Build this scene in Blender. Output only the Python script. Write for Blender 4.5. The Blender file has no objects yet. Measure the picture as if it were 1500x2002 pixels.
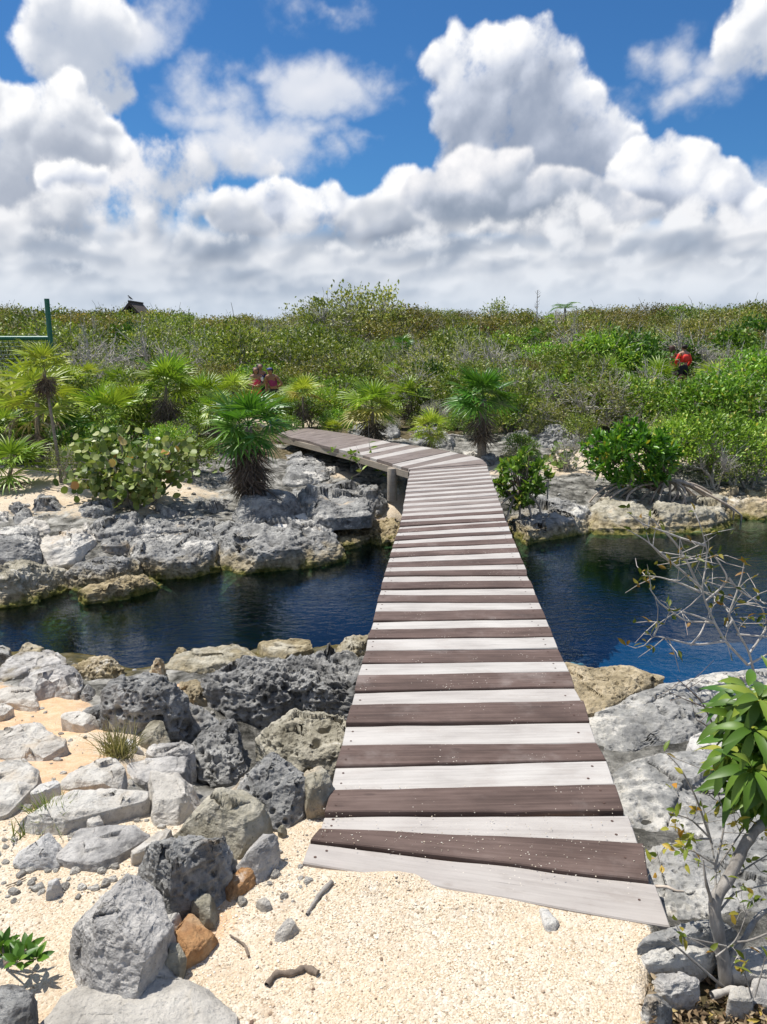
import bpy, bmesh, math, random
import numpy as np
from mathutils import Vector, Matrix, Euler, Quaternion
R = math.radians
SC = bpy.context.scene
COL = SC.collection

# ------------------------------------------------------------------ camera
EYE = Vector((0.0, 0.0, 1.65))
FPX, CX, CY = 1512.0, 750.0, 1001.0
PITCH = R(12.53)
cam_d = bpy.data.cameras.new("camera")
cam_d.sensor_fit = 'VERTICAL'
cam_d.sensor_height = 36.0
cam_d.sensor_width = 36.0
cam_d.lens = 36.0 * FPX / 2002.0
cam_d.clip_start = 0.05
cam_d.clip_end = 5000.0
cam = bpy.data.objects.new("camera", cam_d)
COL.objects.link(cam)
cam.location = EYE
cam.rotation_euler = (R(90) - PITCH, 0, 0)
SC.camera = cam

# ------------------------------------------------------------------ colour management and light path settings
SC.view_settings.view_transform = 'Standard'
SC.view_settings.look = 'None'
SC.view_settings.gamma = 1.0
SC.view_settings.use_curve_mapping = False
SC.view_settings.exposure = 0.46
SC.render.engine = 'CYCLES'
SC.cycles.max_bounces = 8
SC.cycles.diffuse_bounces = 3
SC.cycles.glossy_bounces = 3
SC.cycles.transmission_bounces = 4
SC.cycles.transparent_max_bounces = 12
SC.cycles.caustics_reflective = False
SC.cycles.caustics_refractive = False
SC.cycles.use_denoising = True

# ------------------------------------------------------------------ sun
SUN_EL, SUN_AZ = R(66), R(-62)          # azimuth measured from +Y towards +X (negative: from the left)
sun_dir = Vector((math.cos(SUN_EL) * math.sin(SUN_AZ), math.cos(SUN_EL) * math.cos(SUN_AZ), math.sin(SUN_EL)))
sun_l = bpy.data.lights.new("sun", 'SUN')
sun_l.energy = 4.2
sun_l.angle = R(0.53)
sun_l.color = (1.0, 0.965, 0.90)
sun = bpy.data.objects.new("sun", sun_l)
COL.objects.link(sun)
sun.rotation_euler = (-sun_dir).to_track_quat('-Z', 'Y').to_euler()

# ------------------------------------------------------------------ node helper
class G:
    """small expression builder over a node tree"""
    def __init__(self, nt): self.nt = nt
    def n(self, t, **kw):
        nd = self.nt.nodes.new(t)
        for k, v in kw.items(): setattr(nd, k, v)
        return nd
    def put(self, sock, v):
        if isinstance(v, bpy.types.NodeSocket): self.nt.links.new(v, sock)
        elif v is not None: sock.default_value = v
    def m(self, op, a, b=None, c=None, clamp=False):
        nd = self.n('ShaderNodeMath', operation=op, use_clamp=clamp)
        self.put(nd.inputs[0], a)
        if b is not None: self.put(nd.inputs[1], b)
        if c is not None: self.put(nd.inputs[2], c)
        return nd.outputs[0]
    def vm(self, op, a, b=None, s=None):
        nd = self.n('ShaderNodeVectorMath', operation=op)
        self.put(nd.inputs[0], a)
        if b is not None: self.put(nd.inputs[1], b)
        if s is not None: self.put(nd.inputs['Scale'], s)
        return nd.outputs['Value'] if op in ('LENGTH', 'DOT_PRODUCT', 'DISTANCE') else nd.outputs[0]
    def sep(self, v):
        nd = self.n('ShaderNodeSeparateXYZ'); self.put(nd.inputs[0], v); return nd.outputs
    def comb(self, x, y, z):
        nd = self.n('ShaderNodeCombineXYZ')
        for i, q in enumerate((x, y, z)): self.put(nd.inputs[i], q)
        return nd.outputs[0]
    def ss(self, v, a, b, o0=0.0, o1=1.0):
        nd = self.n('ShaderNodeMapRange', interpolation_type='SMOOTHSTEP')
        self.put(nd.inputs['Value'], v)
        self.put(nd.inputs['From Min'], a); self.put(nd.inputs['From Max'], b)
        self.put(nd.inputs['To Min'], o0); self.put(nd.inputs['To Max'], o1)
        return nd.outputs[0]
    def lin(self, v, a, b, o0=0.0, o1=1.0):
        nd = self.n('ShaderNodeMapRange')
        self.put(nd.inputs['Value'], v)
        self.put(nd.inputs['From Min'], a); self.put(nd.inputs['From Max'], b)
        self.put(nd.inputs['To Min'], o0); self.put(nd.inputs['To Max'], o1)
        return nd.outputs[0]
    def noise(self, v, scale, detail=4, rough=0.5, lac=2.0, dist=0.0, out=0, typ='FBM'):
        nd = self.n('ShaderNodeTexNoise', noise_dimensions='3D', noise_type=typ)
        self.put(nd.inputs['Vector'], v)
        for k, q in (('Scale', scale), ('Detail', detail), ('Roughness', rough), ('Lacunarity', lac), ('Distortion', dist)):
            self.put(nd.inputs[k], q)
        return nd.outputs[out]
    def vor(self, v, scale, detail=0, rough=0.5, feat='F1', smooth=None, rand=1.0, out='Distance'):
        nd = self.n('ShaderNodeTexVoronoi', voronoi_dimensions='3D', feature=feat)
        if detail: nd.normalize = True
        self.put(nd.inputs['Vector'], v); self.put(nd.inputs['Scale'], scale)
        if 'Detail' in nd.inputs: self.put(nd.inputs['Detail'], detail)
        if 'Roughness' in nd.inputs: self.put(nd.inputs['Roughness'], rough)
        if smooth is not None: self.put(nd.inputs['Smoothness'], smooth)
        self.put(nd.inputs['Randomness'], rand)
        return nd.outputs[out]
    def mix(self, f, a, b, blend='MIX'):
        nd = self.n('ShaderNodeMix', data_type='RGBA', blend_type=blend)
        self.put(nd.inputs[0], f)
        self.put(nd.inputs[6], a if isinstance(a, bpy.types.NodeSocket) else (*a, 1) if len(a) == 3 else a)
        self.put(nd.inputs[7], b if isinstance(b, bpy.types.NodeSocket) else (*b, 1) if len(b) == 3 else b)
        return nd.outputs[2]
    def ramp(self, f, stops, interp='LINEAR'):
        nd = self.n('ShaderNodeValToRGB'); cr = nd.color_ramp; cr.interpolation = interp
        while len(cr.elements) > 1: cr.elements.remove(cr.elements[-1])
        cr.elements[0].position = stops[0][0]; cr.elements[0].color = (*stops[0][1], 1)
        for p, c in stops[1:]:
            e = cr.elements.new(p); e.color = (*c, 1)
        self.put(nd.inputs[0], f)
        return nd.outputs[0]
    def bump(self, h, strength=0.5, dist=0.02, normal=None):
        nd = self.n('ShaderNodeBump')
        self.put(nd.inputs['Strength'], strength); self.put(nd.inputs['Distance'], dist)
        self.put(nd.inputs['Height'], h)
        if normal is not None: self.put(nd.inputs['Normal'], normal)
        return nd.outputs[0]

# ------------------------------------------------------------------ world: physical sky with cumulus clouds
world = bpy.data.worlds.new("World")
SC.world = world
world.use_nodes = True
wn = world.node_tree
wn.nodes.clear()
world.cycles.sampling_method = 'MANUAL'
world.cycles.sample_map_resolution = 256

wg = G(wn)
sky_n = wg.n('ShaderNodeTexSky', sky_type='NISHITA')
sky_n.sun_disc = False
sky_n.sun_elevation = SUN_EL
sky_n.sun_rotation = SUN_AZ
sky_n.altitude = 0
sky_n.air_density = 1.0
sky_n.dust_density = 0.3
sky_n.ozone_density = 3.0
tcw = wg.n('ShaderNodeTexCoord').outputs['Generated']
sx = wg.sep(tcw)
cl_n = wg.noise(wg.vm('MULTIPLY', tcw, (1.6, 1.6, 3.0)), 1.7, 3, 0.55)
away = wg.m('MAXIMUM', wg.ss(sx[1], 0.55, 0.2), wg.ss(sx[2], 0.55, 0.8))
cl_m = wg.m('MULTIPLY', wg.ss(cl_n, 0.46, 0.62, 0, 0.9), away)
bgn = wg.n('ShaderNodeBackground')
skyc = wg.vm('SCALE', wg.vm('MULTIPLY', sky_n.outputs[0], (0.33, 0.68, 1.0)), s=0.072)
wg.put(bgn.inputs[0], wg.mix(cl_m, skyc, (0.62, 0.64, 0.68)))
bgn.inputs[1].default_value = 1.0
wo = wg.n('ShaderNodeOutputWorld')
wn.links.new(bgn.outputs[0], wo.inputs[0])

# ------------------------------------------------------------------ geometry of the picture: rays of pixels
FWD = Vector((0, math.cos(PITCH), -math.sin(PITCH))); UPV = Vector((0, math.sin(PITCH), math.cos(PITCH)))
def ray(px, py):
    return (Vector(((px - CX) / FPX, 0, 0)) + UPV * ((CY - py) / FPX) + FWD)
def ang(px, py):
    v = ray(px, py).normalized()
    return math.atan2(v.x, v.y), math.asin(v.z)
def at(px, py, z):
    r = ray(px, py); t = (z - EYE.z) / r.z
    return EYE + r * t
def atd(px, py, d):
    r = ray(px, py); return EYE + r * (d / r.y)

# ------------------------------------------------------------------ object helpers
def tag(o, label=None, cat=None, group=None, kind=None):
    if label: o['label'] = label
    if cat: o['category'] = cat
    if group: o['group'] = group
    if kind: o['kind'] = kind
    return o
def mesh_np(name, V, F, mats=None, fmat=None, smooth=True, uv=None):
    V = np.asarray(V, dtype=np.float32); F = np.asarray(F, dtype=np.int32)
    me = bpy.data.meshes.new(name)
    k = F.shape[1]
    me.vertices.add(len(V)); me.vertices.foreach_set('co', V.ravel())
    me.loops.add(F.size); me.loops.foreach_set('vertex_index', F.ravel())
    me.polygons.add(len(F)); me.polygons.foreach_set('loop_start', np.arange(0, F.size, k, dtype=np.int32))
    me.polygons.foreach_set('use_smooth', np.full(len(F), smooth))
    for m in (mats or []): me.materials.append(m)
    if fmat is not None: me.polygons.foreach_set('material_index', np.asarray(fmat, dtype=np.int32))
    me.update(calc_edges=True)
    return me
def link(name, data, parent=None, loc=None, rot=None, scale=None):
    o = bpy.data.objects.new(name, data); COL.objects.link(o)
    if parent is not None: o.parent = parent
    if loc is not None: o.location = loc
    if rot is not None: o.rotation_euler = rot
    if scale is not None: o.scale = scale if hasattr(scale, '__len__') else (scale,) * 3
    return o
class MB:
    """collects tubes, boxes and leaves with material numbers, then becomes ONE mesh"""
    def __init__(self): self.V = []; self.Q = []; self.M = []; self.n = 0
    def add(self, V, Q, m=0):
        V = np.asarray(V, float).reshape(-1, 3); Q = np.asarray(Q, int)
        if Q.shape[1] == 3: Q = np.concatenate([Q, Q[:, 2:3]], 1)
        self.V.append(V); self.Q.append(Q + self.n); self.n += len(V)
        self.M.append(np.full(len(Q), m) if np.isscalar(m) else np.asarray(m))
    def tube(self, pts, rad, sides=6, m=0, cap=True):
        pts = np.asarray(pts, float); n = len(pts)
        rad = np.full(n, rad) if np.isscalar(rad) else np.asarray(rad, float)
        T = np.gradient(pts, axis=0); T /= np.maximum(np.linalg.norm(T, axis=1, keepdims=True), 1e-9)
        ref = np.array([0.13, 0.31, 0.94]) if abs(T[0, 2]) < 0.8 else np.array([0.9, 0.2, 0.1])
        A = np.cross(T, ref); A /= np.maximum(np.linalg.norm(A, axis=1, keepdims=True), 1e-9)
        B = np.cross(T, A)
        th = np.arange(sides) * 2 * math.pi / sides
        V = pts[:, None, :] + rad[:, None, None] * (np.cos(th)[None, :, None] * A[:, None, :] + np.sin(th)[None, :, None] * B[:, None, :])
        V = V.reshape(-1, 3)
        i = np.arange(n - 1)[:, None] * sides; j = np.arange(sides)[None, :]; j2 = (j + 1) % sides
        Q = np.stack([i + j, i + j2, i + sides + j2, i + sides + j], -1).reshape(-1, 4)
        self.add(V, Q, m)
        if cap:
            c = np.concatenate([V[-sides:], pts[-1:]], 0)
            k = np.arange(sides); self.add(c, np.stack([k, (k + 1) % sides, np.full(sides, sides)], -1), m)
    def box(self, c, s, m=0, rot=None):
        c = np.asarray(c, float); s = np.asarray(s, float) / 2
        V = np.array([[x, y, z] for z in (-1, 1) for y in (-1, 1) for x in (-1, 1)], float) * s
        if rot is not None: V = V @ np.array(rot).T
        self.add(V + c, [[0, 2, 3, 1], [4, 5, 7, 6], [0, 1, 5, 4], [2, 6, 7, 3], [1, 3, 7, 5], [0, 4, 6, 2]], m)
    def mesh(self, name, mats, smooth=True):
        V = np.concatenate(self.V); Q = np.concatenate(self.Q); M = np.concatenate(self.M)
        tri = Q[:, 2] == Q[:, 3]
        me = bpy.data.meshes.new(name)
        nq, nt = int((~tri).sum()), int(tri.sum())
        loops = np.concatenate([Q[~tri].ravel(), Q[tri][:, :3].ravel()]).astype(np.int32)
        starts = np.concatenate([np.arange(nq) * 4, nq * 4 + np.arange(nt) * 3]).astype(np.int32)
        me.vertices.add(len(V)); me.vertices.foreach_set('co', V.astype(np.float32).ravel())
        me.loops.add(len(loops)); me.loops.foreach_set('vertex_index', loops)
        me.polygons.add(nq + nt); me.polygons.foreach_set('loop_start', starts)
        me.polygons.foreach_set('material_index', np.concatenate([M[~tri], M[tri]]).astype(np.int32))
        me.polygons.foreach_set('use_smooth', np.full(nq + nt, smooth))
        for m in mats: me.materials.append(m)
        me.update(calc_edges=True)
        return me
    def build(self, name, mats, parent=None, smooth=True, **kw):
        if not isinstance(mats, (list, tuple)): mats = [mats]
        return link(name, self.mesh(name, mats, smooth), parent, **kw)

# ------------------------------------------------------------------ numpy noise
def _h(ix, iy, iz, s=0):
    n = (ix.astype(np.int64) * 374761393 + iy.astype(np.int64) * 668265263 + iz.astype(np.int64) * 2147483647 + s * 1274126177) & 0xffffffff
    n = ((n ^ (n >> 13)) * 1274126177) & 0xffffffff
    n = ((n ^ (n >> 16)) * 2246822519) & 0xffffffff
    return ((n ^ (n >> 15)) & 0xffffff) / float(0xffffff)
def vnoise(P, s=0):
    i = np.floor(P).astype(np.int64); f = P - i; f = f * f * f * (f * (f * 6 - 15) + 10)
    r = 0
    for a in (0, 1):
        for b in (0, 1):
            for c in (0, 1):
                w = (f[:, 0] if a else 1 - f[:, 0]) * (f[:, 1] if b else 1 - f[:, 1]) * (f[:, 2] if c else 1 - f[:, 2])
                r = r + w * _h(i[:, 0] + a, i[:, 1] + b, i[:, 2] + c, s)
    return r * 2 - 1
def fbm(P, oct=4, s=0, gain=0.5, ridged=False):
    r = 0; a = 1.0; t = 0
    for k in range(oct):
        v = vnoise(P * (2.03 ** k) + k * 17.7, s + k)
        if ridged: v = 1 - 2 * np.abs(v)
        r = r + a * v; t += a; a *= gain
    return r / t
def worley(P, s=0):
    """-> F1, F2, vector to the nearest cell, a random value per cell"""
    i = np.floor(P).astype(np.int64)
    F1 = np.full(len(P), 9.0); F2 = np.full(len(P), 9.0); VV = np.zeros_like(P); RR = np.zeros((len(P), 3))
    for a in (-1, 0, 1):
        for b in (-1, 0, 1):
            for c in (-1, 0, 1):
                x, y, z = i[:, 0] + a, i[:, 1] + b, i[:, 2] + c
                r = np.stack([_h(x, y, z, s), _h(x, y, z, s + 1), _h(x, y, z, s + 2)], 1)
                v = P - (np.stack([x, y, z], 1) + r)
                d = np.linalg.norm(v, axis=1)
                nb = d < F1
                F2 = np.where(nb, F1, np.minimum(F2, d)); F1 = np.where(nb, d, F1)
                VV[nb] = v[nb]; RR[nb] = r[nb]
    return F1, F2, VV, RR
def sstep(x, a, b):
    t = np.clip((x - a) / (b - a), 0, 1); return t * t * (3 - 2 * t)

# ------------------------------------------------------------------ sky: cloud backdrop standing 2.6 km away
def new_mat(name):
    m = bpy.data.materials.new(name); m.use_nodes = True
    m.node_tree.nodes.clear()
    g = G(m.node_tree)
    out = g.n('ShaderNodeOutputMaterial')
    return m, g, out
# ------------------------------------------------------------------ cumulus clouds: puffs piled up, lit from the sun's side
# the canvas is a patch of the sky in azimuth and elevation; its unit is FPX per radian
def make_clouds():
    rs = np.random.RandomState(11)
    A0, A1, E0, E1 = -0.72, 0.72, -0.03, 0.47        # azimuth and elevation range in radians
    ST = 1.0 / FPX * 1.45                             # step in radians
    nx, ny = int((A1 - A0) / ST), int((E1 - E0) / ST)
    K = ST * FPX                                      # units per cell
    def gx(a): return (a - A0) / ST
    def gy(e): return (e - E0) / ST
    fx = np.fft.fftfreq(nx)[None, :]; fy = np.fft.fftfreq(ny)[:, None]
    def fnoise(beta, seed, lo=0.0, aniso=1.0, hi=9.0):
        r = np.random.RandomState(seed)
        f = np.sqrt((fx / aniso) ** 2 + fy ** 2); f[0, 0] = 1
        s = np.fft.fft2(r.randn(ny, nx)) * f ** (-beta)
        s[f < lo] = 0; s[f > hi] = 0; s[0, 0] = 0
        o = np.real(np.fft.ifft2(s)); return o / o.std()
    def blur(a, s, sx=None):
        pad = int(3 * s) + 2
        b = np.pad(a, pad, mode='edge')
        gy_ = np.fft.fftfreq(b.shape[0])[:, None]; gx_ = np.fft.fftfreq(b.shape[1])[None, :]
        k = np.exp(-2 * (math.pi ** 2) * ((gy_ * s) ** 2 + (gx_ * (sx or s)) ** 2))
        o = np.real(np.fft.ifft2(np.fft.fft2(b) * k)); return o[pad:-pad, pad:-pad]
    def sample(a, X, Y):
        X = np.clip(X, 0, nx - 1.001); Y = np.clip(Y, 0, ny - 1.001)
        x0 = X.astype(int); y0 = Y.astype(int); u = X - x0; v = Y - y0
        return (a[y0, x0] * (1 - u) + a[y0, x0 + 1] * u) * (1 - v) + (a[y0 + 1, x0] * (1 - u) + a[y0 + 1, x0 + 1] * u) * v
    JX, JY = np.meshgrid(np.arange(nx, dtype=float), np.arange(ny, dtype=float))
    def ss(x, a, b):
        t = np.clip((x - a) / (b - a), 0, 1); return t * t * (3 - 2 * t)
    Hh = None
    def splat(H, x, y, r, z, sq=1.0):
        x0, x1 = max(0, int(x - r)), min(nx, int(x + r) + 2); y0, y1 = max(0, int(y - r * sq)), min(ny, int(y + r * sq) + 2)
        if x0 >= x1 or y0 >= y1: return
        xx = np.arange(x0, x1)[None, :] - x; yy = (np.arange(y0, y1)[:, None] - y) / sq
        q = r * r - xx * xx - yy * yy
        h = np.where(q > 0, z + np.sqrt(np.maximum(q, 0)), -1e3)
        np.maximum(H[y0:y1, x0:x1], h, out=H[y0:y1, x0:x1])
    W1 = fnoise(1.9, 5, 0.004); W2 = fnoise(1.9, 6, 0.004); N1 = fnoise(1.5, 7, 0.01); N2 = fnoise(1.15, 8, 0.02); N3 = fnoise(1.5, 9, 0.01); L1 = fnoise(2.2, 10, 0.003, 1.3); L2 = fnoise(1.9, 12, 0.008, 1.4)
    def cloudlayer(blobs, detail=1.0, small=5.0, sq=1.0, warp=3.0, base=None, edge=6.0, seed=0, soft=1.0, fray=5.0, dark=()):
        """-> alpha, brightness (0..1)"""
        r0 = np.random.RandomState(seed)
        H = np.full((ny, nx), -1e3)
        for (px, py, rx, ry) in blobs:
            a, e = ang(px, py + (20 if base is None else 0)); cx, cy = gx(a), gy(e); rx *= 0.88 / K; ry *= 0.84 / K
            R0 = min(rx, ry)
            # three generations of puffs: large, medium, small
            for gen, (cnt, rr) in enumerate(((10, 0.62), (46, 0.34), (230, 0.17), (500, 0.085))):
                cnt = int(cnt * detail * max(1.0, (rx * ry) / (R0 * R0)) ** 0.9)
                if R0 * rr * K < small: continue
                t = r0.rand(cnt) * 2 * math.pi
                q = r0.rand(cnt) ** 0.42 * (1.0 - rr * 0.42)
                ux, uy = np.cos(t) * q, np.sin(t) * q
                zz = np.sqrt(np.maximum(0, 1 - q * q)) * R0 * 0.55
                rad = R0 * rr * (0.6 + 0.7 * r0.rand(cnt))
                for k in range(cnt):
                    if base is not None and uy[k] < -0.45 and gen > 1 and r0.rand() < 0.5: continue
                    yk = cy + uy[k] * ry
                    splat(H, cx + ux[k] * rx, yk, rad[k], zz[k] + rad[k] * 0.25 * r0.randn(), sq)
        X = JX + W1 * warp * 1.7 + N1 * 1.5; Y = JY + W2 * warp * 1.5 + N3 * 1.5
        M = (H > -500).astype(float)
        Hs = np.where(H > -500, H, 0.0)
        Hs = sample(Hs, X, Y); M = sample(M, X, Y)
        M2 = blur(M, edge / K)
        alpha = ss(M2 + L2 * 0.075 * fray / 5 + N1 * 0.035 * fray / 5, 0.22, 0.22 + 0.55 * soft) * ss(M2, 0.03, 0.16)
        h1 = blur(Hs, 3.4 / K); h4 = blur(Hs, 7.0 / K); h2 = blur(Hs, 13.0 / K); h3 = blur(Hs, 34.0 / K)
        gyy, gxx = np.gradient(h1); g2y, g2x = np.gradient(h2)
        def lam(gx_, gy_, nz=1.0):
            n = np.sqrt(gx_ ** 2 + gy_ ** 2 + nz * nz)
            return (-gx_ * -0.42 + -gy_ * 0.86 + nz * 0.30) / n
        g4y, g4x = np.gradient(h4)
        L = 0.26 * lam(gxx, gyy, 1.0) + 0.32 * lam(g4x, g4y, 0.7) + 0.42 * lam(g2x, g2y, 0.45)
        occ = np.clip((h1 - h2) / 9.0, -1, 1)
        big = np.clip((h1 - h3) / 30.0, -1, 1)
        # what stands above a point towards the sun shades it
        up = np.zeros_like(M); acc = np.zeros(nx)
        for j in range(ny - 1, -1, -1):
            up[j] = acc; acc = acc * 0.985 + M[j] * 0.015
            acc = np.roll(acc, 0)
        up = blur(up, 14.0 / K)
        B = 0.51 + 0.44 * L + 0.07 * occ + 0.16 * big - 0.50 * ss(up, 0.22, 0.85) + 0.030 * N1 + 0.085 * L1 * (0.3 + ss(up, 0.05, 0.5)) + 0.045 * L2
        B = B + 0.30 * ss(M2, 0.95, 0.55) * ss(up, 0.6, 0.05)
        for (px, py, rx, ry, k) in dark:
            a, e = ang(px, py)
            d = ((X + W1 * 3 - gx(a)) * K / rx) ** 2 + ((Y + W2 * 3 - gy(e)) * K / ry) ** 2
            B = B - k * np.exp(-d * 1.2)
        B = np.where(B < 0.3, 0.3 * np.exp(np.minimum(B - 0.3, 0) / 0.3), B) + 0.02 * L2
        return alpha, np.clip(B, 0, 1.15)
    img = np.zeros((ny, nx, 4))
    def over(alpha, B, shade, mid, lit):
        t = np.clip(B, 0, 1.15)[..., None]
        s, m, l = (np.array(q, float) for q in (shade, mid, lit))
        c = np.where(t < 0.5, s + (m - s) * (t / 0.5), m + (l - m) * ((t - 0.5) / 0.5))
        al = alpha[..., None]
        oa = img[..., 3:4]
        na = al + oa * (1 - al)
        img[..., :3] = (c * al + img[..., :3] * oa * (1 - al)) / np.maximum(na, 1e-5)
        img[..., 3:4] = na
    EL = (E0 + JY * ST)
    # thin torn clouds: noise inside soft ellipses
    def wisps(blobs, dens, seed):
        F = np.full((ny, nx), -9.0)
        wx = JX + W1 * 9; wy = JY + W2 * 8
        for (px, py, rx, ry) in blobs:
            a, e = ang(px, py)
            d = np.sqrt(((wx - gx(a)) * K / rx) ** 2 + ((wy - gy(e)) * K / ry) ** 2)
            F = np.maximum(F, (1 - d) * min(rx, ry) / 45.0)
        n = fnoise(2.1, seed, 0.005, 0.7)
        n2 = fnoise(1.6, seed + 1, 0.015, 0.8)
        f = F + 0.26 * n + 0.06 * n2
        al = ss(f, -0.30, 0.95) * dens * ss(F, -0.9, 0.1)
        sh = blur(f, 3) - np.roll(blur(f, 3), (-9, 3), (0, 1))
        return al, 0.72 + 0.28 * sh + 0.1 * f
    LT = (1.08, 1.08, 1.09); MD = (0.66, 0.71, 0.82); SH = (0.31, 0.37, 0.49)
    a_, b_ = wisps([(440, 195, 125, 50), (350, 230, 80, 42), (520, 150, 80, 34), (640, 180, 140, 52), (450, 240, 130, 50), (575, 215, 70, 30), (735, 150, 60, 34),
                    (625, 270, 50, 22), (655, 300, 30, 26), (720, 280, 60, 20), (1283, 138, 48, 34), (1340, 180, 60, 24), (1290, 205, 50, 20), (1400, 140, 60, 24),
                    (270, 30, 80, 50), (180, 20, 60, 40), (630, 6, 60, 16), (520, 270, 110, 45), (420, 290, 120, 40), (1495, 350, 40, 30), (1185, 210, 60, 30), (310, 20, 50, 30)], 0.88, 21)
    over(a_, b_, (0.45, 0.53, 0.68), (0.66, 0.72, 0.83), (0.93, 0.94, 0.98))
    a_, b_ = cloudlayer([(150, 60, 98, 92), (90, 50, 46, 50), (205, 100, 50, 52), (1490, 60, 60, 60), (1530, 20, 90, 80), (1450, 110, 50, 30)], 0.8, 7, warp=5, seed=1, edge=9, fray=9, soft=1.3)
    over(a_, b_, (0.52, 0.58, 0.69), (0.72, 0.76, 0.84), LT)
    a_, b_ = cloudlayer([(40, 240, 120, 80), (120, 215, 80, 55), (165, 265, 60, 42), (20, 330, 160, 100), (-140, 280, 180, 160), (-330, 200, 150, 160)], 0.8, 7, warp=5, seed=2, edge=8, fray=8, soft=1.2)
    over(a_, b_, (0.40, 0.45, 0.55), (0.66, 0.70, 0.78), LT)
    # the grey veil behind the towers
    a_, b_ = cloudlayer([(290, 345, 120, 60), (480, 295, 110, 38), (250, 370, 140, 70), (350, 310, 110, 40)], 0.7, 8, warp=6, seed=3, edge=14, fray=12, soft=1.7)
    over(a_, b_, (0.50, 0.56, 0.67), (0.68, 0.72, 0.80), (0.90, 0.91, 0.95))
    a_, b_ = cloudlayer([(895, 108, 55, 58), (1000, 105, 95, 72), (950, 190, 118, 95), (1060, 120, 60, 70), (1085, 205, 80, 95), (935, 280, 78, 60),
                         (1050, 290, 150, 100), (1165, 270, 80, 78), (1230, 340, 110, 70)], 1.0, 5, warp=4.2, seed=4, edge=8, soft=1.25, fray=9,
        dark=[(985, 225, 85, 60, 0.34), (1120, 330, 90, 90, 0.24), (1000, 130, 60, 40, 0.10)])
    over(a_, b_, SH, MD, LT)
    a_, b_ = cloudlayer([(1320, 300, 88, 44), (1260, 315, 60, 45), (1350, 350, 120, 60), (1450, 420, 110, 60), (1700, 420, 200, 90), (120, 335, 30, 22), (160, 328, 34, 22), (1500, 400, 40, 40)], 1.0, 5, warp=4, seed=5, edge=7, soft=1.2, fray=8)
    over(a_, b_, SH, MD, LT)
    a_, b_ = cloudlayer([(560, 385, 95, 48), (615, 375, 46, 42), (490, 400, 60, 38), (700, 410, 80, 36), (800, 375, 66, 62), (760, 400, 70, 40), (840, 345, 40, 34)], 1.0, 5, warp=4, seed=6, edge=7, soft=1.2, fray=8)
    over(a_, b_, SH, MD, LT)
    a_, b_ = cloudlayer([(940, 320, 88, 56), (900, 370, 130, 60), (1030, 385, 130, 55), (1160, 400, 130, 60)], 0.9, 6, warp=4, seed=7, edge=7, soft=1.2,
        dark=[(1000, 425, 190, 34, 0.34), (1150, 385, 110, 45, 0.30), (860, 375, 60, 40, 0.15), (960, 290, 70, 28, -0.16)])
    over(a_, b_, (0.27, 0.33, 0.43), (0.55, 0.60, 0.70), (0.93, 0.93, 0.96))
    # the layered bank down to the horizon: rows of flatter clouds, paler and bluer the farther they are
    rr = np.random.RandomState(77)
    rows = [(440, 70, 46, 1.0, 26), (478, 60, 34, 0.75, 30), (512, 52, 25, 0.6, 34), (540, 46, 19, 0.5, 38), (566, 40, 14, 0.42, 44), (590, 34, 11, 0.36, 50), (612, 30, 10, 0.32, 50)]
    for i, (py, rx, ry, sq, cnt) in enumerate(rows):
        bl = []
        for k in range(cnt):
            x = -420 + 2340 * (k + rr.rand() * 0.9) / cnt
            bl.append((x, py + rr.randn() * ry * 0.40, rx * (0.8 + 1.0 * rr.rand()), ry * (0.55 + 0.7 * rr.rand())))
        a_, b_ = cloudlayer(bl, 0.22, 4, sq=sq, warp=4.5, seed=20 + i, edge=9, soft=1.7, fray=9)
        hz = i / (len(rows) - 1.0)
        e = ang(750, py)[1]
        fill = ss(EL, e + 0.012, e - 0.02)
        b_ = 0.47 + (b_ - 0.42) * (1.1 - 0.15 * hz) + 0.17 * fnoise(2.3, 60 + i, 0.002, 0.45) + 0.05 * fnoise(1.8, 80 + i, 0.008, 0.6)
        b_ = 0.35 * b_ + 0.65 * blur(b_, 3.2 / K, 6.0 / K)
        lerp = lambda p, q: tuple(np.array(p) * (1 - hz) + np.array(q) * hz)
        over(np.maximum(a_ * (0.9 - 0.25 * hz), fill * 0.9), np.clip(b_, 0, 1.1), lerp((0.30, 0.35, 0.44), (0.27, 0.36, 0.50)), lerp((0.50, 0.55, 0.64), (0.36, 0.46, 0.60)), lerp((0.92, 0.93, 0.96), (0.58, 0.67, 0.79)))
    return A0, E0, ST, nx, ny, img

A0, E0, ST, cnx, cny, cimg = make_clouds()
aa = A0 + np.arange(cnx) * ST; ee = E0 + np.arange(cny) * ST
AA, EE = np.meshgrid(aa, ee); RAD = 2600.0
Vc = np.stack([RAD * np.cos(EE) * np.sin(AA), RAD * np.cos(EE) * np.cos(AA), RAD * np.sin(EE)], -1).reshape(-1, 3)
jj, ii = np.meshgrid(np.arange(cny - 1), np.arange(cnx - 1), indexing='ij'); k0 = (jj * cnx + ii).ravel()
Fc = np.stack([k0, k0 + 1, k0 + cnx + 1, k0 + cnx], -1)
fade = np.clip((E0 + (cny - 1) * ST - EE) / 0.03, 0, 1) * np.clip((0.72 - np.abs(AA)) / 0.06, 0, 1)
cimg[..., 3] *= fade
m_cloud, g, out = new_mat('cloud_light')
at_ = g.n('ShaderNodeAttribute', attribute_name='cloud')
em = g.n('ShaderNodeEmission'); g.put(em.inputs[0], at_.outputs[0]); em.inputs[1].default_value = 0.70
tr = g.n('ShaderNodeBsdfTransparent'); mx = g.n('ShaderNodeMixShader')
g.put(mx.inputs[0], at_.outputs['Alpha']); g.put(mx.inputs[1], tr.outputs[0]); g.put(mx.inputs[2], em.outputs[0]); g.put(out.inputs[0], mx.outputs[0])
m_cloud.cycles.emission_sampling = 'NONE'
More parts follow.
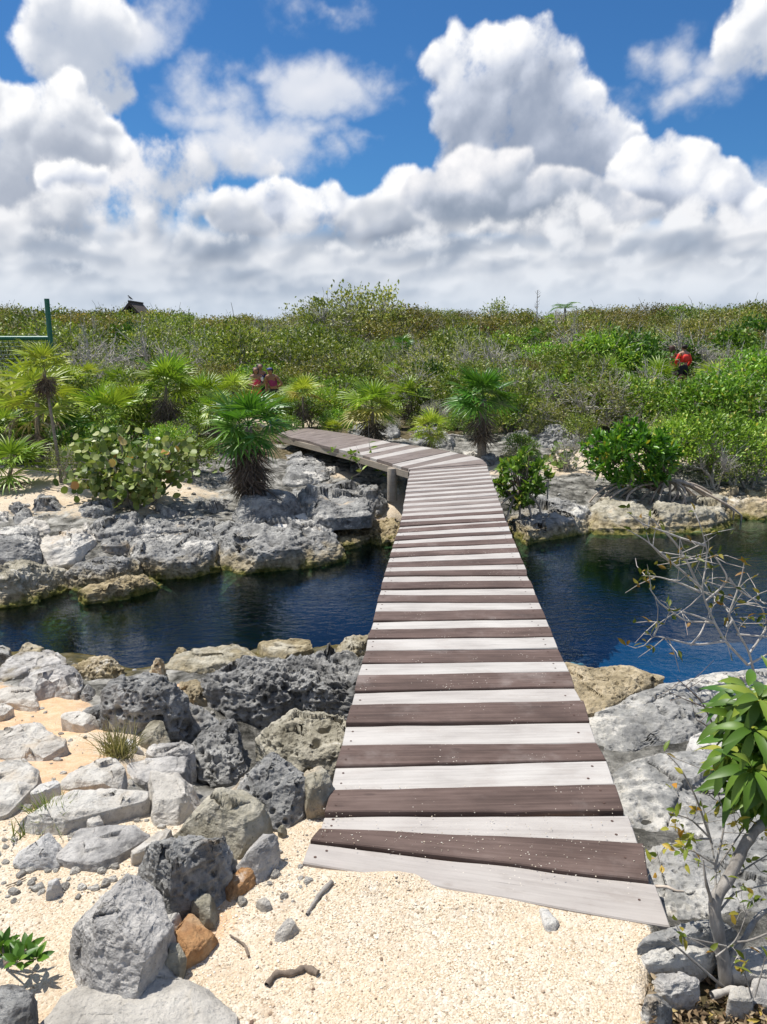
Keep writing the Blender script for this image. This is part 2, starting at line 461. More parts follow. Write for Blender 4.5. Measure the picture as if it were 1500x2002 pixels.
me = mesh_np('sky', Vc, Fc, [m_cloud])
ca = me.color_attributes.new('cloud', 'FLOAT_COLOR', 'POINT')
ca.data.foreach_set('color', cimg.reshape(-1, 4).astype(np.float32).ravel())
o = link('sky', me, loc=(0, 0, EYE.z)); tag(o, kind='structure')

# ------------------------------------------------------------------ the lie of the land
WATER = -0.90
near_px = [(-500, 1270), (0, 1258), (200, 1272), (290, 1290), (430, 1262), (600, 1246), (720, 1236), (900, 1240), (1090, 1262), (1180, 1298), (1290, 1303), (1400, 1288), (1500, 1280), (2000, 1270)]
far_px = [(-500, 1225), (0, 1175), (130, 1150), (250, 1128), (430, 1093), (650, 1055), (740, 1040), (800, 1035), (1000, 1037), (1130, 1022), (1290, 1022), (1430, 1012), (1500, 990), (2000, 975)]
NX, NY_ = np.array([at(x, y, WATER)[:2] for x, y in near_px]).T
FX, FY_ = np.array([at(x, y, WATER)[:2] for x, y in far_px]).T
def land(x, y):
    """height of the ground, and how far inland (near side positive s, far side positive t)"""
    x = np.asarray(x, float); y = np.asarray(y, float)
    yn = np.interp(x, NX, NY_); yf = np.interp(x, FX, FY_)
    s = yn - y; t = y - yf
    P = np.stack([x, y, np.zeros_like(x)], -1).reshape(-1, 3)
    n1 = fbm(P * 0.9, 3, 3).reshape(x.shape); n2 = fbm(P * 4.5, 4, 9).reshape(x.shape); n3 = fbm(P * 0.07, 3, 14).reshape(x.shape)
    ssn = s * (3.6 / np.clip(yn - 2.55, 2.8, 5.0)) + 0.12 * n1
    zn = np.interp(ssn, [0, 0.25, 0.6, 1.2, 2.0, 2.6, 3.1, 3.6, 4.0], [-1.08, -0.88, -0.80, -0.70, -0.50, -0.33, -0.17, -0.05, -0.016])
    bx = sstep(x, -1.35, -0.85) * sstep(x, 0.9, 0.6)
    zn = zn - 0.20 * bx * sstep(y, 2.55, 3.05) * sstep(s, 1.3, 2.6)
    rough = np.clip((s < 3.4) * 1.0, 0, 1) * sstep(np.abs(s - 1.4), 2.2, 1.0)
    zn = zn + 0.05 * n2 * rough + 0.02 * n1
    flat = sstep(ssn, 3.3, 3.9)
    flat = flat * (1 - bx * sstep(y, 2.55, 2.95))
    n5 = fbm(P * 16.0, 3, 19).reshape(x.shape)
    lap = at(735, 1722, 0); lap2 = at(900, 1762, 0)
    zn = zn * (1 - flat) + flat * (-0.016 + 0.006 * n1 + 0.003 * n2)
    zn = zn + (0.034 + 0.014 * n5) * np.exp(-((x - lap.x) / 0.17) ** 2 - ((y - lap.y) / 0.055) ** 2) + 0.024 * np.exp(-((x - lap2.x) / 0.16) ** 2 - ((y - lap2.y) / 0.045) ** 2)
    # right of the bridge the bank stays lower up to the camera
    edge_x = np.interp(y, [0.8, 1.59, 1.75, 1.95, 2.3], [0.55, 0.635, 0.69, 0.80, 0.81]) + 0.02 * n1 + 0.012 * n2
    xr = sstep(x, edge_x, edge_x + 0.07)
    zr = np.interp(y, [0.5, 1.6, 1.95, 2.4, 3.2, 4.5, 5.6], [-0.07, -0.09, -0.13, -0.22, -0.37, -0.60, -0.98]) + 0.03 * n2
    zn = np.where(s > 0, np.minimum(zn, zn * (1 - xr) + xr * zr), zn)
    # far side
    side = sstep(x, 1.6, 3.2)
    zf = WATER + 0.16 * (1 - np.exp(-np.maximum(t, 0) / 0.12)) + 0.38 * (1 - np.exp(-np.maximum(t, 0) / 1.5)) + 0.08 * sstep(t, 1.5, 4) + 0.05 * n2 * sstep(t, 8, 3) + 0.05 * n1
    zf = zf + 0.10 * sstep(y, 12, 16)
    hill = sstep(y, 27, 75) * (1.30 + 0.9 * n3) + 0.55 * n3 * sstep(y, 30, 60)
    back = sstep(y, 90, 200) * 0.6
    zf = zf + hill - back
    bed = WATER - 0.22 - 1.15 * np.sqrt(np.clip(np.minimum(-s, -t), 0, 1.4))
    z = np.where(s > 0, zn, np.where(t > 0, zf, bed))
    z = np.where((s <= 0) & (t <= 0), np.minimum(bed, WATER - 0.02) + 0.04 * n2, z)
    return z, s, t
def gz(x, y):
    return float(land(np.array([x]), np.array([y]))[0][0])
def ground(px, py, lift=0.0):
    """the point of the ground seen at a pixel"""
    r = ray(px, py); ts = np.concatenate([np.arange(1.2, 16, 0.02), np.arange(16, 120, 0.1)]) / r.y
    X = EYE.x + r.x * ts; Y = EYE.y + r.y * ts; Z = EYE.z + r.z * ts
    z = land(X, Y)[0] + lift
    k = np.argmax(Z < z)
    if not (Z < z).any(): k = len(ts) - 1
    return Vector((X[k], Y[k], z[k] - lift))

def axis(c, half, n, step):
    lo, hi = 1.0, 14.0
    for _ in range(60):
        b = (lo + hi) / 2
        a = step / (b * 2 / n)
        if a * math.sinh(b) < half: lo = b
        else: hi = b
    t = np.linspace(-1, 1, n); return c + a * np.sinh(b * t)
gxs = axis(0.0, 900, 620, 0.018); gys = axis(3.6, 900, 860, 0.018)
GX, GY = np.meshgrid(gxs, gys)
GZ, GS, GT = land(GX, GY)
nyy, nxx = GX.shape
jj, ii = np.meshgrid(np.arange(nyy - 1), np.arange(nxx - 1), indexing='ij'); k0 = (jj * nxx + ii).ravel()
Fg = np.stack([k0, k0 + 1, k0 + nxx + 1, k0 + nxx], -1)
Pg = np.stack([GX, GY, GZ], -1).reshape(-1, 3)
nA = fbm(Pg * np.array([1, 1, 1]) * 1.7, 4, 31).reshape(GX.shape)
nB = fbm(Pg * 0.5, 3, 41).reshape(GX.shape)
# masks: R orange clay, G bare limestone, B leaf litter, A coarse gravel
orange = sstep(nA, -0.35, 0.15) * sstep(GX, -0.75, -1.05) * sstep(GS, 0.6, 1.4) * sstep(GY, 1.9, 2.6)
c1 = at(385, 1790, 0); orange = np.maximum(orange, np.exp(-(((GX - c1.x) / 0.12) ** 2 + ((GY - c1.y) / 0.16) ** 2)) * 1.1)
rockm = np.where(GS > 0, sstep(GS + 0.6 * nA - 1.2 * sstep(GX, -1.6, -0.6), 1.5, 0.9), 0) + np.where(GT > 0, sstep(GT + 0.9 * nA, 2.6, 1.2), 0)
rockm = np.where((GX > 0.78) & (GY > 1.9) & (GS > 0), 1.0, rockm)
rockm = np.maximum(rockm, sstep(GX, -1.35, -0.95) * sstep(GX, 0.9, 0.7) * sstep(GY, 2.62, 2.85) * (GS > 0))
rockm = np.maximum(rockm, np.where(GT > 0, sstep(nB, 0.05, 0.25) * sstep(GY, 20, 12), 0))
sp = at(60, 945, -0.3); sand_left = np.exp(-(((GX - sp.x) / 1.5) ** 2 + ((GY - sp.y) / 0.9) ** 2) * 0.7)
pth = at(590, 825, -0.3)
sand2 = np.exp(-(((GX - pth.x) / 1.6) ** 2 + ((GY - pth.y) / 1.8) ** 2))
sp3 = at(770, 950, -0.35); sand3 = np.exp(-(((GX - sp3.x) / 0.5) ** 2 + ((GY - sp3.y) / 0.55) ** 2))
sandy = np.clip(np.maximum(np.maximum(sand_left, sand2), sand3) * 2.2, 0, 1)
litter = np.where(GT > 0, sstep(GT, 2.5, 4.5), 0) * (1 - sandy)
litter = np.maximum(litter, ((GX > np.interp(GY, [0.8, 1.59, 1.75, 1.95], [0.57, 0.655, 0.71, 0.82])) & (GY < 1.97) & (GS > 0)) * 0.9)
rockm = np.clip(rockm, 0, 1) * (1 - sandy)
gravel = np.where(GS > 0, sstep(GS, 2.3, 3.0), 0)
me = mesh_np('ground', Pg, Fg)
ca = me.color_attributes.new('masks', 'FLOAT_COLOR', 'POINT')
ca.data.foreach_set('color', np.stack([np.clip(orange, 0, 1), rockm, litter, gravel], -1).astype(np.float32).ravel())
ground_o = link('ground', me); tag(ground_o, kind='structure')

m_ground, g, out = new_mat('ground_mat')
geo = g.n('ShaderNodeNewGeometry'); Pw = geo.outputs['Position']
mk = g.n('ShaderNodeAttribute', attribute_name='masks'); sr = g.n('ShaderNodeSeparateColor'); g.put(sr.inputs[0], mk.outputs[0])
zz = g.sep(Pw)[2]
n_f = g.noise(Pw, 90, 3, 0.6); n_m = g.noise(Pw, 14, 5, 0.6); n_l = g.noise(Pw, 2.2, 4, 0.55)
v_g = g.vor(Pw, 230, out='Color'); v_d = g.vor(Pw, 230)
v_g2 = g.vor(Pw, 125, out='Color'); v_d2 = g.vor(Pw, 125)
vg = g.sep(v_g)[0]; vg2 = g.sep(v_g2)[1]
sand = g.ramp(vg, [(0.0, (0.24, 0.17, 0.11)), (0.13, (0.46, 0.36, 0.25)), (0.5, (0.60, 0.50, 0.365)), (1.0, (0.72, 0.64, 0.52))])
sand2c = g.ramp(vg2, [(0.0, (0.18, 0.125, 0.08)), (0.12, (0.50, 0.41, 0.30)), (1.0, (0.74, 0.67, 0.56))])
sandc = g.mix(g.ss(n_m, 0.45, 0.6), sand, sand2c)
sandc = g.mix(g.ss(n_l, 0.35, 0.7, 0, 0.5), sandc, (0.60, 0.46, 0.31))
sandc = g.mix(g.ss(g.noise(Pw, 5.0, 5, 0.65), 0.52, 0.72, 0, 0.45), sandc, (0.46, 0.34, 0.23))
orc = g.ramp(n_m, [(0.25, (0.48, 0.29, 0.16)), (0.5, (0.64, 0.40, 0.22)), (0.75, (0.70, 0.52, 0.34))])
om = g.ss(g.m('ADD', sr.outputs[0], g.m('MULTIPLY', g.m('SUBTRACT', n_m, 0.5), 0.8)), 0.3, 0.75)
c = g.mix(g.m('MULTIPLY', om, 0.85), sandc, g.mix(g.ss(vg2, 0.0, 1.0, 0.0, 0.35), orc, sandc))
rk = g.ramp(g.noise(Pw, 5.5, 8, 0.65), [(0.34, (0.05, 0.048, 0.04)), (0.45, (0.20, 0.19, 0.165)), (0.54, (0.40, 0.38, 0.335)), (0.66, (0.66, 0.63, 0.57))])
rm = g.ss(g.m('ADD', sr.outputs[1], g.m('MULTIPLY', g.m('SUBTRACT', n_m, 0.5), 0.9)), 0.35, 0.65)
lit = g.ramp(n_m, [(0.3, (0.035, 0.028, 0.015)), (0.5, (0.10, 0.08, 0.04)), (0.62, (0.20, 0.16, 0.10)), (0.8, (0.36, 0.31, 0.23))])
lm = g.ss(g.m('ADD', sr.outputs[2], g.m('MULTIPLY', g.m('SUBTRACT', n_l, 0.5), 1.0)), 0.35, 0.65)
c = g.mix(lm, c, lit)
c = g.mix(rm, c, rk)
alg = g.ramp(n_m, [(0.3, (0.055, 0.06, 0.012)), (0.5, (0.20, 0.16, 0.04)), (0.7, (0.36, 0.27, 0.10))])
am = g.m('MULTIPLY', g.ss(g.m('ADD', zz, g.m('MULTIPLY', g.m('SUBTRACT', n_l, 0.5), 0.25)), -0.76, -0.87), 0.9)
c = g.mix(am, c, alg)
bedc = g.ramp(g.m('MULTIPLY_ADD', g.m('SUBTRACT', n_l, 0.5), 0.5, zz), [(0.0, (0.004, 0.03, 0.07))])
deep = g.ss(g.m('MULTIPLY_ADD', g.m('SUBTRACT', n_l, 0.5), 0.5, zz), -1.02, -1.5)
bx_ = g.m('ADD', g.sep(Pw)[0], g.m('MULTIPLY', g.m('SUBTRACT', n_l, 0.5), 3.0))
bedcol = g.mix(g.ss(bx_, 0.2, -1.5, 0, 0.85), (0.011, 0.095, 0.19), (0.045, 0.060, 0.020))  # algae shallows at left; mirrored greenery and depth blue also painted into the bed
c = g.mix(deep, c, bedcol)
hgt = g.m('ADD', g.m('MULTIPLY', v_d, -0.35), g.m('MULTIPLY', v_d2, -0.9))
b1 = g.bump(hgt, 0.6, 0.007)
b2 = g.bump(g.noise(Pw, 7, 9, 0.7), g.m('MULTIPLY', sr.outputs[1], 1.0), 0.22, b1)
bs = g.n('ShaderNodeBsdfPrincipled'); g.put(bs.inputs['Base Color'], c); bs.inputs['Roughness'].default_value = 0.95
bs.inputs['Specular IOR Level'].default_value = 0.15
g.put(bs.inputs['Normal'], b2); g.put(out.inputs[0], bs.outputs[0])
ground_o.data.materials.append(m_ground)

# ------------------------------------------------------------------ the channel's water
m_water, g, out = new_mat('water_mat')
geo = g.n('ShaderNodeNewGeometry'); Pw = geo.outputs['Position']
h = g.m('ADD', g.noise(g.vm('MULTIPLY', Pw, (1.0, 1.7, 1.0)), 9.0, 3, 0.55, dist=0.6), g.m('MULTIPLY', g.noise(g.vm('MULTIPLY', Pw, (1.0, 1.9, 1)), 34.0, 2, 0.5), 0.22))
calm = g.ss(g.noise(Pw, 0.9, 2), 0.35, 0.65, 0.25, 1.0)
nb = g.bump(h, g.m('MULTIPLY', calm, 0.20), 0.05)
fr = g.n('ShaderNodeFresnel'); fr.inputs['IOR'].default_value = 1.5; g.put(fr.inputs['Normal'], nb)
gl = g.n('ShaderNodeBsdfGlossy'); gl.inputs['Roughness'].default_value = 0.03; gl.inputs[0].default_value = (0.86, 0.93, 1, 1); g.put(gl.inputs['Normal'], nb)
tr = g.n('ShaderNodeBsdfTransparent'); tr.inputs[0].default_value = (0.42, 0.68, 0.80, 1)
mx = g.n('ShaderNodeMixShader'); g.put(mx.inputs[0], fr.outputs[0]); g.put(mx.inputs[1], tr.outputs[0]); g.put(mx.inputs[2], gl.outputs[0])
g.put(out.inputs[0], mx.outputs[0])
me = mesh_np('water', [(-60, 3.0, WATER), (60, 3.0, WATER), (60, 16, WATER), (-60, 16, WATER)], [(0, 1, 2, 3)], [m_water])
o = link('water', me); tag(o, kind='structure')

# ------------------------------------------------------------------ the boardwalk
def wood_mat(name, cols, dark, specks):
    m, g, out = new_mat(name)
    tc = g.n('ShaderNodeTexCoord'); oi = g.n('ShaderNodeObjectInfo'); rnd = oi.outputs['Random']
    off = g.vm('SCALE', (13.1, 7.7, 3.3), s=g.m('MULTIPLY', rnd, 9.0))
    P = g.vm('ADD', tc.outputs['Object'], off)
    grain = g.noise(g.vm('MULTIPLY', P, (1.2, 38.0, 38.0)), 1.6, 6, 0.65, dist=0.5)
    big = g.noise(g.vm('MULTIPLY', P, (2.0, 5.0, 5.0)), 1.6, 4, 0.55)
    fine = g.noise(g.vm('MULTIPLY', P, (9, 120, 120)), 1.4, 3, 0.6)
    f = g.m('ADD', g.m('MULTIPLY', grain, 0.5), g.m('MULTIPLY', big, 0.5))
    c = g.ramp(f, cols)
    c = g.mix(g.ss(fine, 0.62, 0.8, 0, 0.45), c, dark)
    knot = g.vor(g.vm('MULTIPLY', P, (1.0, 2.6, 2.6)), 3.1)
    c = g.mix(g.ss(knot, 0.10, 0.03, 0, 0.55), c, dark)
    crack = g.noise(g.vm('MULTIPLY', P, (1.3, 60, 60)), 1.0, 2, 0.5)
    crk = g.m('MULTIPLY', g.ss(crack, 0.70, 0.76), g.ss(big, 0.5, 0.6))
    c = g.mix(g.m('MULTIPLY', crk, 0.8), c, (0.03, 0.022, 0.018))
    sv = g.vor(tc.outputs['Object'], 55, out='Distance'); cl = g.noise(P, 6, 2)
    dust = g.m('MULTIPLY', g.ss(sv, 0.16, 0.10), g.ss(cl, 0.50, 0.62))
    c = g.mix(g.m('MULTIPLY', dust, specks), c, (0.72, 0.66, 0.56))
    film = g.ss(g.noise(P, 3.5, 5, 0.65), 0.52, 0.78, 0, 0.28 * specks)
    c = g.mix(film, c, (0.52, 0.46, 0.42))
    c = g.mix(g.m('MULTIPLY', rnd, 0.45), c, g.mix(0.5, c, dark))
    blot = g.ss(g.noise(g.vm('MULTIPLY', P, (1, 2.2, 2.2)), 4.0, 7, 0.72), 0.50, 0.64, 0, 0.55)
    c = g.mix(blot, c, g.mix(0.5, c, dark))
    bs = g.n('ShaderNodeBsdfPrincipled'); g.put(bs.inputs['Base Color'], c); bs.inputs['Roughness'].default_value = 0.72
    bs.inputs['Specular IOR Level'].default_value = 0.3
    hh = g.m('SUBTRACT', g.m('ADD', g.m('MULTIPLY', grain, 0.6), g.m('MULTIPLY', fine, 0.25)), crk)
    g.put(bs.inputs['Normal'], g.bump(hh, 0.5, 0.006)); g.put(out.inputs[0], bs.outputs[0])
    return m
m_pale = wood_mat('weathered_pale_wood', [(0.30, (0.28, 0.255, 0.235)), (0.45, (0.41, 0.38, 0.35)), (0.58, (0.49, 0.46, 0.425)), (0.8, (0.56, 0.53, 0.49))], (0.30, 0.25, 0.22), 0.35)
m_dark = wood_mat('dark_brown_wood', [(0.30, (0.050, 0.032, 0.025)), (0.45, (0.098, 0.064, 0.052)), (0.58, (0.150, 0.102, 0.085)), (0.75, (0.23, 0.17, 0.145))], (0.05, 0.032, 0.027), 0.8)
m_dusty = wood_mat('dusty_grey_wood', [(0.30, (0.30, 0.27, 0.25)), (0.5, (0.42, 0.385, 0.355)), (0.75, (0.54, 0.50, 0.46))], (0.22, 0.18, 0.15), 1.0)
m_brown2 = wood_mat('grey_brown_wood', [(0.30, (0.13, 0.10, 0.088)), (0.5, (0.21, 0.17, 0.15)), (0.75, (0.32, 0.27, 0.24))], (0.08, 0.06, 0.05), 0.5)
m_beam = wood_mat('beam_wood', [(0.30, (0.24, 0.20, 0.155)), (0.5, (0.38, 0.325, 0.26)), (0.75, (0.50, 0.44, 0.36))], (0.08, 0.06, 0.05), 0.2)
m_nail, g, out = new_mat('rusty_nail'); bs = g.n('ShaderNodeBsdfPrincipled')
g.put(bs.inputs['Base Color'], g.ramp(g.noise(g.n('ShaderNodeTexCoord').outputs['Object'], 300, 2), [(0.3, (0.03, 0.018, 0.014)), (0.7, (0.12, 0.06, 0.04))])); bs.inputs['Roughness'].default_value = 0.7
g.put(out.inputs[0], bs.outputs[0])

walk = link('boardwalk', None); walk.location = (0, 0, 0)
tag(walk, 'long plank boardwalk of alternating pale and dark boards crossing the channel and bending left', 'boardwalk')
rp = random.Random(5)
def plank(nl, nr, fr_, fl, mat, idx, z=0.0, th=0.042, gap=0.003):
    """corners on the top face: near left, near right, far right, far left (world xy)"""
    nl, nr, fr_, fl = (np.array([q[0], q[1]], float) for q in (nl, nr, fr_, fl))
    c = (nl + nr + fr_ + fl) / 4
    ax = (nr + fr_ - nl - fl); L = np.linalg.norm(ax) / 2; ax /= np.linalg.norm(ax); ay = np.array([-ax[1], ax[0]])
    def loc(q): return np.array([np.dot(q - c, ax), np.dot(q - c, ay)])
    a, b, c2, d = loc(nl), loc(nr), loc(fr_), loc(fl)
    a[1] += gap; b[1] += gap; c2[1] -= gap; d[1] -= gap
    n = 36; w = 5
    t = np.linspace(0, 1, n)[:, None]; s = np.linspace(0, 1, w)[None, :]
    X = (a[0] * (1 - t) + b[0] * t) * (1 - s) + (d[0] * (1 - t) + c2[0] * t) * s
    Y = (a[1] * (1 - t) + b[1] * t) * (1 - s) + (d[1] * (1 - t) + c2[1] * t) * s
    sd = idx * 7 + 3
    e1 = fbm(np.stack([t[:, 0] * 5, t[:, 0] * 0 + idx, t[:, 0] * 0], 1), 3, sd); e2 = fbm(np.stack([t[:, 0] * 5, t[:, 0] * 0 + idx, t[:, 0] * 0], 1), 3, sd + 50)
    Y = Y + e1[:, None] * (1 - s) * 0.006 + e2[:, None] * s * 0.006
    # split off corners now and then
    Zt = z + 0.0 * X + 0.004 * fbm(np.stack([t[:, 0] * 2, t[:, 0] * 0 + idx * 3, t[:, 0] * 0], 1), 2, sd + 9)[:, None] - 0.002 * (2 * s - 1) ** 4
    tilt = (rp.random() - 0.5) * 0.010
    Zt = Zt + tilt * (t - 0.5)
    top = np.stack([X, Y, Zt], -1)
    ins = 0.0035
    cx = np.linspace(-1, 1, w)[None, :]
    bv = top.copy(); bv[..., 2] -= 0.004
    bv[:, 0, 1] -= ins; bv[:, -1, 1] += ins; bv[0, :, 0] -= ins; bv[-1, :, 0] += ins
    bot = bv.copy(); bot[..., 2] -= th
    # perimeter loops
    def per(A): return np.concatenate([A[:, 0], A[-1, 1:], A[-2::-1, -1], A[0, -2:0:-1]], 0)
    pt, pb, pl = per(top), per(bv), per(bot)
    m = MB()
    V = top.reshape(-1, 3); jj_, ii_ = np.meshgrid(np.arange(n - 1), np.arange(w - 1), indexing='ij'); k = (jj_ * w + ii_).ravel()
    m.add(V, np.stack([k, k + w, k + w + 1, k + 1], -1), 0)
    np_ = len(pt); k = np.arange(np_); k2 = (k + 1) % np_
    m.add(np.concatenate([pt, pb, pl]), np.concatenate([np.stack([k + np_, k2 + np_, k2, k], -1), np.stack([k + 2 * np_, k2 + 2 * np_, k2 + np_, k + np_], -1)]), 0)
    V = bot.reshape(-1, 3); k = (jj_ * w + ii_).ravel(); m.add(V, np.stack([k + 1, k + w + 1, k + w, k], -1), 0)
    # nail heads near both ends
    if idx < 34:
        for sx in (0.045, 0.955):
            for sy in ((0.28, 0.74) if rp.random() < 0.75 else (0.5,)):
                tx = sx + (rp.random() - 0.5) * 0.03; i0 = int(tx * (n - 1)); j0 = min(w - 1, int(sy * w))
                q = top[i0, j0] + np.array([0, (rp.random() - 0.5) * 0.01, 0.0012]); th_ = np.arange(8) * math.pi / 4; r_ = 0.0042 + 0.0015 * rp.random()
                ring = np.stack([q[0] + r_ * np.cos(th_), q[1] + r_ * np.sin(th_), np.full(8, q[2])], 1)
                kk = np.arange(8); m.add(np.concatenate([ring, [q]]), np.stack([kk, (kk + 1) % 8, np.full(8, 8)], -1), 1)
    o = m.build('plank', [mat, m_nail], walk, smooth=False)
    o.location = (c[0], c[1], 0); o.rotation_euler = (0, 0, math.atan2(ax[1], ax[0]))
    return o
# near boards: top-left and top-right pixel, bottom-left and bottom-right pixel
A = [((607, 1646), (1280, 1726), (594, 1682), (1309, 1807), 'g'),
     ((627, 1621), (1256, 1650), (609, 1644), (1266, 1722), 'd'),
     ((636, 1596), (1228, 1595), (629, 1620), (1245, 1646), 'p')]
rows_px = [((649, 1548), (1200, 1535)), ((658, 1502), (1184, 1489)), ((670, 1462), (1165, 1455)), ((678, 1421), (1151, 1415)),
           ((688, 1384), (1139, 1375)), ((695, 1354), (1122, 1344)), ((701, 1323), (1112, 1314)), ((709, 1298), (1102, 1294)),
           ((717, 1274), (1090, 1269)), ((720, 1251), (1081, 1247)), ((726, 1233), (1074, 1227)), ((731, 1215), (1067, 1210)),
           ((735, 1197), (1059, 1192)), ((739, 1179), (1053, 1179)), ((742, 1166), (1047, 1164)), ((746, 1153), (1042, 1150)),
           ((748, 1140), (1036, 1137)), ((752, 1128), (1030, 1126)), ((754, 1120), (1029, 1114)), ((757, 1109.6), (1024, 1103)),
           ((760, 1099), (1018, 1092)), ((763, 1090), (1014, 1081)), ((765, 1081), (1010, 1072)), ((768, 1072), (1007, 1064)),
           ((770, 1065), (1002, 1054)), ((772, 1057), (1000, 1044)), ((775, 1049), (997, 1039)), ((778, 1042), (994, 1030)),
           ((780, 1035), (992, 1022)), ((782, 1029), (988, 1018)), ((784, 1022), (987, 1012)), ((785, 1018), (984, 1004)),
           ((786, 1011), (983, 999))]
idx = 0
for (tl, tr_, bl, br, k) in A:
    mt = {'g': m_dusty, 'd': m_dark, 'p': m_pale}[k]
    plank(at(*bl, 0), at(*br, 0), at(*tr_, 0), at(*tl, 0), mt, idx, gap=0.0015, z={'g': -0.006, 'd': 0.006, 'p': 0.0}[k]); idx += 1
prev = ((637, 1594), (1219, 1590))
kinds = 'd'
for i, (l, r) in enumerate(rows_px):
    dark = i % 2 == 0
    zz_ = rp.random() * 0.006 + (0.006 if dark else 0.0)
    if i in (4,): zz_ = 0.022
    if i in (2,): zz_ = 0.012
    plank(at(*prev[0], 0), at(*prev[1], 0), at(*r, 0), at(*l, 0), m_dark if dark else m_pale, idx, z=zz_, gap=0.004 + 0.005 * rp.random()); idx += 1
    prev = (l, r)
# on to the bend
L0 = at(786, 1011, 0); R0 = at(983, 999, 0); L1 = at(802, 919, 0); R1 = at(951, 908, 0)
nb_ = 22
pl_, pr_ = L0, R0
for i in range(nb_):
    t = (i + 1) / nb_
    l = L0.lerp(L1, t); r = R0.lerp(R1, t)
    w_ = (rp.random() - 0.5) * 0.012; l = l + Vector((0.01 * (rp.random() - .5), w_, 0)); r = r + Vector((0.01 * (rp.random() - .5), w_ * 0.5, 0))
    plank(pl_, pr_, r, l, m_pale if i % 2 == 0 else m_brown2, idx, z=rp.random() * 0.006, gap=0.004); idx += 1
    pl_, pr_ = l, r
# the bend and the second stretch: pairs of points on the near (left) and far edge
near_e = [(801, 918), (800, 917), (799, 916), (785, 912), (768, 907), (752, 902), (737, 898), (724, 894), (710, 890), (695, 886), (680, 882), (663, 878), (647, 875), (633, 871), (620, 867), (607, 863), (595, 860), (584, 858), (573, 856), (563, 853), (553, 851), (543, 848)]
far_e = [(951, 906), (942, 898), (922, 891), (897, 886), (880, 883), (862, 879.5), (845, 876.5), (824, 873.5), (803, 870), (786, 867.5), (765, 865), (748, 861), (730, 858), (716, 855), (702, 852), (688, 849.5), (670, 847), (653, 844.5), (636, 842), (618, 839.5), (600, 837), (584, 835)]
seq = ['d', 'p', 'd', 'p', 'd', 'd', 'p', 'd', 'p', 'd', 'p', 'd', 'd', 'd', 'd', 'd', 'd', 'd', 'd', 'd', 'd', 'd']
for i in range(len(near_e) - 1):
    a_, b_ = at(*near_e[i], 0), at(*far_e[i], 0); c_, d_ = at(*near_e[i + 1], 0), at(*far_e[i + 1], 0)
    plank(a_, b_, d_, c_, m_pale if seq[i] == 'p' else m_brown2, idx, z=rp.random() * 0.006, gap=0.004); idx += 1
def beam(p, q, w, h, z, name='beam'):
    p = Vector((p[0], p[1], z)); q = Vector((q[0], q[1], z)); d = q - p
    m = MB(); m.box((0, 0, 0), (d.length, w, h), 0)
    o = m.build(name, m_beam, walk, smooth=False); o.location = (p + q) / 2; o.rotation_euler = (0, 0, math.atan2(d.y, d.x)); return o
for u in (0.06, 0.94):
    a_ = at(629, 1600, 0).lerp(at(1245, 1640, 0), u); b_ = at(786, 1011, 0).lerp(at(983, 999, 0), u); c_ = L1.lerp(R1, u)
    beam(a_ + Vector((0, .25, 0)), b_, 0.07, 0.12, -0.105); beam(b_, c_, 0.07, 0.12, -0.105)
for u in (0.02, 0.95):
    a_ = at(800, 917, 0).lerp(at(897, 886, 0), u); b_ = at(543, 848, 0).lerp(at(584, 835, 0), u)
    mid = at(680, 882, 0).lerp(at(765, 865, 0), u)
    beam(a_, mid, 0.06, 0.085, -0.085); beam(mid, b_, 0.06, 0.085, -0.085)
def stump(px, py, r, ztop, hgt_, label=None):
    p = at(px, py, ztop); m = MB(); n = 18
    zs = [-hgt_, -hgt_ * .5, 0.0 - 0.008, 0]; rs_ = [r * 1.05, r, r, r * 0.93]
    m.tube([(0, 0, z) for z in zs], rs_, n)
    o = m.build('post', m_beam, walk); o.location = p
    return o
stump(767, 915, 0.066, -0.045, 0.45)
for u, yy in ((0.1, 5.6), (0.9, 5.6), (0.1, 7.6), (0.9, 7.6), (0.1, 9.4), (0.9, 9.4)):
    a_ = at(629, 1600, 0).lerp(at(1245, 1640, 0), u); b_ = L1.lerp(R1, u); t = (yy - a_.y) / (b_.y - a_.y); p = a_.lerp(b_, t)
    m = MB(); m.tube([(0, 0, -1.9), (0, 0, -0.9), (0, 0, -0.16)], [0.06, 0.06, 0.055], 14); o = m.build('post', m_beam, walk); o.location = (p.x, p.y, 0)


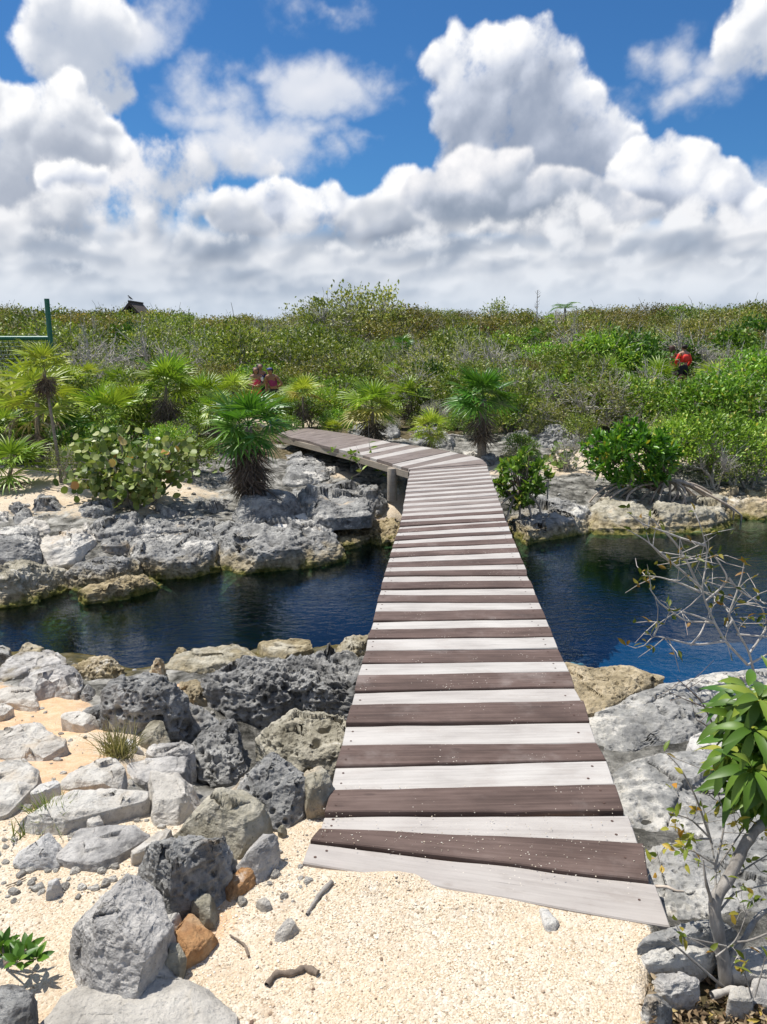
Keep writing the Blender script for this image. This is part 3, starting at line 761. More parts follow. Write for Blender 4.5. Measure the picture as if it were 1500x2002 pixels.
# ------------------------------------------------------------------ limestone
def stone_mat(name, dark, mid, light, white=0.3, warm=0.0, pits=0.5, algae=True, scale=1.0, rough_bump=1.0):
    m, g, out = new_mat(name)
    geo = g.n('ShaderNodeNewGeometry'); tc = g.n('ShaderNodeTexCoord'); oi = g.n('ShaderNodeObjectInfo')
    Pw = geo.outputs['Position']
    P = g.vm('ADD', tc.outputs['Object'], g.vm('SCALE', (5.1, 3.7, 9.3), s=g.m('MULTIPLY', oi.outputs['Random'], 11.0)))
    a = g.noise(P, 4.5 * scale, 8, 0.62, dist=0.3); b = g.noise(P, 17 * scale, 7, 0.68); l = g.noise(P, 1.6 * scale, 4, 0.5)
    f = g.m('ADD', g.m('MULTIPLY', a, 0.62), g.m('MULTIPLY', b, 0.38))
    c = g.ramp(f, [(0.34, dark), (0.47, mid), (0.58, light), (0.72, tuple(min(0.85, q * 1.25) for q in light))])
    wm = g.ss(g.m('ADD', l, g.m('MULTIPLY', g.m('SUBTRACT', b, 0.5), 0.6)), 0.62 - 0.25 * white, 0.74 - 0.25 * white, 0, 0.85)
    c = g.mix(wm, c, (0.70, 0.665, 0.60))
    if warm: c = g.mix(g.ss(g.noise(P, 2.6, 5, 0.6), 0.62 - warm * 0.3, 0.75 - warm * 0.2, 0, 0.8), c, (0.60, 0.47, 0.32))
    pv = g.vor(P, 26 * scale, 2, 0.5); pm = g.ss(pv, 0.26, 0.10)
    pn = g.ss(g.noise(P, 3.1, 3), 0.45, 0.6)
    pm = g.m('MULTIPLY', g.m('MULTIPLY', pm, pn), pits)
    c = g.mix(g.m('MULTIPLY', pm, 0.7), c, tuple(q * 0.35 for q in dark))
    sp_ = g.ss(g.noise(P, 70 * scale, 3, 0.6), 0.60, 0.72, 0, 0.5); c = g.mix(sp_, c, tuple(q * 0.6 for q in dark))
    if algae:
        z = g.m('ADD', g.sep(Pw)[2], g.m('MULTIPLY', g.m('SUBTRACT', a, 0.5), 0.32))
        tan = g.ramp(b, [(0.3, (0.10, 0.075, 0.035)), (0.5, (0.34, 0.27, 0.15)), (0.7, (0.56, 0.47, 0.30))])
        c = g.mix(g.ss(z, -0.66, -0.80, 0, 0.8), c, tan)
        alg = g.ramp(b, [(0.35, (0.035, 0.045, 0.008)), (0.5, (0.13, 0.13, 0.02)), (0.7, (0.30, 0.23, 0.06))])
        c = g.mix(g.ss(z, -0.80, -0.89, 0, 0.92), c, alg)
        c = g.mix(g.ss(z, -0.97, -1.4), c, (0.003, 0.022, 0.05))
    h = g.m('ADD', g.m('MULTIPLY', g.noise(P, 12 * scale, 10, 0.72), 1.0), g.m('MULTIPLY', pm, -0.5))
    bs = g.n('ShaderNodeBsdfPrincipled'); g.put(bs.inputs['Base Color'], c); bs.inputs['Roughness'].default_value = 0.93
    bs.inputs['Specular IOR Level'].default_value = 0.2
    g.put(bs.inputs['Normal'], g.bump(h, 0.85 * rough_bump, 0.045)); g.put(out.inputs[0], bs.outputs[0])
    return m
ST_GREY = stone_mat('grey_limestone', (0.09, 0.088, 0.084), (0.24, 0.235, 0.225), (0.40, 0.39, 0.365), 0.12, 0.08, 1.0)
ST_DARK = stone_mat('dark_karst_limestone', (0.065, 0.064, 0.060), (0.22, 0.215, 0.205), (0.42, 0.41, 0.385), 0.05, 0.05, 1.0)
ST_PALE = stone_mat('pale_limestone', (0.346, 0.319, 0.280), (0.542, 0.504, 0.446), (0.692, 0.644, 0.570), 0.5, 0.25, 0.35, scale=1.2)
ST_WHITE = stone_mat('white_limestone', (0.42, 0.41, 0.39), (0.58, 0.56, 0.53), (0.68, 0.66, 0.63), 0.6, 0.0, 0.3)
ST_TAN = stone_mat('tan_pitted_limestone', (0.136, 0.105, 0.063), (0.363, 0.297, 0.190), (0.567, 0.473, 0.327), 0.0, 0.2, 1.0)
ST_BLUE = stone_mat('blue_grey_limestone', (0.193, 0.185, 0.178), (0.399, 0.381, 0.360), (0.618, 0.587, 0.546), 0.25, 0.0, 0.6, scale=1.3)
ST_MIX = stone_mat('blotched_white_and_grey_limestone', (0.12, 0.12, 0.118), (0.30, 0.295, 0.28), (0.48, 0.465, 0.435), 0.50, 0.1, 0.8, scale=0.9)
ST_CLAY = stone_mat('orange_clay', (0.30, 0.15, 0.07), (0.50, 0.28, 0.13), (0.64, 0.42, 0.24), 0.0, 0.3, 0.2, algae=False)
ST_OLIVE = stone_mat('olive_grey_limestone', (0.147, 0.130, 0.094), (0.335, 0.305, 0.231), (0.509, 0.468, 0.374), 0.1, 0.1, 0.7)

def poly_radius(pts, phi):
    """distance from the centre to a closed polygon in each direction"""
    R_ = np.zeros_like(phi); d = np.stack([np.cos(phi), np.sin(phi)], 1)
    n = len(pts)
    for i in range(n):
        a, b = pts[i], pts[(i + 1) % n]; e = b - a
        den = d[:, 0] * e[1] - d[:, 1] * e[0]; den = np.where(np.abs(den) < 1e-9, 1e-9, den)
        t = (a[0] * e[1] - a[1] * e[0]) / den
        u = (a[0] * d[:, 1] - a[1] * d[:, 0]) / den
        ok = (t > 0) & (u >= -1e-6) & (u <= 1 + 1e-6)
        R_ = np.where(ok & (t > R_), t, R_)
    return np.maximum(R_, 0.01)
ROCKS = []
def ncut_few(l): return any(k in l for k in ('slab', 'shelf', 'ledge', 'flat', 'karst', 'edging'))
HGT = [('white flat-topped slab', 0.13), ('dark-fronted', 0.22), ('boulder shoulder', 0.18), ('rounded grey boulder', 0.22), ('ledge block', 0.16), ('blocky grey', 0.17), ('broad dark rock', 0.16), ('ledge rock', 0.14),
       ('pointed mossy', 0.20), ('jagged karst boulder', 0.26), ('round dark pitted', 0.16), ('grey pitted boulder', 0.18), ('karst lump', 0.18), ('round dark-grey stone', 0.10), ('drowned', 0.02), ('mossy stone shelf', 0.04), ('flat ledge at the foot', 0.05),
       ('split rock', 0.14), ('leaning grey slab', 0.12), ('tan shelf rock at the near', 0.16), ('huge blotched', 0.10), ('second blotched', 0.10), ('set in the crack', 0.16), ('low slab', 0.05), ('shelf', 0.07), ('outcrop', 0.16), ('pebble', 0.02), ('chip', 0.03), ('slab', 0.075), ('flake', 0.04), ('long flat slab', 0.10), ('block', 0.12), ('small', 0.05), ('stone', 0.07), ('rock', 0.10)]
GF = 'limestone blocks along the far bank'; GN = 'limestone blocks along the near bank'; GS_ = 'stones lying on the near sand left of the boardwalk'; GR = 'limestone slabs right of the boardwalk'; GW = 'long stones edging the gravel, lower right'
def rock(label, px, ztop, zbase, mat, crown=0.10, edge=0.12, flare=0.03, jag=0.05, facet=0.05, pit=0.0, tilt=(0, 0), seed=None, tf=None, name='rock', cat='rock', group=None, res=1.0, lump=0.035, cut=None):
    """the outline of the top face is given in pixels and laid on the level ztop; the stone then goes down to zbase"""
    if group == GF and pit == 0: pit = 0.7
    seed = seed if seed is not None else len(ROCKS) * 13 + 5
    if tf: px = [tf(*q) for q in px]
    fixed = group in (None, GW) or (group == GS_ and tf is Z5 and ztop > -0.02)
    if not fixed:
        h_ = next((v for k_, v in HGT if k_ in label), 0.09)
        pc = np.mean(np.array(px), 0); q_ = ground(pc[0], pc[1], h_)
        old = ztop; ztop = q_.z + h_; zbase = min(ztop - (0.28 if ztop > -0.45 else 0.5), zbase if zbase < -1.0 else 9)
    P2 = np.array([at(q[0], q[1], ztop)[:2] for q in px])
    # area centroid
    x, y = P2[:, 0], P2[:, 1]; x2, y2 = np.roll(x, -1), np.roll(y, -1); cr = x * y2 - x2 * y; A_ = cr.sum() / 2
    c = np.array([((x + x2) * cr).sum(), ((y + y2) * cr).sum()]) / (6 * A_)
    pts = (P2 - c) * (1.13 if ncut_few(label) else 1.20); size = math.sqrt(abs(A_)); hgt_ = ztop - zbase
    dist = math.hypot(c[0], c[1]); pxsize = size / dist * FPX * 0.75
    nphi = int(min(460, max(40, 3.0 * pxsize * res))); nt = int(min(240, max(22, (1.0 * pxsize + hgt_ / dist * FPX) * 0.75 * res)))
    phi = np.arange(nphi) * 2 * math.pi / nphi
    Rp = poly_radius(pts, phi)
    ker = np.exp(-0.5 * (np.arange(-4, 5) / 1.6) ** 2); ker /= ker.sum()
    Rp = np.convolve(np.concatenate([Rp[-4:], Rp, Rp[:4]]), ker, 'valid')
    s = np.linspace(0, 1, nt + 1)[1:]
    ts = 0.5 * size / (0.5 * size + hgt_ + 0.02); ts = min(0.75, max(0.35, ts))
    rr = np.where(s < ts, s / ts, 1.0); down = np.where(s < ts, 0, (s - ts) / (1 - ts))
    e = edge
    # rounded shoulder between the top and the side
    rad = rr * (1 - e * sstep(rr, 0.6, 1.0) * 0.5) + np.where(s >= ts, e * 0.5 * sstep(down, 0, 0.25) + flare * down * hgt_ / max(size, .05), 0)
    drop = crown * size * rr ** 2.6 + e * size * 0.22 * sstep(rr, 0.80, 1.0)
    RR = rad[:, None] * Rp[None, :]
    X = RR * np.cos(phi)[None, :]; Y = RR * np.sin(phi)[None, :]
    Z0 = -drop[:, None] + 0 * RR
    # worn steps and tilted facets on top
    Pt = np.stack([X, Y, 0 * X], -1).reshape(-1, 3)
    F1, F2, VV, RC = worley(Pt / (size * 0.55) + seed * 3.1, seed)
    fac = ((VV[:, :2] * (RC[:, :2] - 0.5) * 2.2).sum(1) + (RC[:, 2] - 0.5) * 0.5).reshape(X.shape) * facet * size * 1.4
    fac = np.maximum(fac, -0.035 * size)
    Z0 = Z0 + fac * (1 - sstep(rr, 0.70, 0.98))[:, None] + tilt[0] * X + tilt[1] * Y
    Z = Z0 + ztop
    Z = Z + (zbase - Z) * down[:, None]
    V = np.concatenate([[[0, 0, ztop + float(np.mean(Z0[0]))]], np.stack([X, Y, Z], -1).reshape(-1, 3)])
    jj, ii = np.meshgrid(np.arange(nt - 1), np.arange(nphi), indexing='ij'); i2 = (ii + 1) % nphi
    a0 = 1 + jj * nphi; F = np.stack([a0 + ii, a0 + nphi + ii, a0 + nphi + i2, a0 + i2], -1).reshape(-1, 4)
    k = np.arange(nphi); Ft = np.stack([np.zeros(nphi, int), 1 + k, 1 + (k + 1) % nphi, 1 + (k + 1) % nphi], -1)
    # broken faces: chop the block with a few planes
    r_ = np.random.RandomState(seed + 77)
    few = ncut_few(label); ncut = cut if cut is not None else (0 if group == GR else (3 if few else 6))
    C3 = V[1:].copy(); ctr = np.array([0, 0, ztop - 0.5 * min(hgt_, size)])
    for q in range(ncut):
        n_ = np.array([r_.randn(), r_.randn() - 0.4, 0.15 + 0.9 * r_.rand()]); n_ /= np.linalg.norm(n_)
        pr = (C3 - ctr) @ n_; lim = np.quantile(pr, (0.93 if few else 0.87) + 0.06 * r_.rand() - (0 if few else min(0.10, facet * 0.5)))
        wob = 0.03 * size * fbm(C3 / size * 3.0 + q * 9 + seed, 3, seed + q)
        ex = np.maximum(pr - lim - wob, 0)
        C3 = C3 - ex[:, None] * n_ * 0.93
    V[1:] = C3
    # displacement along the normals
    G3 = V[1:].reshape(nt, nphi, 3)
    du = np.roll(G3, -1, 1) - np.roll(G3, 1, 1); dv = np.gradient(G3, axis=0)
    N = np.cross(dv, du); N /= np.maximum(np.linalg.norm(N, axis=2, keepdims=True), 1e-9)
    N = N.reshape(-1, 3); Q = V[1:]
    sc = 1.0 / size
    d = lump * size * fbm(Q * sc * 2.0 + seed, 2, seed + 1) 
    rid = fbm(Q * sc * 4.5 + seed, 5, seed + 2, 0.55, ridged=True)
    d = d + jag * size * 0.55 * (rid - 0.2)
    fine = fbm(Q * 22.0 + seed, 4, seed + 3, 0.6); d = d + jag * 0.16 * fine * min(1, size * 2)
    if pit:
        w = fbm(Q * 9, 2, seed + 8)
        f1, f2, _, rc = worley(Q * 13.0 + w[:, None] * 0.4, seed + 4); on = (rc[:, 2] > 0.45)
        d = d - pit * 0.040 * np.where(on, sstep(f1, 0.48, 0.18), 0) * sstep(fbm(Q * 2.2, 2, seed + 6), -0.35, 0.15)
        f1, f2, _, rc = worley(Q * 34.0 + w[:, None] * 0.6, seed + 5); on = (rc[:, 2] > 0.4)
        d = d - pit * 0.013 * np.where(on, sstep(f1, 0.48, 0.15), 0)
    dwn = np.repeat(down, nphi)
    d = np.where(dwn > 0.02, d * 0.75, d)
    Q = Q + N * (d * (1 - 0.6 * dwn ** 6))[:, None]
    V[1:] = Q
    V[0, 2] = Q[:nphi, 2].mean()
    me = mesh_np(name, V, np.concatenate([F, Ft[:, [0, 1, 2, 3]]])[:len(F)], [mat])
    # top fan as triangles
    bm = bmesh.new(); bm.from_mesh(me); bm.verts.ensure_lookup_table()
    for q in range(nphi):
        f = bm.faces.new((bm.verts[0], bm.verts[1 + q], bm.verts[1 + (q + 1) % nphi])); f.smooth = True
    bmesh.ops.recalc_face_normals(bm, faces=bm.faces)
    bm.to_mesh(me); bm.free()
    o = link(name, me, loc=(c[0], c[1], 0)); tag(o, label, cat, group)
    ROCKS.append(o)
    return o
Z4 = lambda x, y: (x / 1.875, 900 + y / 1.875)
Z5 = lambda x, y: (x / 2.0833, 1300 + y / 2.0833)
Z6 = lambda x, y: (1000 + x / 3.0, 1000 + y / 3.0)
Z7 = lambda x, y: (1000 + x / 3.0, 1450 + y / 3.0)
ZB = lambda x, y: (x / 3.947, 1230 + y / 3.947)
ZC = lambda x, y: (1180 + x / 4.6875, 1280 + y / 4.6875)
GF = 'limestone blocks along the far bank'; GN = 'limestone blocks along the near bank'; GS_ = 'stones lying on the near sand left of the boardwalk'; GR = 'limestone slabs right of the boardwalk'
# ---- far bank, left of the boardwalk
rock('big grey ledge block with yellow foot in the water, left of the boardwalk, far bank', [(785, 245), (700, 210), (760, 165), (900, 185), (1180, 228), (1228, 270), (1120, 292), (960, 305), (815, 315)], -0.34, -1.5, ST_GREY, crown=0.03, edge=0.10, jag=0.10, facet=0.05, pit=0.8, tf=Z4, group=GF)
rock('bright white flat-topped slab on the grey ledge block of the far bank', [(960, 200), (1050, 172), (1160, 175), (1185, 215), (1110, 232), (990, 228)], -0.22, -0.55, ST_WHITE, crown=0.03, edge=0.1, jag=0.05, facet=0.03, tf=Z4, group=GF)
rock('large dark-fronted grey boulder behind the white slab on the far bank', [(1135, 175), (1085, 125), (1060, 75), (1160, 48), (1300, 65), (1350, 125), (1340, 160), (1240, 165)], -0.13, -0.75, ST_GREY, crown=0.06, edge=0.16, jag=0.07, facet=0.10, tf=Z4, group=GF, tilt=(0.0, -0.05))
rock('rounded grey boulder in front of the big fan palm on the far bank', [(870, 165), (880, 112), (960, 85), (1070, 110), (1132, 150), (1120, 172), (1000, 178), (930, 188)], -0.20, -0.7, ST_GREY, crown=0.10, edge=0.2, jag=0.06, facet=0.07, tf=Z4, group=GF)
rock('tan ledge rock with mossy foot against the left boardwalk edge, far bank', [(1195, 230), (1260, 200), (1380, 198), (1490, 165), (1500, 215), (1430, 245), (1370, 250), (1300, 280), (1235, 285)], -0.52, -1.5, ST_TAN, crown=0.05, edge=0.15, jag=0.14, facet=0.10, pit=1.2, tf=Z4, group=GF)
rock('low mossy dark rock at the waterline beside the boardwalk, far bank', [(1330, 285), (1400, 250), (1490, 235), (1500, 290), (1430, 305), (1350, 305)], -0.74, -1.5, ST_TAN, jag=0.16, pit=1.2, tf=Z4, group=GF)
rock('smooth pale grey slab between the fan palm and the wooden stump post', [(1050, 50), (1040, 5), (1120, -15), (1190, -5), (1205, 30), (1140, 48)], -0.24, -0.6, ST_GREY, crown=0.05, edge=0.2, jag=0.05, tf=Z4, group=GF)
rock('grey boulder shoulder right behind the dark-fronted boulder', [(1290, 75), (1330, 60), (1400, 90), (1430, 140), (1370, 165), (1345, 130)], -0.27, -0.8, ST_GREY, crown=0.1, edge=0.2, jag=0.10, facet=0.08, tf=Z4, group=GF)
rock('wide grey ledge block left of the vertical crack on the far bank', [(450, 300), (520, 262), (640, 240), (770, 245), (788, 300), (700, 328), (590, 335), (500, 325)], -0.47, -1.4, ST_GREY, crown=0.04, edge=0.12, jag=0.10, facet=0.06, pit=0.8, tf=Z4, group=GF)
rock('blocky grey rock at the water below the seagrape shrub', [(245, 385), (300, 335), (360, 315), (450, 335), (505, 370), (490, 415), (400, 405), (300, 425)], -0.58, -1.5, ST_GREY, crown=0.05, edge=0.12, jag=0.10, facet=0.08, pit=0.9, tf=Z4, group=GF)
rock('broad dark rock of the far bank meeting the left border of the photo', [(-60, 345), (40, 322), (130, 328), (190, 352), (240, 360), (215, 400), (120, 425), (20, 435), (-90, 440)], -0.50, -1.5, ST_OLIVE, crown=0.05, edge=0.14, jag=0.11, facet=0.07, pit=0.8, tf=Z4, group=GF)
rock('flat grey slab above the broad dark rock at the far left', [(-60, 255), (60, 228), (125, 245), (132, 290), (60, 312), (-60, 318)], -0.42, -0.9, ST_GREY, crown=0.04, jag=0.08, facet=0.08, tf=Z4, group=GF)
rock('sun-bleached slab in the middle of the left far bank', [(135, 295), (180, 248), (260, 218), (330, 232), (345, 270), (260, 312), (180, 322)], -0.42, -0.9, ST_PALE, crown=0.04, jag=0.06, facet=0.10, tf=Z4, group=GF)
rock('cracked grey slab above the sun-bleached slab', [(295, 225), (370, 203), (470, 192), (530, 212), (480, 250), (380, 255)], -0.37, -0.8, ST_GREY, jag=0.10, facet=0.12, tf=Z4, group=GF)
rock('small wedge stone right of the sun-bleached slab', [(370, 270), (430, 248), (492, 268), (450, 298), (380, 298)], -0.39, -0.8, ST_GREY, jag=0.10, facet=0.14, tf=Z4, group=GF)
rock('narrow grey slab under the right half of the seagrape shrub', [(480, 232), (560, 205), (680, 212), (720, 235), (600, 245), (520, 255)], -0.36, -0.8, ST_GREY, jag=0.10, facet=0.12, tf=Z4, group=GF)
rock('flat ledge at the foot of the crack, yellow with algae', [(585, 350), (660, 332), (790, 335), (800, 375), (700, 372), (620, 378)], -0.66, -1.5, ST_TAN, jag=0.12, pit=1.0, tf=Z4, group=GF)
rock('drowned yellow shelf reaching under the water, left far bank', [(800, 390), (980, 352), (1215, 325), (1210, 350), (1000, 392), (880, 405)], -0.86, -1.5, ST_TAN, jag=0.10, pit=0.8, tf=Z4, group=GF)
rock('mossy stone shelf at the waterline below the blocky grey rock', [(300, 455), (420, 430), (560, 395), (640, 385), (560, 425), (430, 460), (330, 478)], -0.82, -1.5, ST_TAN, jag=0.12, pit=0.8, tf=Z4, group=GF)
for lb, p, z0, z1, mt in (
    ('round grey stone on the left beach sand beside the thin palm', [(30, 165), (60, 142), (95, 152), (92, 175), (45, 178)], -0.28, -0.6, ST_GREY),
    ('flat grey stone below the round stone on the left beach sand', [(45, 192), (110, 172), (116, 195), (60, 208)], -0.31, -0.6, ST_GREY),
    ('dark angular stone at the foot of the thin palm', [(110, 165), (140, 122), (200, 112), (232, 140), (200, 175), (140, 182)], -0.24, -0.6, ST_DARK),
    ('small pale stone at the left border of the beach sand', [(-20, 178), (35, 178), (45, 205), (-5, 216)], -0.32, -0.6, ST_PALE),
    ('grey stone shaded by the middle of the seagrape shrub', [(560, 175), (650, 152), (760, 152), (700, 192), (600, 202)], -0.30, -0.7, ST_GREY),
    ('grey stone between the seagrape shrub and the big fan palm', [(700, 140), (790, 110), (860, 112), (868, 150), (790, 172), (720, 168)], -0.26, -0.7, ST_GREY),
    ('dark stone under the left part of the seagrape shrub', [(260, 165), (340, 140), (430, 150), (440, 185), (340, 200), (270, 195)], -0.30, -0.7, ST_DARK),
    ('small jumbled stone left of the cracked slab, far bank', [(60, 222), (110, 205), (170, 212), (180, 235), (110, 240)], -0.36, -0.7, ST_PALE),
    ('jagged stone above the vertical crack of the far bank', [(640, 205), (720, 190), (780, 205), (770, 235), (690, 232)], -0.34, -0.8, ST_GREY)):
    rock(lb, p, z0, z1, mt, crown=0.10, edge=0.2, jag=0.09, facet=0.14, tf=Z4, group=GF)
for lb, p, z0, mt in (
    ('broken white-edged stone under the second stretch of boardwalk', [(628, 912), (648, 900), (672, 903), (668, 914), (640, 925)], -0.22, ST_PALE),
    ('grey stone right of the broken white-edged stone', [(672, 906), (700, 898), (724, 906), (705, 918), (680, 918)], -0.24, ST_GREY),
    ('dark flat stone in front of the wooden stump post', [(742, 942), (775, 936), (795, 942), (780, 952), (750, 952)], -0.33, ST_OLIVE),
    ('grey stone beside the far end of the boardwalk', [(560, 880), (580, 872), (600, 880), (592, 892), (568, 894)], -0.22, ST_GREY),
    ('small grey stone among those at the far end of the boardwalk', [(588, 894), (612, 886), (626, 895), (610, 904), (590, 904)], -0.24, ST_GREY)):
    rock(lb, p, z0, z0 - 0.35, mt, crown=0.10, edge=0.2, jag=0.08, facet=0.15, group=GF)
# grey rocks behind the boardwalk bend
for lb, p, z0, mt in (
    ('low grey rock behind the boardwalk between the two middle fan palms', [(650, 838), (720, 828), (790, 838), (800, 856), (740, 852), (680, 846)], -0.14, ST_GREY),
    ('grey rock behind the small fan palm at the boardwalk bend', [(770, 850), (830, 838), (890, 852), (880, 872), (810, 868)], -0.16, ST_GREY),
    ('pale stone at the outer corner of the boardwalk bend', [(905, 880), (935, 876), (948, 888), (925, 893)], -0.16, ST_PALE),
    ('dark round stone at the outer corner of the boardwalk bend', [(935, 888), (962, 884), (972, 898), (950, 906)], -0.16, ST_DARK),
    ('long grey outcrop behind the right-hand fan palm', [(985, 850), (1050, 828), (1120, 838), (1155, 855), (1100, 868), (1010, 868)], -0.10, ST_GREY),
    ('grey outcrop right of the long outcrop, half behind shrubs', [(1000, 815), (1060, 808), (1090, 822), (1040, 832)], -0.02, ST_MIX)):
    rock(lb, p, z0, z0 - 0.5, mt, crown=0.06, edge=0.2, jag=0.10, facet=0.10, pit=0.6, group='limestone outcrops behind the boardwalk bend')
# ---- far bank, right of the boardwalk
rock('broad worn grey shelf under the small mangrove, right far bank', [(985, 1010), (1000, 950), (1080, 935), (1160, 960), (1150, 1000), (1100, 1018), (1030, 1028)], -0.60, -1.4, ST_GREY, crown=0.05, edge=0.15, jag=0.08, facet=0.07, pit=0.8, group=GF)
rock('dark wet rock with green top touching the right edge of the boardwalk, far bank', [(988, 1012), (1020, 1004), (1050, 1015), (1040, 1032), (1000, 1034)], -0.72, -1.4, ST_TAN, jag=0.14, pit=1.2, group=GF)
rock('grey shelf beneath the arching mangrove roots', [(1130, 990), (1180, 965), (1300, 950), (1420, 955), (1450, 985), (1380, 1003), (1250, 1008), (1160, 1008)], -0.76, -1.4, ST_OLIVE, crown=0.05, edge=0.15, jag=0.08, facet=0.06, pit=0.8, group=GF)
rock('tan shelf beyond the mangrove roots at the right border', [(1390, 975), (1400, 940), (1480, 930), (1560, 940), (1570, 975), (1480, 985)], -0.62, -1.4, ST_TAN, crown=0.05, edge=0.15, jag=0.08, facet=0.06, pit=0.7, group=GF)
rock('small pale rock at the right border behind the tan shelf', [(1395, 905), (1420, 893), (1440, 900), (1430, 915)], -0.35, -0.7, ST_PALE, jag=0.08, facet=0.1, group=GF)
# ---- near bank, left
rock('tan pitted rock at the near waterline, left', [(245, 735), (330, 705), (430, 698), (510, 745), (480, 768), (380, 768), (280, 760)], -0.78, -1.4, ST_TAN, crown=0.10, edge=0.25, jag=0.14, pit=1.6, tf=Z4, group=GN)
rock('pointed mossy rock standing at the near waterline', [(535, 742), (545, 705), (572, 690), (605, 705), (612, 742), (575, 755)], -0.66, -1.3, ST_TAN, crown=0.45, edge=0.4, jag=0.12, facet=0.12, pit=1.0, tf=Z4, group=GN)
rock('low green mossy rock right of the pointed rock', [(608, 700), (650, 678), (700, 674), (705, 695), (650, 715), (615, 718)], -0.80, -1.3, ST_TAN, crown=0.2, edge=0.3, jag=0.10, tf=Z4, group=GN)
rock('long flat slab with a crack along the near waterline', [(610, 745), (660, 705), (760, 682), (900, 662), (945, 668), (955, 705), (900, 718), (850, 742), (720, 762)], -0.72, -1.3, ST_OLIVE, crown=0.03, edge=0.10, jag=0.06, facet=0.05, tf=Z4, group=GN)
rock('smooth slab right of the crack at the near waterline', [(950, 662), (1010, 655), (1130, 650), (1142, 682), (1040, 705), (965, 705)], -0.70, -1.3, ST_OLIVE, crown=0.04, edge=0.12, jag=0.05, facet=0.04, tf=Z4, group=GN)
rock('olive rock at the water touching the left edge of the boardwalk, near bank', [(1145, 668), (1250, 642), (1375, 625), (1375, 690), (1250, 700), (1160, 698)], -0.64, -1.3, ST_OLIVE, crown=0.06, edge=0.2, jag=0.10, facet=0.08, pit=1.0, tf=Z4, group=GN)
rock('big jagged karst boulder full of dark holes left of the boardwalk, near bank', [(722, 772), (780, 745), (870, 728), (1000, 712), (1150, 700), (1340, 690), (1345, 770), (1330, 830), (1200, 810), (1080, 800), (980, 820), (900, 815), (800, 800)], -0.38, -1.1, ST_DARK, crown=0.06, edge=0.20, jag=0.15, facet=0.10, pit=2.4, tf=Z4, group=GN, res=1.2)
rock('round dark pitted rock left of the jagged karst boulder', [(350, 812), (430, 775), (540, 762), (640, 778), (672, 812), (640, 838), (500, 845), (400, 838)], -0.50, -1.0, ST_DARK, crown=0.14, edge=0.3, jag=0.12, facet=0.08, pit=2.0, tf=Z4, group=GN)
rock('olive flat rock below the jagged karst boulder beside the boardwalk', [(1060, 235), (1160, 195), (1300, 185), (1430, 190), (1400, 330), (1330, 360), (1220, 340), (1130, 300)], -0.42, -0.9, ST_OLIVE, crown=0.08, edge=0.2, jag=0.08, facet=0.10, pit=1.0, tf=Z5, group=GN)
rock('dark split rock tucked against the left edge of the boardwalk', [(1230, 380), (1290, 270), (1400, 240), (1395, 400), (1340, 430), (1260, 420)], -0.30, -0.9, ST_DARK, crown=0.1, edge=0.25, jag=0.15, facet=0.12, pit=2.0, tf=Z5, group=GN)
rock('smooth olive stone close to the boardwalk edge, below the split rock', [(1225, 400), (1290, 385), (1360, 430), (1350, 520), (1290, 540), (1240, 470)], -0.20, -0.8, ST_OLIVE, crown=0.12, edge=0.3, jag=0.05, facet=0.08, tf=Z5, group=GN)
rock('tan shadowed rock in the gap between the karst boulders', [(730, 60), (800, 50), (860, 90), (840, 125), (760, 120)], -0.66, -1.1, ST_TAN, jag=0.10, pit=1.0, tf=Z5, group=GN)
rock('wide low grey karst slab on the near slope', [(300, 165), (440, 112), (620, 105), (800, 138), (880, 175), (905, 215), (850, 240), (700, 232), (500, 205), (390, 195)], -0.36, -0.8, ST_GREY, crown=0.08, edge=0.25, jag=0.07, facet=0.05, pit=1.6, tf=Z5, group=GN)
rock('grey pitted boulder with a rounded back beside the boardwalk and gravel', [(925, 400), (960, 340), (1040, 300), (1140, 315), (1230, 375), (1275, 455), (1210, 510), (1080, 505), (980, 470)], -0.14, -0.8, ST_GREY, crown=0.16, edge=0.3, jag=0.08, facet=0.06, pit=1.8, tf=Z5, group=GN, res=1.2)
rock('dark jagged karst lump behind the grey pitted boulder', [(780, 330), (800, 270), (890, 215), (965, 215), (965, 300), (990, 350), (930, 390), (830, 400)], -0.20, -0.8, ST_DARK, crown=0.14, edge=0.25, jag=0.15, facet=0.15, pit=1.8, tf=Z5, group=GN)
rock('small jagged grey rock at the edge of the gravel beside the boardwalk', [(1150, 540), (1200, 515), (1270, 530), (1310, 590), (1250, 590), (1190, 565)], -0.06, -0.5, ST_DARK, crown=0.15, edge=0.3, jag=0.15, facet=0.15, pit=1.2, tf=Z5, group=GN)
# ---- stones on the near sand
def sand_rock(lb, p, z0, z1, mt, **k):
    kw = dict(crown=0.05, edge=0.12, jag=0.04, facet=0.06, flare=-0.1, tf=Z5, group=GS_); kw.update(k)
    return rock(lb, p, z0, z1, mt, **kw)
sand_rock('round dark-grey stone beside the pale dry grass tuft', [(548, 285), (560, 235), (620, 208), (690, 215), (714, 258), (690, 290), (620, 300)], -0.19, -0.5, ST_OLIVE, crown=0.22, edge=0.5, jag=0.04, facet=0.02, lump=0.06)
sand_rock('thin undercut slab with a black shadow left of the dry grass tuft', [(240, 190), (320, 185), (410, 218), (350, 238), (300, 228)], -0.22, -0.40, ST_PALE, tilt=(0.05, 0.1))
sand_rock('wide pale slab at the left border, broken in two', [(-60, 255), (150, 225), (180, 255), (255, 285), (245, 315), (130, 378), (-60, 372)], -0.19, -0.36, ST_PALE, jag=0.05, facet=0.10)
sand_rock('pale angular slab below the wide slab at the left border', [(-40, 405), (60, 372), (150, 420), (145, 468), (90, 520), (30, 585), (-40, 600)], -0.09, -0.3, ST_PALE, facet=0.10)
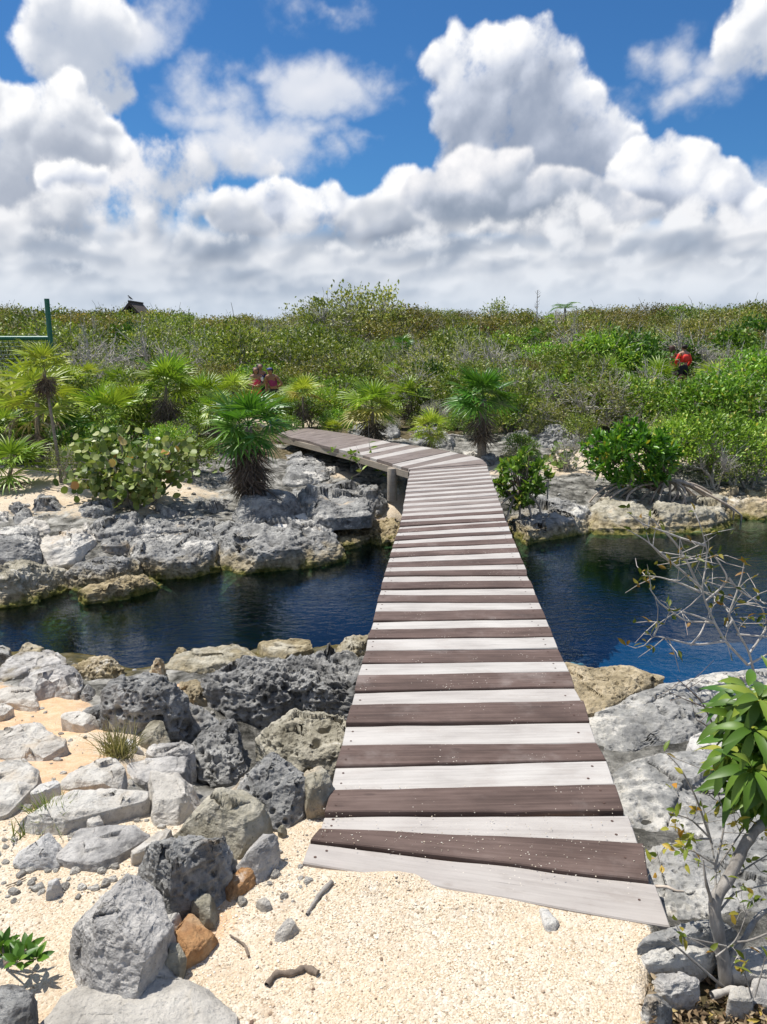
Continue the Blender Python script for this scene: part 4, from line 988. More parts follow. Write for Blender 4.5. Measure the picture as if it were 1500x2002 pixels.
sand_rock('small bright white stone between the left slabs', [(122, 518), (160, 482), (230, 465), (245, 488), (175, 520)], -0.08, -0.25, ST_WHITE)
sand_rock('pale grey slab below the dry grass tuft', [(222, 500), (260, 440), (400, 372), (470, 370), (506, 408), (480, 462), (400, 470), (300, 485)], -0.10, -0.35, ST_PALE, facet=0.08)
sand_rock('grey slab right of the pale grey slab, above the pale block', [(490, 440), (530, 388), (640, 365), (768, 365), (750, 425), (630, 440), (590, 478), (510, 470)], -0.10, -0.40, ST_BLUE, facet=0.10)
sand_rock('long beige slab behind the green grass tuft', [(60, 640), (100, 575), (300, 505), (480, 485), (588, 500), (582, 535), (430, 575), (250, 620)], -0.04, -0.2, ST_PALE, facet=0.06)
sand_rock('thick white triangular stone with a grey front, left', [(42, 735), (70, 700), (180, 668), (262, 700), (218, 760), (172, 790), (110, 775)], 0.045, -0.1, ST_WHITE, jag=0.05, facet=0.12)
sand_rock('flat grey slab with a pointed lower corner, in the middle of the left stones', [(232, 765), (330, 652), (560, 640), (597, 688), (480, 755), (385, 808)], 0.02, -0.1, ST_BLUE, facet=0.05, edge=0.08)
sand_rock('pale cream block leaning on the big grey boulder', [(578, 640), (600, 515), (622, 418), (750, 440), (900, 430), (930, 470), (850, 485), (725, 570), (715, 640)], 0.05, -0.2, ST_PALE, crown=0.06, jag=0.05, facet=0.14)
sand_rock('big smooth-faced grey boulder in the middle of the left stones', [(712, 575), (800, 500), (870, 465), (985, 470), (1065, 540), (1040, 580), (960, 620), (860, 640), (760, 640)], 0.12, -0.15, ST_OLIVE, crown=0.10, edge=0.25, jag=0.05, facet=0.22, flare=0.05)
sand_rock('dark rugged grey boulder between the big boulder and the sand', [(498, 775), (560, 730), (680, 670), (860, 605), (935, 640), (965, 720), (930, 780), (800, 800), (700, 850), (600, 830)], 0.16, -0.12, ST_DARK, crown=0.10, edge=0.22, jag=0.12, facet=0.16, pit=1.0, res=1.2, flare=0.05)
sand_rock('pale grey block at the right end of the row of boulders', [(962, 750), (1040, 668), (1120, 678), (1152, 730), (1090, 760), (985, 800)], 0.08, -0.10, ST_BLUE, crown=0.10, edge=0.25, jag=0.05, facet=0.15)
sand_rock('large blue-grey boulder with a rough sunlit face, lower left', [(175, 1040), (330, 880), (500, 820), (600, 845), (648, 930), (600, 1010), (520, 1090), (420, 1080), (300, 1030)], 0.20, -0.06, ST_BLUE, crown=0.12, edge=0.20, jag=0.10, facet=0.25, res=1.3, flare=0.08, tilt=(0.0, 0.10))
sand_rock('broad flat pale rock at the lower edge of the photo', [(110, 1440), (250, 1345), (400, 1290), (560, 1235), (600, 1110), (650, 1130), (700, 1250), (830, 1310), (935, 1400), (930, 1540), (500, 1600), (110, 1560)], 0.03, -0.1, ST_PALE, crown=0.03, edge=0.08, jag=0.03, facet=0.03, res=1.2)
sand_rock('dark grey rock in the bottom left corner', [(-80, 1300), (0, 1245), (70, 1240), (125, 1290), (110, 1380), (40, 1440), (-80, 1470)], 0.13, -0.06, ST_DARK, crown=0.15, edge=0.3, jag=0.07, facet=0.12)
sand_rock('tan stone wedged below the rugged boulder', [(738, 985), (780, 930), (850, 912), (885, 950), (870, 990), (800, 998)], 0.05, -0.08, ST_OLIVE, crown=0.15, edge=0.3)
sand_rock('small round grey stone on the orange clay', [(655, 1160), (680, 1125), (730, 1118), (752, 1150), (735, 1190), (680, 1200)], 0.06, -0.05, ST_OLIVE, crown=0.2, edge=0.4)
sand_rock('beige stone between the blue-grey boulder and the orange clay', [(640, 1090), (650, 1010), (700, 985), (735, 1000), (700, 1060), (672, 1100)], 0.04, -0.08, ST_PALE, crown=0.1, edge=0.3)
sand_rock('lump of orange clay beside the gravel path', [(655, 1110), (720, 1010), (880, 1000), (900, 1030), (850, 1090), (800, 1150), (775, 1190), (740, 1210), (700, 1190)], 0.035, -0.08, ST_CLAY, crown=0.06, edge=0.25, jag=0.06, name='clay_lump', cat='clay')
sand_rock('orange clay foot under the row of boulders', [(860, 890), (960, 820), (1110, 775), (1120, 800), (1010, 870), (930, 930), (900, 960)], 0.02, -0.08, ST_CLAY, crown=0.06, edge=0.25, jag=0.06, name='clay_lump', cat='clay')
sand_rock('small white stone alone on the orange sand', [(178, 890), (200, 872), (240, 862), (252, 880), (215, 900), (185, 905)], 0.03, -0.05, ST_WHITE, crown=0.15, edge=0.3)
sand_rock('small tan stone at the foot of the long beige slab', [(345, 640), (360, 605), (410, 605), (425, 630), (380, 648)], 0.02, -0.1, ST_PALE, crown=0.15, edge=0.3)
sand_rock('pale stone behind the flat grey slab by the rugged boulder', [(600, 700), (660, 670), (720, 660), (690, 700), (560, 760), (520, 760)], 0.03, -0.1, ST_PALE)
sand_rock('low sandy stone on the gravel left of the boardwalk start', [(1105, 1085), (1130, 1040), (1190, 1018), (1212, 1050), (1170, 1090), (1130, 1105)], 0.012, -0.05, ST_PALE, crown=0.15, edge=0.4)
sand_rock('flat stone half buried in the gravel at the left', [(1040, 955), (1080, 935), (1110, 965), (1070, 980)], 0.006, -0.05, ST_PALE, crown=0.15, edge=0.4)
sand_rock('dark pebble on the gravel near the boardwalk corner', [(1130, 655), (1150, 643), (1170, 655), (1150, 668)], 0.01, -0.03, ST_OLIVE, crown=0.2, edge=0.4)
for lb, p, z0, z1, mt, kw in (
    ('long grey slab with stepped edge at the left waterline', [(-60, 360), (30, 235), (150, 160), (400, 150), (482, 192), (490, 245), (300, 312), (60, 360)], -0.50, -0.95, ST_BLUE, dict(facet=0.10)),
    ('pointed pale slab at the left waterline behind the long grey slab', [(95, 150), (172, 88), (305, 118), (390, 150), (390, 165), (250, 160)], -0.62, -1.1, ST_PALE, dict(facet=0.14)),
    ('grey rock cut by the left border at the waterline', [(-120, 100), (0, 60), (58, 80), (50, 180), (0, 260), (-120, 260)], -0.50, -1.0, ST_GREY, dict(facet=0.12)),
    ('leaning grey slab with a dark underside near the left waterline', [(130, 380), (200, 332), (350, 282), (560, 275), (602, 292), (520, 350), (400, 400), (310, 450), (240, 430)], -0.42, -0.80, ST_BLUE, dict(facet=0.14, tilt=(0.02, 0.06))),
    ('broken bluish stone right of the leaning slab', [(400, 440), (460, 390), (590, 315), (635, 380), (620, 440), (560, 490), (440, 510)], -0.40, -0.75, ST_BLUE, dict(facet=0.25, jag=0.08)),
    ('cream slab at the left border in the orange sand', [(-60, 540), (0, 430), (180, 402), (290, 500), (362, 545), (250, 575), (100, 545)], -0.30, -0.55, ST_PALE, dict(facet=0.08)),
    ('small grey stone beside the tan pitted rock', [(610, 320), (650, 285), (740, 298), (822, 340), (720, 368), (630, 352)], -0.50, -0.8, ST_GREY, dict(facet=0.14)),
    ('little dark stone in front of the round pitted rock', [(608, 440), (660, 372), (722, 400), (738, 455), (680, 475)], -0.42, -0.7, ST_DARK, dict(facet=0.2)),
    ('small pointed slab at the left border by the cream slab', [(-80, 580), (80, 560), (100, 590), (30, 650), (-80, 660)], -0.27, -0.5, ST_PALE, dict(facet=0.1)),
    ('small grey stone in the orange sand above the dry grass tuft', [(560, 470), (640, 470), (700, 480), (760, 500), (700, 520), (600, 500)], -0.33, -0.6, ST_GREY, dict(facet=0.1)),
    ('flat grey stone right of the round dark-grey stone', [(1130, 930), (1160, 890), (1300, 860), (1480, 870), (1490, 940), (1350, 965), (1180, 965)], -0.19, -0.45, ST_BLUE, dict(facet=0.12, jag=0.07)),
    ('white flake of stone in front of the dry grass tuft', [(900, 860), (960, 830), (1050, 870), (1150, 930), (1100, 950), (980, 900)], -0.17, -0.35, ST_WHITE, dict(facet=0.08)),
    ('white chip leaning on the broken slab edge', [(240, 985), (250, 950), (290, 925), (302, 960), (270, 990)], -0.12, -0.22, ST_WHITE, dict(facet=0.1)),
    ('pale slab with a dark edge above the small bright white stone', [(0, 1060), (130, 980), (190, 1010), (285, 1070), (230, 1140), (150, 1200), (0, 1190)], -0.10, -0.3, ST_PALE, dict(facet=0.1))):
    k = dict(crown=0.05, edge=0.12, jag=0.05, flare=-0.05, tf=ZB, group=GS_); k.update(kw); rock(lb, p, z0, z1, mt, **k)
# ---- right of the boardwalk
rock('tan shelf rock at the near water edge right of the boardwalk', [(250, 880), (480, 905), (560, 893), (700, 892), (890, 945), (760, 1000), (620, 1080), (560, 1118), (440, 1150), (340, 1060)], -0.66, -1.4, ST_TAN, crown=0.04, edge=0.12, jag=0.05, facet=0.04, pit=0.8, tf=Z6, group=GR)
rock('narrow mossy ledge in the water right of the boardwalk, near bank', [(230, 720), (290, 740), (400, 810), (500, 860), (505, 890), (420, 890), (300, 850)], -0.74, -1.4, ST_TAN, crown=0.10, edge=0.2, jag=0.14, facet=0.1, pit=1.0, tf=Z6, group=GR)
rock('huge blotched white and grey slab right of the boardwalk', [(440, 1180), (620, 1080), (760, 1000), (960, 945), (1200, 895), (1560, 885), (1700, 1200), (1200, 1262), (1000, 1290), (860, 1330), (700, 1375), (590, 1440), (530, 1460), (480, 1320)], -0.40, -1.2, ST_MIX, crown=0.06, edge=0.10, jag=0.035, facet=0.03, pit=0.8, tf=Z6, group=GR, res=1.2)
rock('second blotched slab, below the black crack right of the boardwalk', [(85, 1160), (110, 1060), (160, 990), (300, 905), (500, 855), (780, 835), (960, 860), (1200, 880), (1700, 900), (1800, 1500), (1500, 1750), (900, 1700), (400, 1600), (200, 1480), (130, 1300)], -0.22, -0.9, ST_MIX, crown=0.07, edge=0.12, jag=0.035, facet=0.03, pit=0.8, tf=ZC, group=GR, res=1.2)
rock('small pale block set in the crack between the two blotched slabs', [(780, 790), (810, 720), (900, 695), (1040, 705), (1200, 760), (1180, 840), (1000, 860), (840, 850)], -0.18, -0.8, ST_WHITE, crown=0.08, edge=0.15, jag=0.05, facet=0.06, tf=ZC, group=GR)
rock('grey-green low slab beside the lowest boards, right', [(770, 620), (900, 560), (1200, 560), (1700, 520), (1800, 980), (1500, 1100), (1150, 1040), (950, 1060), (880, 920), (800, 760)], -0.24, -0.6, ST_MIX, crown=0.04, edge=0.1, jag=0.05, facet=0.05, pit=0.8, tf=Z7, group=GR)
rock('sunlit cream stone behind the trunk of the leafy shrub, lower right', [(1240, 1330), (1290, 1230), (1400, 1200), (1600, 1180), (1650, 1330), (1500, 1350)], -0.02, -0.4, ST_PALE, crown=0.05, edge=0.15, tf=Z7, group=GR)
rock('small bluish stone at the right border below the cream stone', [(1415, 1500), (1420, 1360), (1520, 1320), (1600, 1400), (1560, 1520)], 0.02, -0.3, ST_BLUE, crown=0.1, edge=0.2, tf=Z7, group=GR)
rock('tan stone right of the shrub stem at the lower edge', [(1280, 1500), (1290, 1440), (1360, 1425), (1420, 1460), (1410, 1510)], 0.0, -0.3, ST_PALE, crown=0.1, edge=0.2, tf=Z7, group=GR)
# the stack of long stones holding the gravel at the lower right
GW = 'long stones edging the gravel, lower right'
for lb, p, z0, z1, mt in (
    ('topmost long pale stone edging the gravel beside the last board', [(752, 1160), (800, 1115), (950, 1075), (1120, 1035), (1300, 1030), (1310, 1075), (1150, 1110), (950, 1150), (800, 1185)], 0.03, -0.06, ST_MIX),
    ('second long stone edging the gravel, with a dark hollow under it', [(755, 1230), (850, 1185), (1000, 1165), (1180, 1140), (1200, 1195), (1100, 1240), (950, 1270), (800, 1300)], 0.00, -0.10, ST_MIX),
    ('lower bluish stone edging the gravel', [(790, 1390), (850, 1350), (1000, 1345), (1110, 1380), (1090, 1430), (950, 1450), (830, 1440)], -0.02, -0.2, ST_BLUE),
    ('dark broken stone at the bottom of the gravel edge', [(770, 1540), (800, 1480), (880, 1450), (950, 1480), (940, 1560), (860, 1600), (790, 1600)], 0.02, -0.2, ST_DARK)):
    rock(lb, p, z0, z1, mt, crown=0.05, edge=0.25, jag=0.10, facet=0.08, flare=-0.1, tf=Z7, group=GW)


# ------------------------------------------------------------------ leaves, wood of plants
def leaf_mat(name, cols, trans=0.25, rough=0.45, obj_var=0.35, spec=0.35):
    m, g, out = new_mat(name)
    geo = g.n('ShaderNodeNewGeometry'); oi = g.n('ShaderNodeObjectInfo')
    r = geo.outputs['Random Per Island']
    c = g.ramp(r, cols)
    hv = g.n('ShaderNodeHueSaturation'); g.put(hv.inputs['Color'], c)
    g.put(hv.inputs['Value'], g.lin(oi.outputs['Random'], 0, 1, 1 - obj_var, 1 + obj_var))
    g.put(hv.inputs['Hue'], g.lin(g.m('FRACT', g.m('MULTIPLY', oi.outputs['Random'], 7.31)), 0, 1, 0.485, 0.515))
    c = hv.outputs[0]
    bs = g.n('ShaderNodeBsdfPrincipled'); g.put(bs.inputs['Base Color'], c); bs.inputs['Roughness'].default_value = rough
    bs.inputs['Specular IOR Level'].default_value = spec
    tl = g.n('ShaderNodeBsdfTranslucent'); g.put(tl.inputs[0], g.vm('MULTIPLY', c, (1.25, 1.35, 0.6)))
    mx = g.n('ShaderNodeMixShader'); mx.inputs[0].default_value = trans; g.put(mx.inputs[1], bs.outputs[0]); g.put(mx.inputs[2], tl.outputs[0])
    g.put(out.inputs[0], mx.outputs[0])
    return m
def bark_mat(name, a, b, sc=30, stretch=(1, 1, 0.25)):
    m, g, out = new_mat(name)
    tc = g.n('ShaderNodeTexCoord'); n = g.noise(g.vm('MULTIPLY', tc.outputs['Object'], stretch), sc, 6, 0.65)
    bs = g.n('ShaderNodeBsdfPrincipled'); g.put(bs.inputs['Base Color'], g.ramp(n, [(0.3, a), (0.7, b)])); bs.inputs['Roughness'].default_value = 0.9
    g.put(bs.inputs['Normal'], g.bump(n, 0.6, 0.01)); g.put(out.inputs[0], bs.outputs[0]); return m
L_OLIVE = leaf_mat('olive_leaf', [(0.0, (0.062, 0.095, 0.015)), (0.5, (0.168, 0.230, 0.036)), (0.85, (0.280, 0.342, 0.074)), (1.0, (0.470, 0.426, 0.137))])
L_BRIGHT = leaf_mat('bright_leaf', [(0.0, (0.072, 0.135, 0.016)), (0.5, (0.182, 0.313, 0.034)), (0.9, (0.330, 0.464, 0.080)), (1.0, (0.572, 0.486, 0.110))])
L_BROWN = leaf_mat('brownish_leaf', [(0.0, (0.076, 0.080, 0.018)), (0.5, (0.194, 0.194, 0.045)), (0.9, (0.308, 0.270, 0.080)), (1.0, (0.432, 0.302, 0.120))])
L_DARK = leaf_mat('dark_green_leaf', [(0.0, (0.030, 0.075, 0.012)), (0.6, (0.080, 0.170, 0.022)), (1.0, (0.20, 0.30, 0.05))])
L_PALE = leaf_mat('pale_leaf', [(0.0, (0.135, 0.169, 0.040)), (0.6, (0.284, 0.325, 0.090)), (1.0, (0.486, 0.468, 0.180))])
L_GLOSSY = leaf_mat('glossy_mangrove_leaf', [(0.0, (0.045, 0.127, 0.016)), (0.6, (0.128, 0.287, 0.026)), (0.93, (0.255, 0.425, 0.052)), (1.0, (0.630, 0.460, 0.065))], 0.25, 0.36, 0.1, 0.45)
L_BIG = leaf_mat('big_shiny_leaf', [(0.0, (0.044, 0.105, 0.013)), (0.6, (0.094, 0.184, 0.018)), (0.9, (0.158, 0.252, 0.031)), (1.0, (0.328, 0.332, 0.052))], 0.16, 0.44, 0.05, 0.35)
L_YELLOW = leaf_mat('yellowing_leaf', [(0.0, (0.083, 0.136, 0.013)), (0.5, (0.191, 0.224, 0.032)), (0.75, (0.351, 0.286, 0.038)), (1.0, (0.351, 0.170, 0.019))])
L_GRAPE = leaf_mat('seagrape_leaf', [(0.0, (0.07, 0.12, 0.02)), (0.35, (0.15, 0.21, 0.04)), (0.75, (0.27, 0.33, 0.10)), (0.95, (0.45, 0.46, 0.20)), (0.985, (0.55, 0.33, 0.10)), (1.0, (0.50, 0.22, 0.08))], 0.2, 0.4, 0.0)
L_GRASS = leaf_mat('grass_blade', [(0.0, (0.07, 0.11, 0.02)), (0.6, (0.16, 0.20, 0.05)), (1.0, (0.42, 0.38, 0.18))], 0.3, 0.6)
L_DRYGRASS = leaf_mat('dry_grass_blade', [(0.0, (0.17, 0.19, 0.06)), (0.6, (0.38, 0.36, 0.18)), (1.0, (0.58, 0.52, 0.33))], 0.3, 0.6)
P_GREEN = leaf_mat('palm_leaf', [(0.0, (0.138, 0.227, 0.026)), (0.6, (0.308, 0.427, 0.059)), (1.0, (0.583, 0.618, 0.172))], 0.25, 0.38, 0.25, 0.45)
P_DEEP = leaf_mat('deep_green_palm_leaf', [(0.0, (0.052, 0.138, 0.018)), (0.6, (0.124, 0.270, 0.036)), (1.0, (0.312, 0.460, 0.120))], 0.25, 0.35, 0.2, 0.45)
P_LIME = leaf_mat('yellow_green_palm_leaf', [(0.0, (0.214, 0.289, 0.036)), (0.6, (0.446, 0.516, 0.079)), (1.0, (0.700, 0.700, 0.215))], 0.25, 0.4, 0.2)
P_GOLD = leaf_mat('golden_palm_leaf', [(0.0, (0.30, 0.26, 0.05)), (0.6, (0.48, 0.42, 0.11)), (1.0, (0.58, 0.50, 0.20))], 0.25, 0.45, 0.15)
P_DEAD = leaf_mat('dead_palm_leaf', [(0.0, (0.095, 0.073, 0.058)), (0.5, (0.203, 0.163, 0.130)), (0.85, (0.351, 0.286, 0.227)), (1.0, (0.540, 0.416, 0.286))], 0.1, 0.85, 0.25, 0.1)
P_TAN = leaf_mat('tan_dead_palm_leaf', [(0.0, (0.26, 0.20, 0.12)), (0.6, (0.46, 0.38, 0.25)), (1.0, (0.60, 0.52, 0.38))], 0.15, 0.8, 0.15, 0.1)
B_GREY = bark_mat('grey_twig', (0.16, 0.14, 0.12), (0.42, 0.39, 0.35))
B_PALE = bark_mat('pale_dead_twig', (0.30, 0.27, 0.24), (0.60, 0.56, 0.50))
B_BROWN = bark_mat('brown_bark', (0.10, 0.075, 0.055), (0.26, 0.20, 0.15))
B_PALM = bark_mat('palm_trunk', (0.13, 0.11, 0.09), (0.33, 0.29, 0.24), 26, (1, 1, 2.5))
B_ROOT = bark_mat('mangrove_root', (0.26, 0.20, 0.155), (0.62, 0.53, 0.43), 18)

def add_leaves(mb, C, D, N, L, W, m=0, seg=1, droop=0.0, fold=0.25):
    """a blade per row: C base, D direction, N upward normal; L, W arrays"""
    C, D, N = (np.asarray(q, float) for q in (C, D, N)); n = len(C)
    L = np.broadcast_to(L, n)[:, None]; W = np.broadcast_to(W, n)[:, None]
    D = D / np.maximum(np.linalg.norm(D, axis=1, keepdims=True), 1e-9)
    S = np.cross(D, N); S /= np.maximum(np.linalg.norm(S, axis=1, keepdims=True), 1e-9); N = np.cross(S, D)
    if seg == 1:
        V = np.stack([C, C + D * L * 0.5 + S * W * 0.5 + N * W * fold, C + D * L + N * (-droop) * L, C + D * L * 0.5 - S * W * 0.5 + N * W * fold], 1)
        k = np.arange(n)[:, None] * 4
        Q = np.concatenate([np.concatenate([k, k + 1, k + 2, k + 2], 1), np.concatenate([k, k + 2, k + 3, k + 3], 1)])
        mm = np.tile(np.broadcast_to(m, n), 2) if not np.isscalar(m) else m
        mb.add(V.reshape(-1, 3), Q, mm); return
    t = np.linspace(0, 1, seg + 1); wp = np.sin(np.pi * np.clip(t, 0, 1) ** 0.8) ** 0.8; wp[0] = 0.10; wp[-1] = 0.0
    rows = []
    for i, ti in enumerate(t):
        c = C + D * L * (ti - 0.15 * droop * ti ** 2) - N * L * droop * ti ** 2
        rows += [c + S * W * 0.5 * wp[i] + N * W * fold * wp[i], c, c - S * W * 0.5 * wp[i] + N * W * fold * wp[i]]
    V = np.stack(rows, 1); q = (seg + 1) * 3; k = np.arange(n)[:, None] * q
    Q = []
    for i in range(seg):
        a = i * 3
        for j in (0, 1): Q.append(np.concatenate([k + a + j, k + a + j + 1, k + a + j + 4, k + a + j + 3], 1))
    mm = m if np.isscalar(m) else np.tile(np.broadcast_to(m, n), 2 * seg)
    mb.add(V.reshape(-1, 3), np.concatenate(Q), mm)
def rdir(r, n, up=0.0):
    v = r.randn(n, 3); v[:, 2] += up; return v / np.linalg.norm(v, axis=1, keepdims=True)

def shrub_meshes(seed, w, h, nclump, nleaf, L, W, leaf, bark, twigs=40, sparse=0.0, stems=6, clump=0.11, bare=0, seg=1):
    """crown and stems of one bush standing on the origin; w half width, h height"""
    r = np.random.RandomState(seed)
    # clumps spread through an uneven dome
    u = rdir(r, nclump * 2, 0.35); u = u[u[:, 2] > -0.25][:nclump]; n = len(u)
    lump = 1 + 0.38 * fbm(u * 1.7 + seed, 2, seed)
    rad = (0.50 + 0.50 * r.rand(n) ** 0.45) * lump
    C = u * rad[:, None] * np.array([w, w, h * 0.62]); C[:, 2] += h * 0.40
    C[:, 2] = np.maximum(C[:, 2], 0.03)
    m = MB()
    k = r.poisson(nleaf, n) + 3
    idx = np.repeat(np.arange(n), k); N_ = len(idx)
    off = r.randn(N_, 3) * clump * (0.7 + 0.6 * r.rand(n))[idx][:, None] * np.array([1, 1, 0.75])
    P = C[idx] + off
    out = u[idx]; D = out * 0.6 + rdir(r, N_, 0.25); Nn = rdir(r, N_, 1.6)
    s = 0.7 + 0.6 * r.rand(N_)
    add_leaves(m, P, D, Nn, L * s * 1.25, W * s * 1.3, 0, seg=seg)
    crown = m.mesh('crown', [leaf])
    b = MB()
    base = [np.array([math.cos(a) * 0.12 * w, math.sin(a) * 0.12 * w, -0.15]) for a in np.arange(stems) * 2 * math.pi / stems + r.rand()]
    nodes = []
    for s_ in range(stems):
        tgt = C[r.randint(n)] * 0.75; p0 = base[s_]; t = np.linspace(0, 1, 7)[:, None]
        p = p0 * (1 - t) + tgt * t; p += fbm(p * 3 + s_ * 9, 2, seed + s_)[:, None] * 0.12 * w * np.sin(t * math.pi); p[:, 2] += 0.1 * h * np.sin(t[:, 0] * math.pi)
        b.tube(p, np.linspace(0.028, 0.012, 7) * (0.5 + 0.5 * h), 5); nodes.append(p)
    NN = np.concatenate(nodes)
    for q in range(twigs + bare):
        tgt = C[r.randint(n)] + r.randn(3) * clump * 0.4
        if q >= twigs: tgt = tgt * (1.02 + 0.22 * r.rand()) + np.array([0, 0, 0.05 + 0.10 * r.rand()])
        d = np.linalg.norm(NN - tgt, axis=1) + (NN[:, 2] > tgt[2] + 0.1) * 1.0; p0 = NN[np.argmin(d)]
        t = np.linspace(0, 1, 6)[:, None]; p = p0 * (1 - t) + tgt * t + (r.randn(6, 3) * 0.05 * np.linalg.norm(tgt - p0)) * np.sin(t * math.pi)
        b.tube(p, np.linspace(0.010, 0.0035, 6), 4, cap=False)
        if q >= twigs:
            for _ in range(3):
                i = r.randint(2, 5); e = p[i] + rdir(r, 1, 0.4)[0] * 0.16; b.tube([p[i], (p[i] + e) / 2 + r.randn(3) * 0.01, e], [0.004, 0.003, 0.002], 3, cap=False)
    stem = b.mesh('stems', [bark])
    return crown, stem
KIND = {}
def kind(k, variants):
    KIND[k] = [shrub_meshes(*a[:-1], **a[-1]) if isinstance(a[-1], dict) else shrub_meshes(*a) for a in variants]
kind('olive', [(101 + i, 0.85, 1.25, 150, 15, 0.058, 0.030, L_OLIVE, B_GREY, dict(bare=14)) for i in range(3)])
kind('bright', [(121 + i, 0.80, 1.15, 150, 15, 0.072, 0.032, L_BRIGHT, B_GREY, dict(bare=8)) for i in range(3)])
kind('brown', [(141 + i, 1.0, 1.3, 190, 15, 0.050, 0.028, L_BROWN, B_GREY, dict(bare=12)) for i in range(2)])
kind('dark', [(161 + i, 0.85, 1.2, 150, 17, 0.075, 0.040, L_DARK, B_BROWN, dict(bare=5)) for i in range(2)])
kind('pale', [(181 + i, 0.85, 1.35, 110, 9, 0.070, 0.034, L_PALE, B_PALE, dict(bare=40)) for i in range(2)])
kind('bare', [(201 + i, 0.80, 1.2, 60, 3, 0.05, 0.026, L_PALE, B_PALE, dict(bare=110, twigs=70, stems=9)) for i in range(2)])
kind('airy', [(221 + i, 1.1, 2.3, 110, 10, 0.085, 0.05, L_PALE, B_PALE, dict(bare=30, twigs=110, stems=5, clump=0.12)) for i in range(2)])

# ------------------------------------------------------------------ fan palms
def frond_mesh(seed, mat, n=17, spread=118, droop=0.22, pet=0.42, dead=False):
    r = np.random.RandomState(seed); mb = MB()
    a = np.radians(np.linspace(-spread, spread, n)) + r.randn(n) * 0.025
    ln = (0.62 - 0.13 * (np.abs(a) / math.pi) ** 1.2) * (0.93 + 0.12 * r.rand(n))
    seg = 5; t = np.linspace(0, 1, seg + 1)
    w0 = 2 * math.sin(math.radians(spread) / n) * 0.5
    for i in range(n):
        d = np.array([math.cos(a[i]), math.sin(a[i]), 0.10 + 0.10 * abs(math.sin(a[i]))])
        if dead: d[2] += r.randn() * 0.30
        S = np.array([-math.sin(a[i]), math.cos(a[i]), r.randn() * 0.2])
        hw = np.minimum(ln[i] * t * w0 * 0.98 + 0.002, 0.046 * (1 - t) ** 0.8 + 0.0005) * (0.75 if dead else 1.0)
        dr = droop * (0.7 + 0.6 * r.rand()) * (1.3 if dead else 1)
        c = np.array([pet, 0, 0]) + d * (ln[i] * t)[:, None]
        c[:, 2] -= dr * ln[i] * t ** 2.4
        rows = np.stack([c + S * hw[:, None] + [0, 0, 0.0], c - np.array([0, 0, 1]) * hw[:, None] * 0.5, c - S * hw[:, None]], 1).reshape(-1, 3)
        Q = []
        for s_ in range(seg):
            for j in (0, 1): Q.append([s_ * 3 + j, s_ * 3 + j + 1, s_ * 3 + j + 4, s_ * 3 + j + 3])
        mb.add(rows, Q, 0)
    tt = np.linspace(0, 1, 6)[:, None]
    mb.tube(np.concatenate([tt * pet, 0 * tt, 0.03 * np.sin(tt * math.pi)], 1), np.linspace(0.011, 0.006, 6), 4, 0)
    return mb.mesh('frond', [mat])
FR = {}
for nm, mt in (('green', P_GREEN), ('deep', P_DEEP), ('lime', P_LIME), ('gold', P_GOLD)):
    FR[nm] = [frond_mesh(300 + i, mt, droop=0.16 + 0.12 * i) for i in range(3)]
FR['dead'] = [frond_mesh(340 + i, P_DEAD, n=15, spread=48 + 16 * i, droop=0.25, dead=True) for i in range(3)]
FR['tan'] = [frond_mesh(350 + i, P_TAN, n=20, spread=60, droop=0.4, dead=True) for i in range(2)]
PALMS = []
GP = 'thatch palms around the boardwalk and in the scrub'
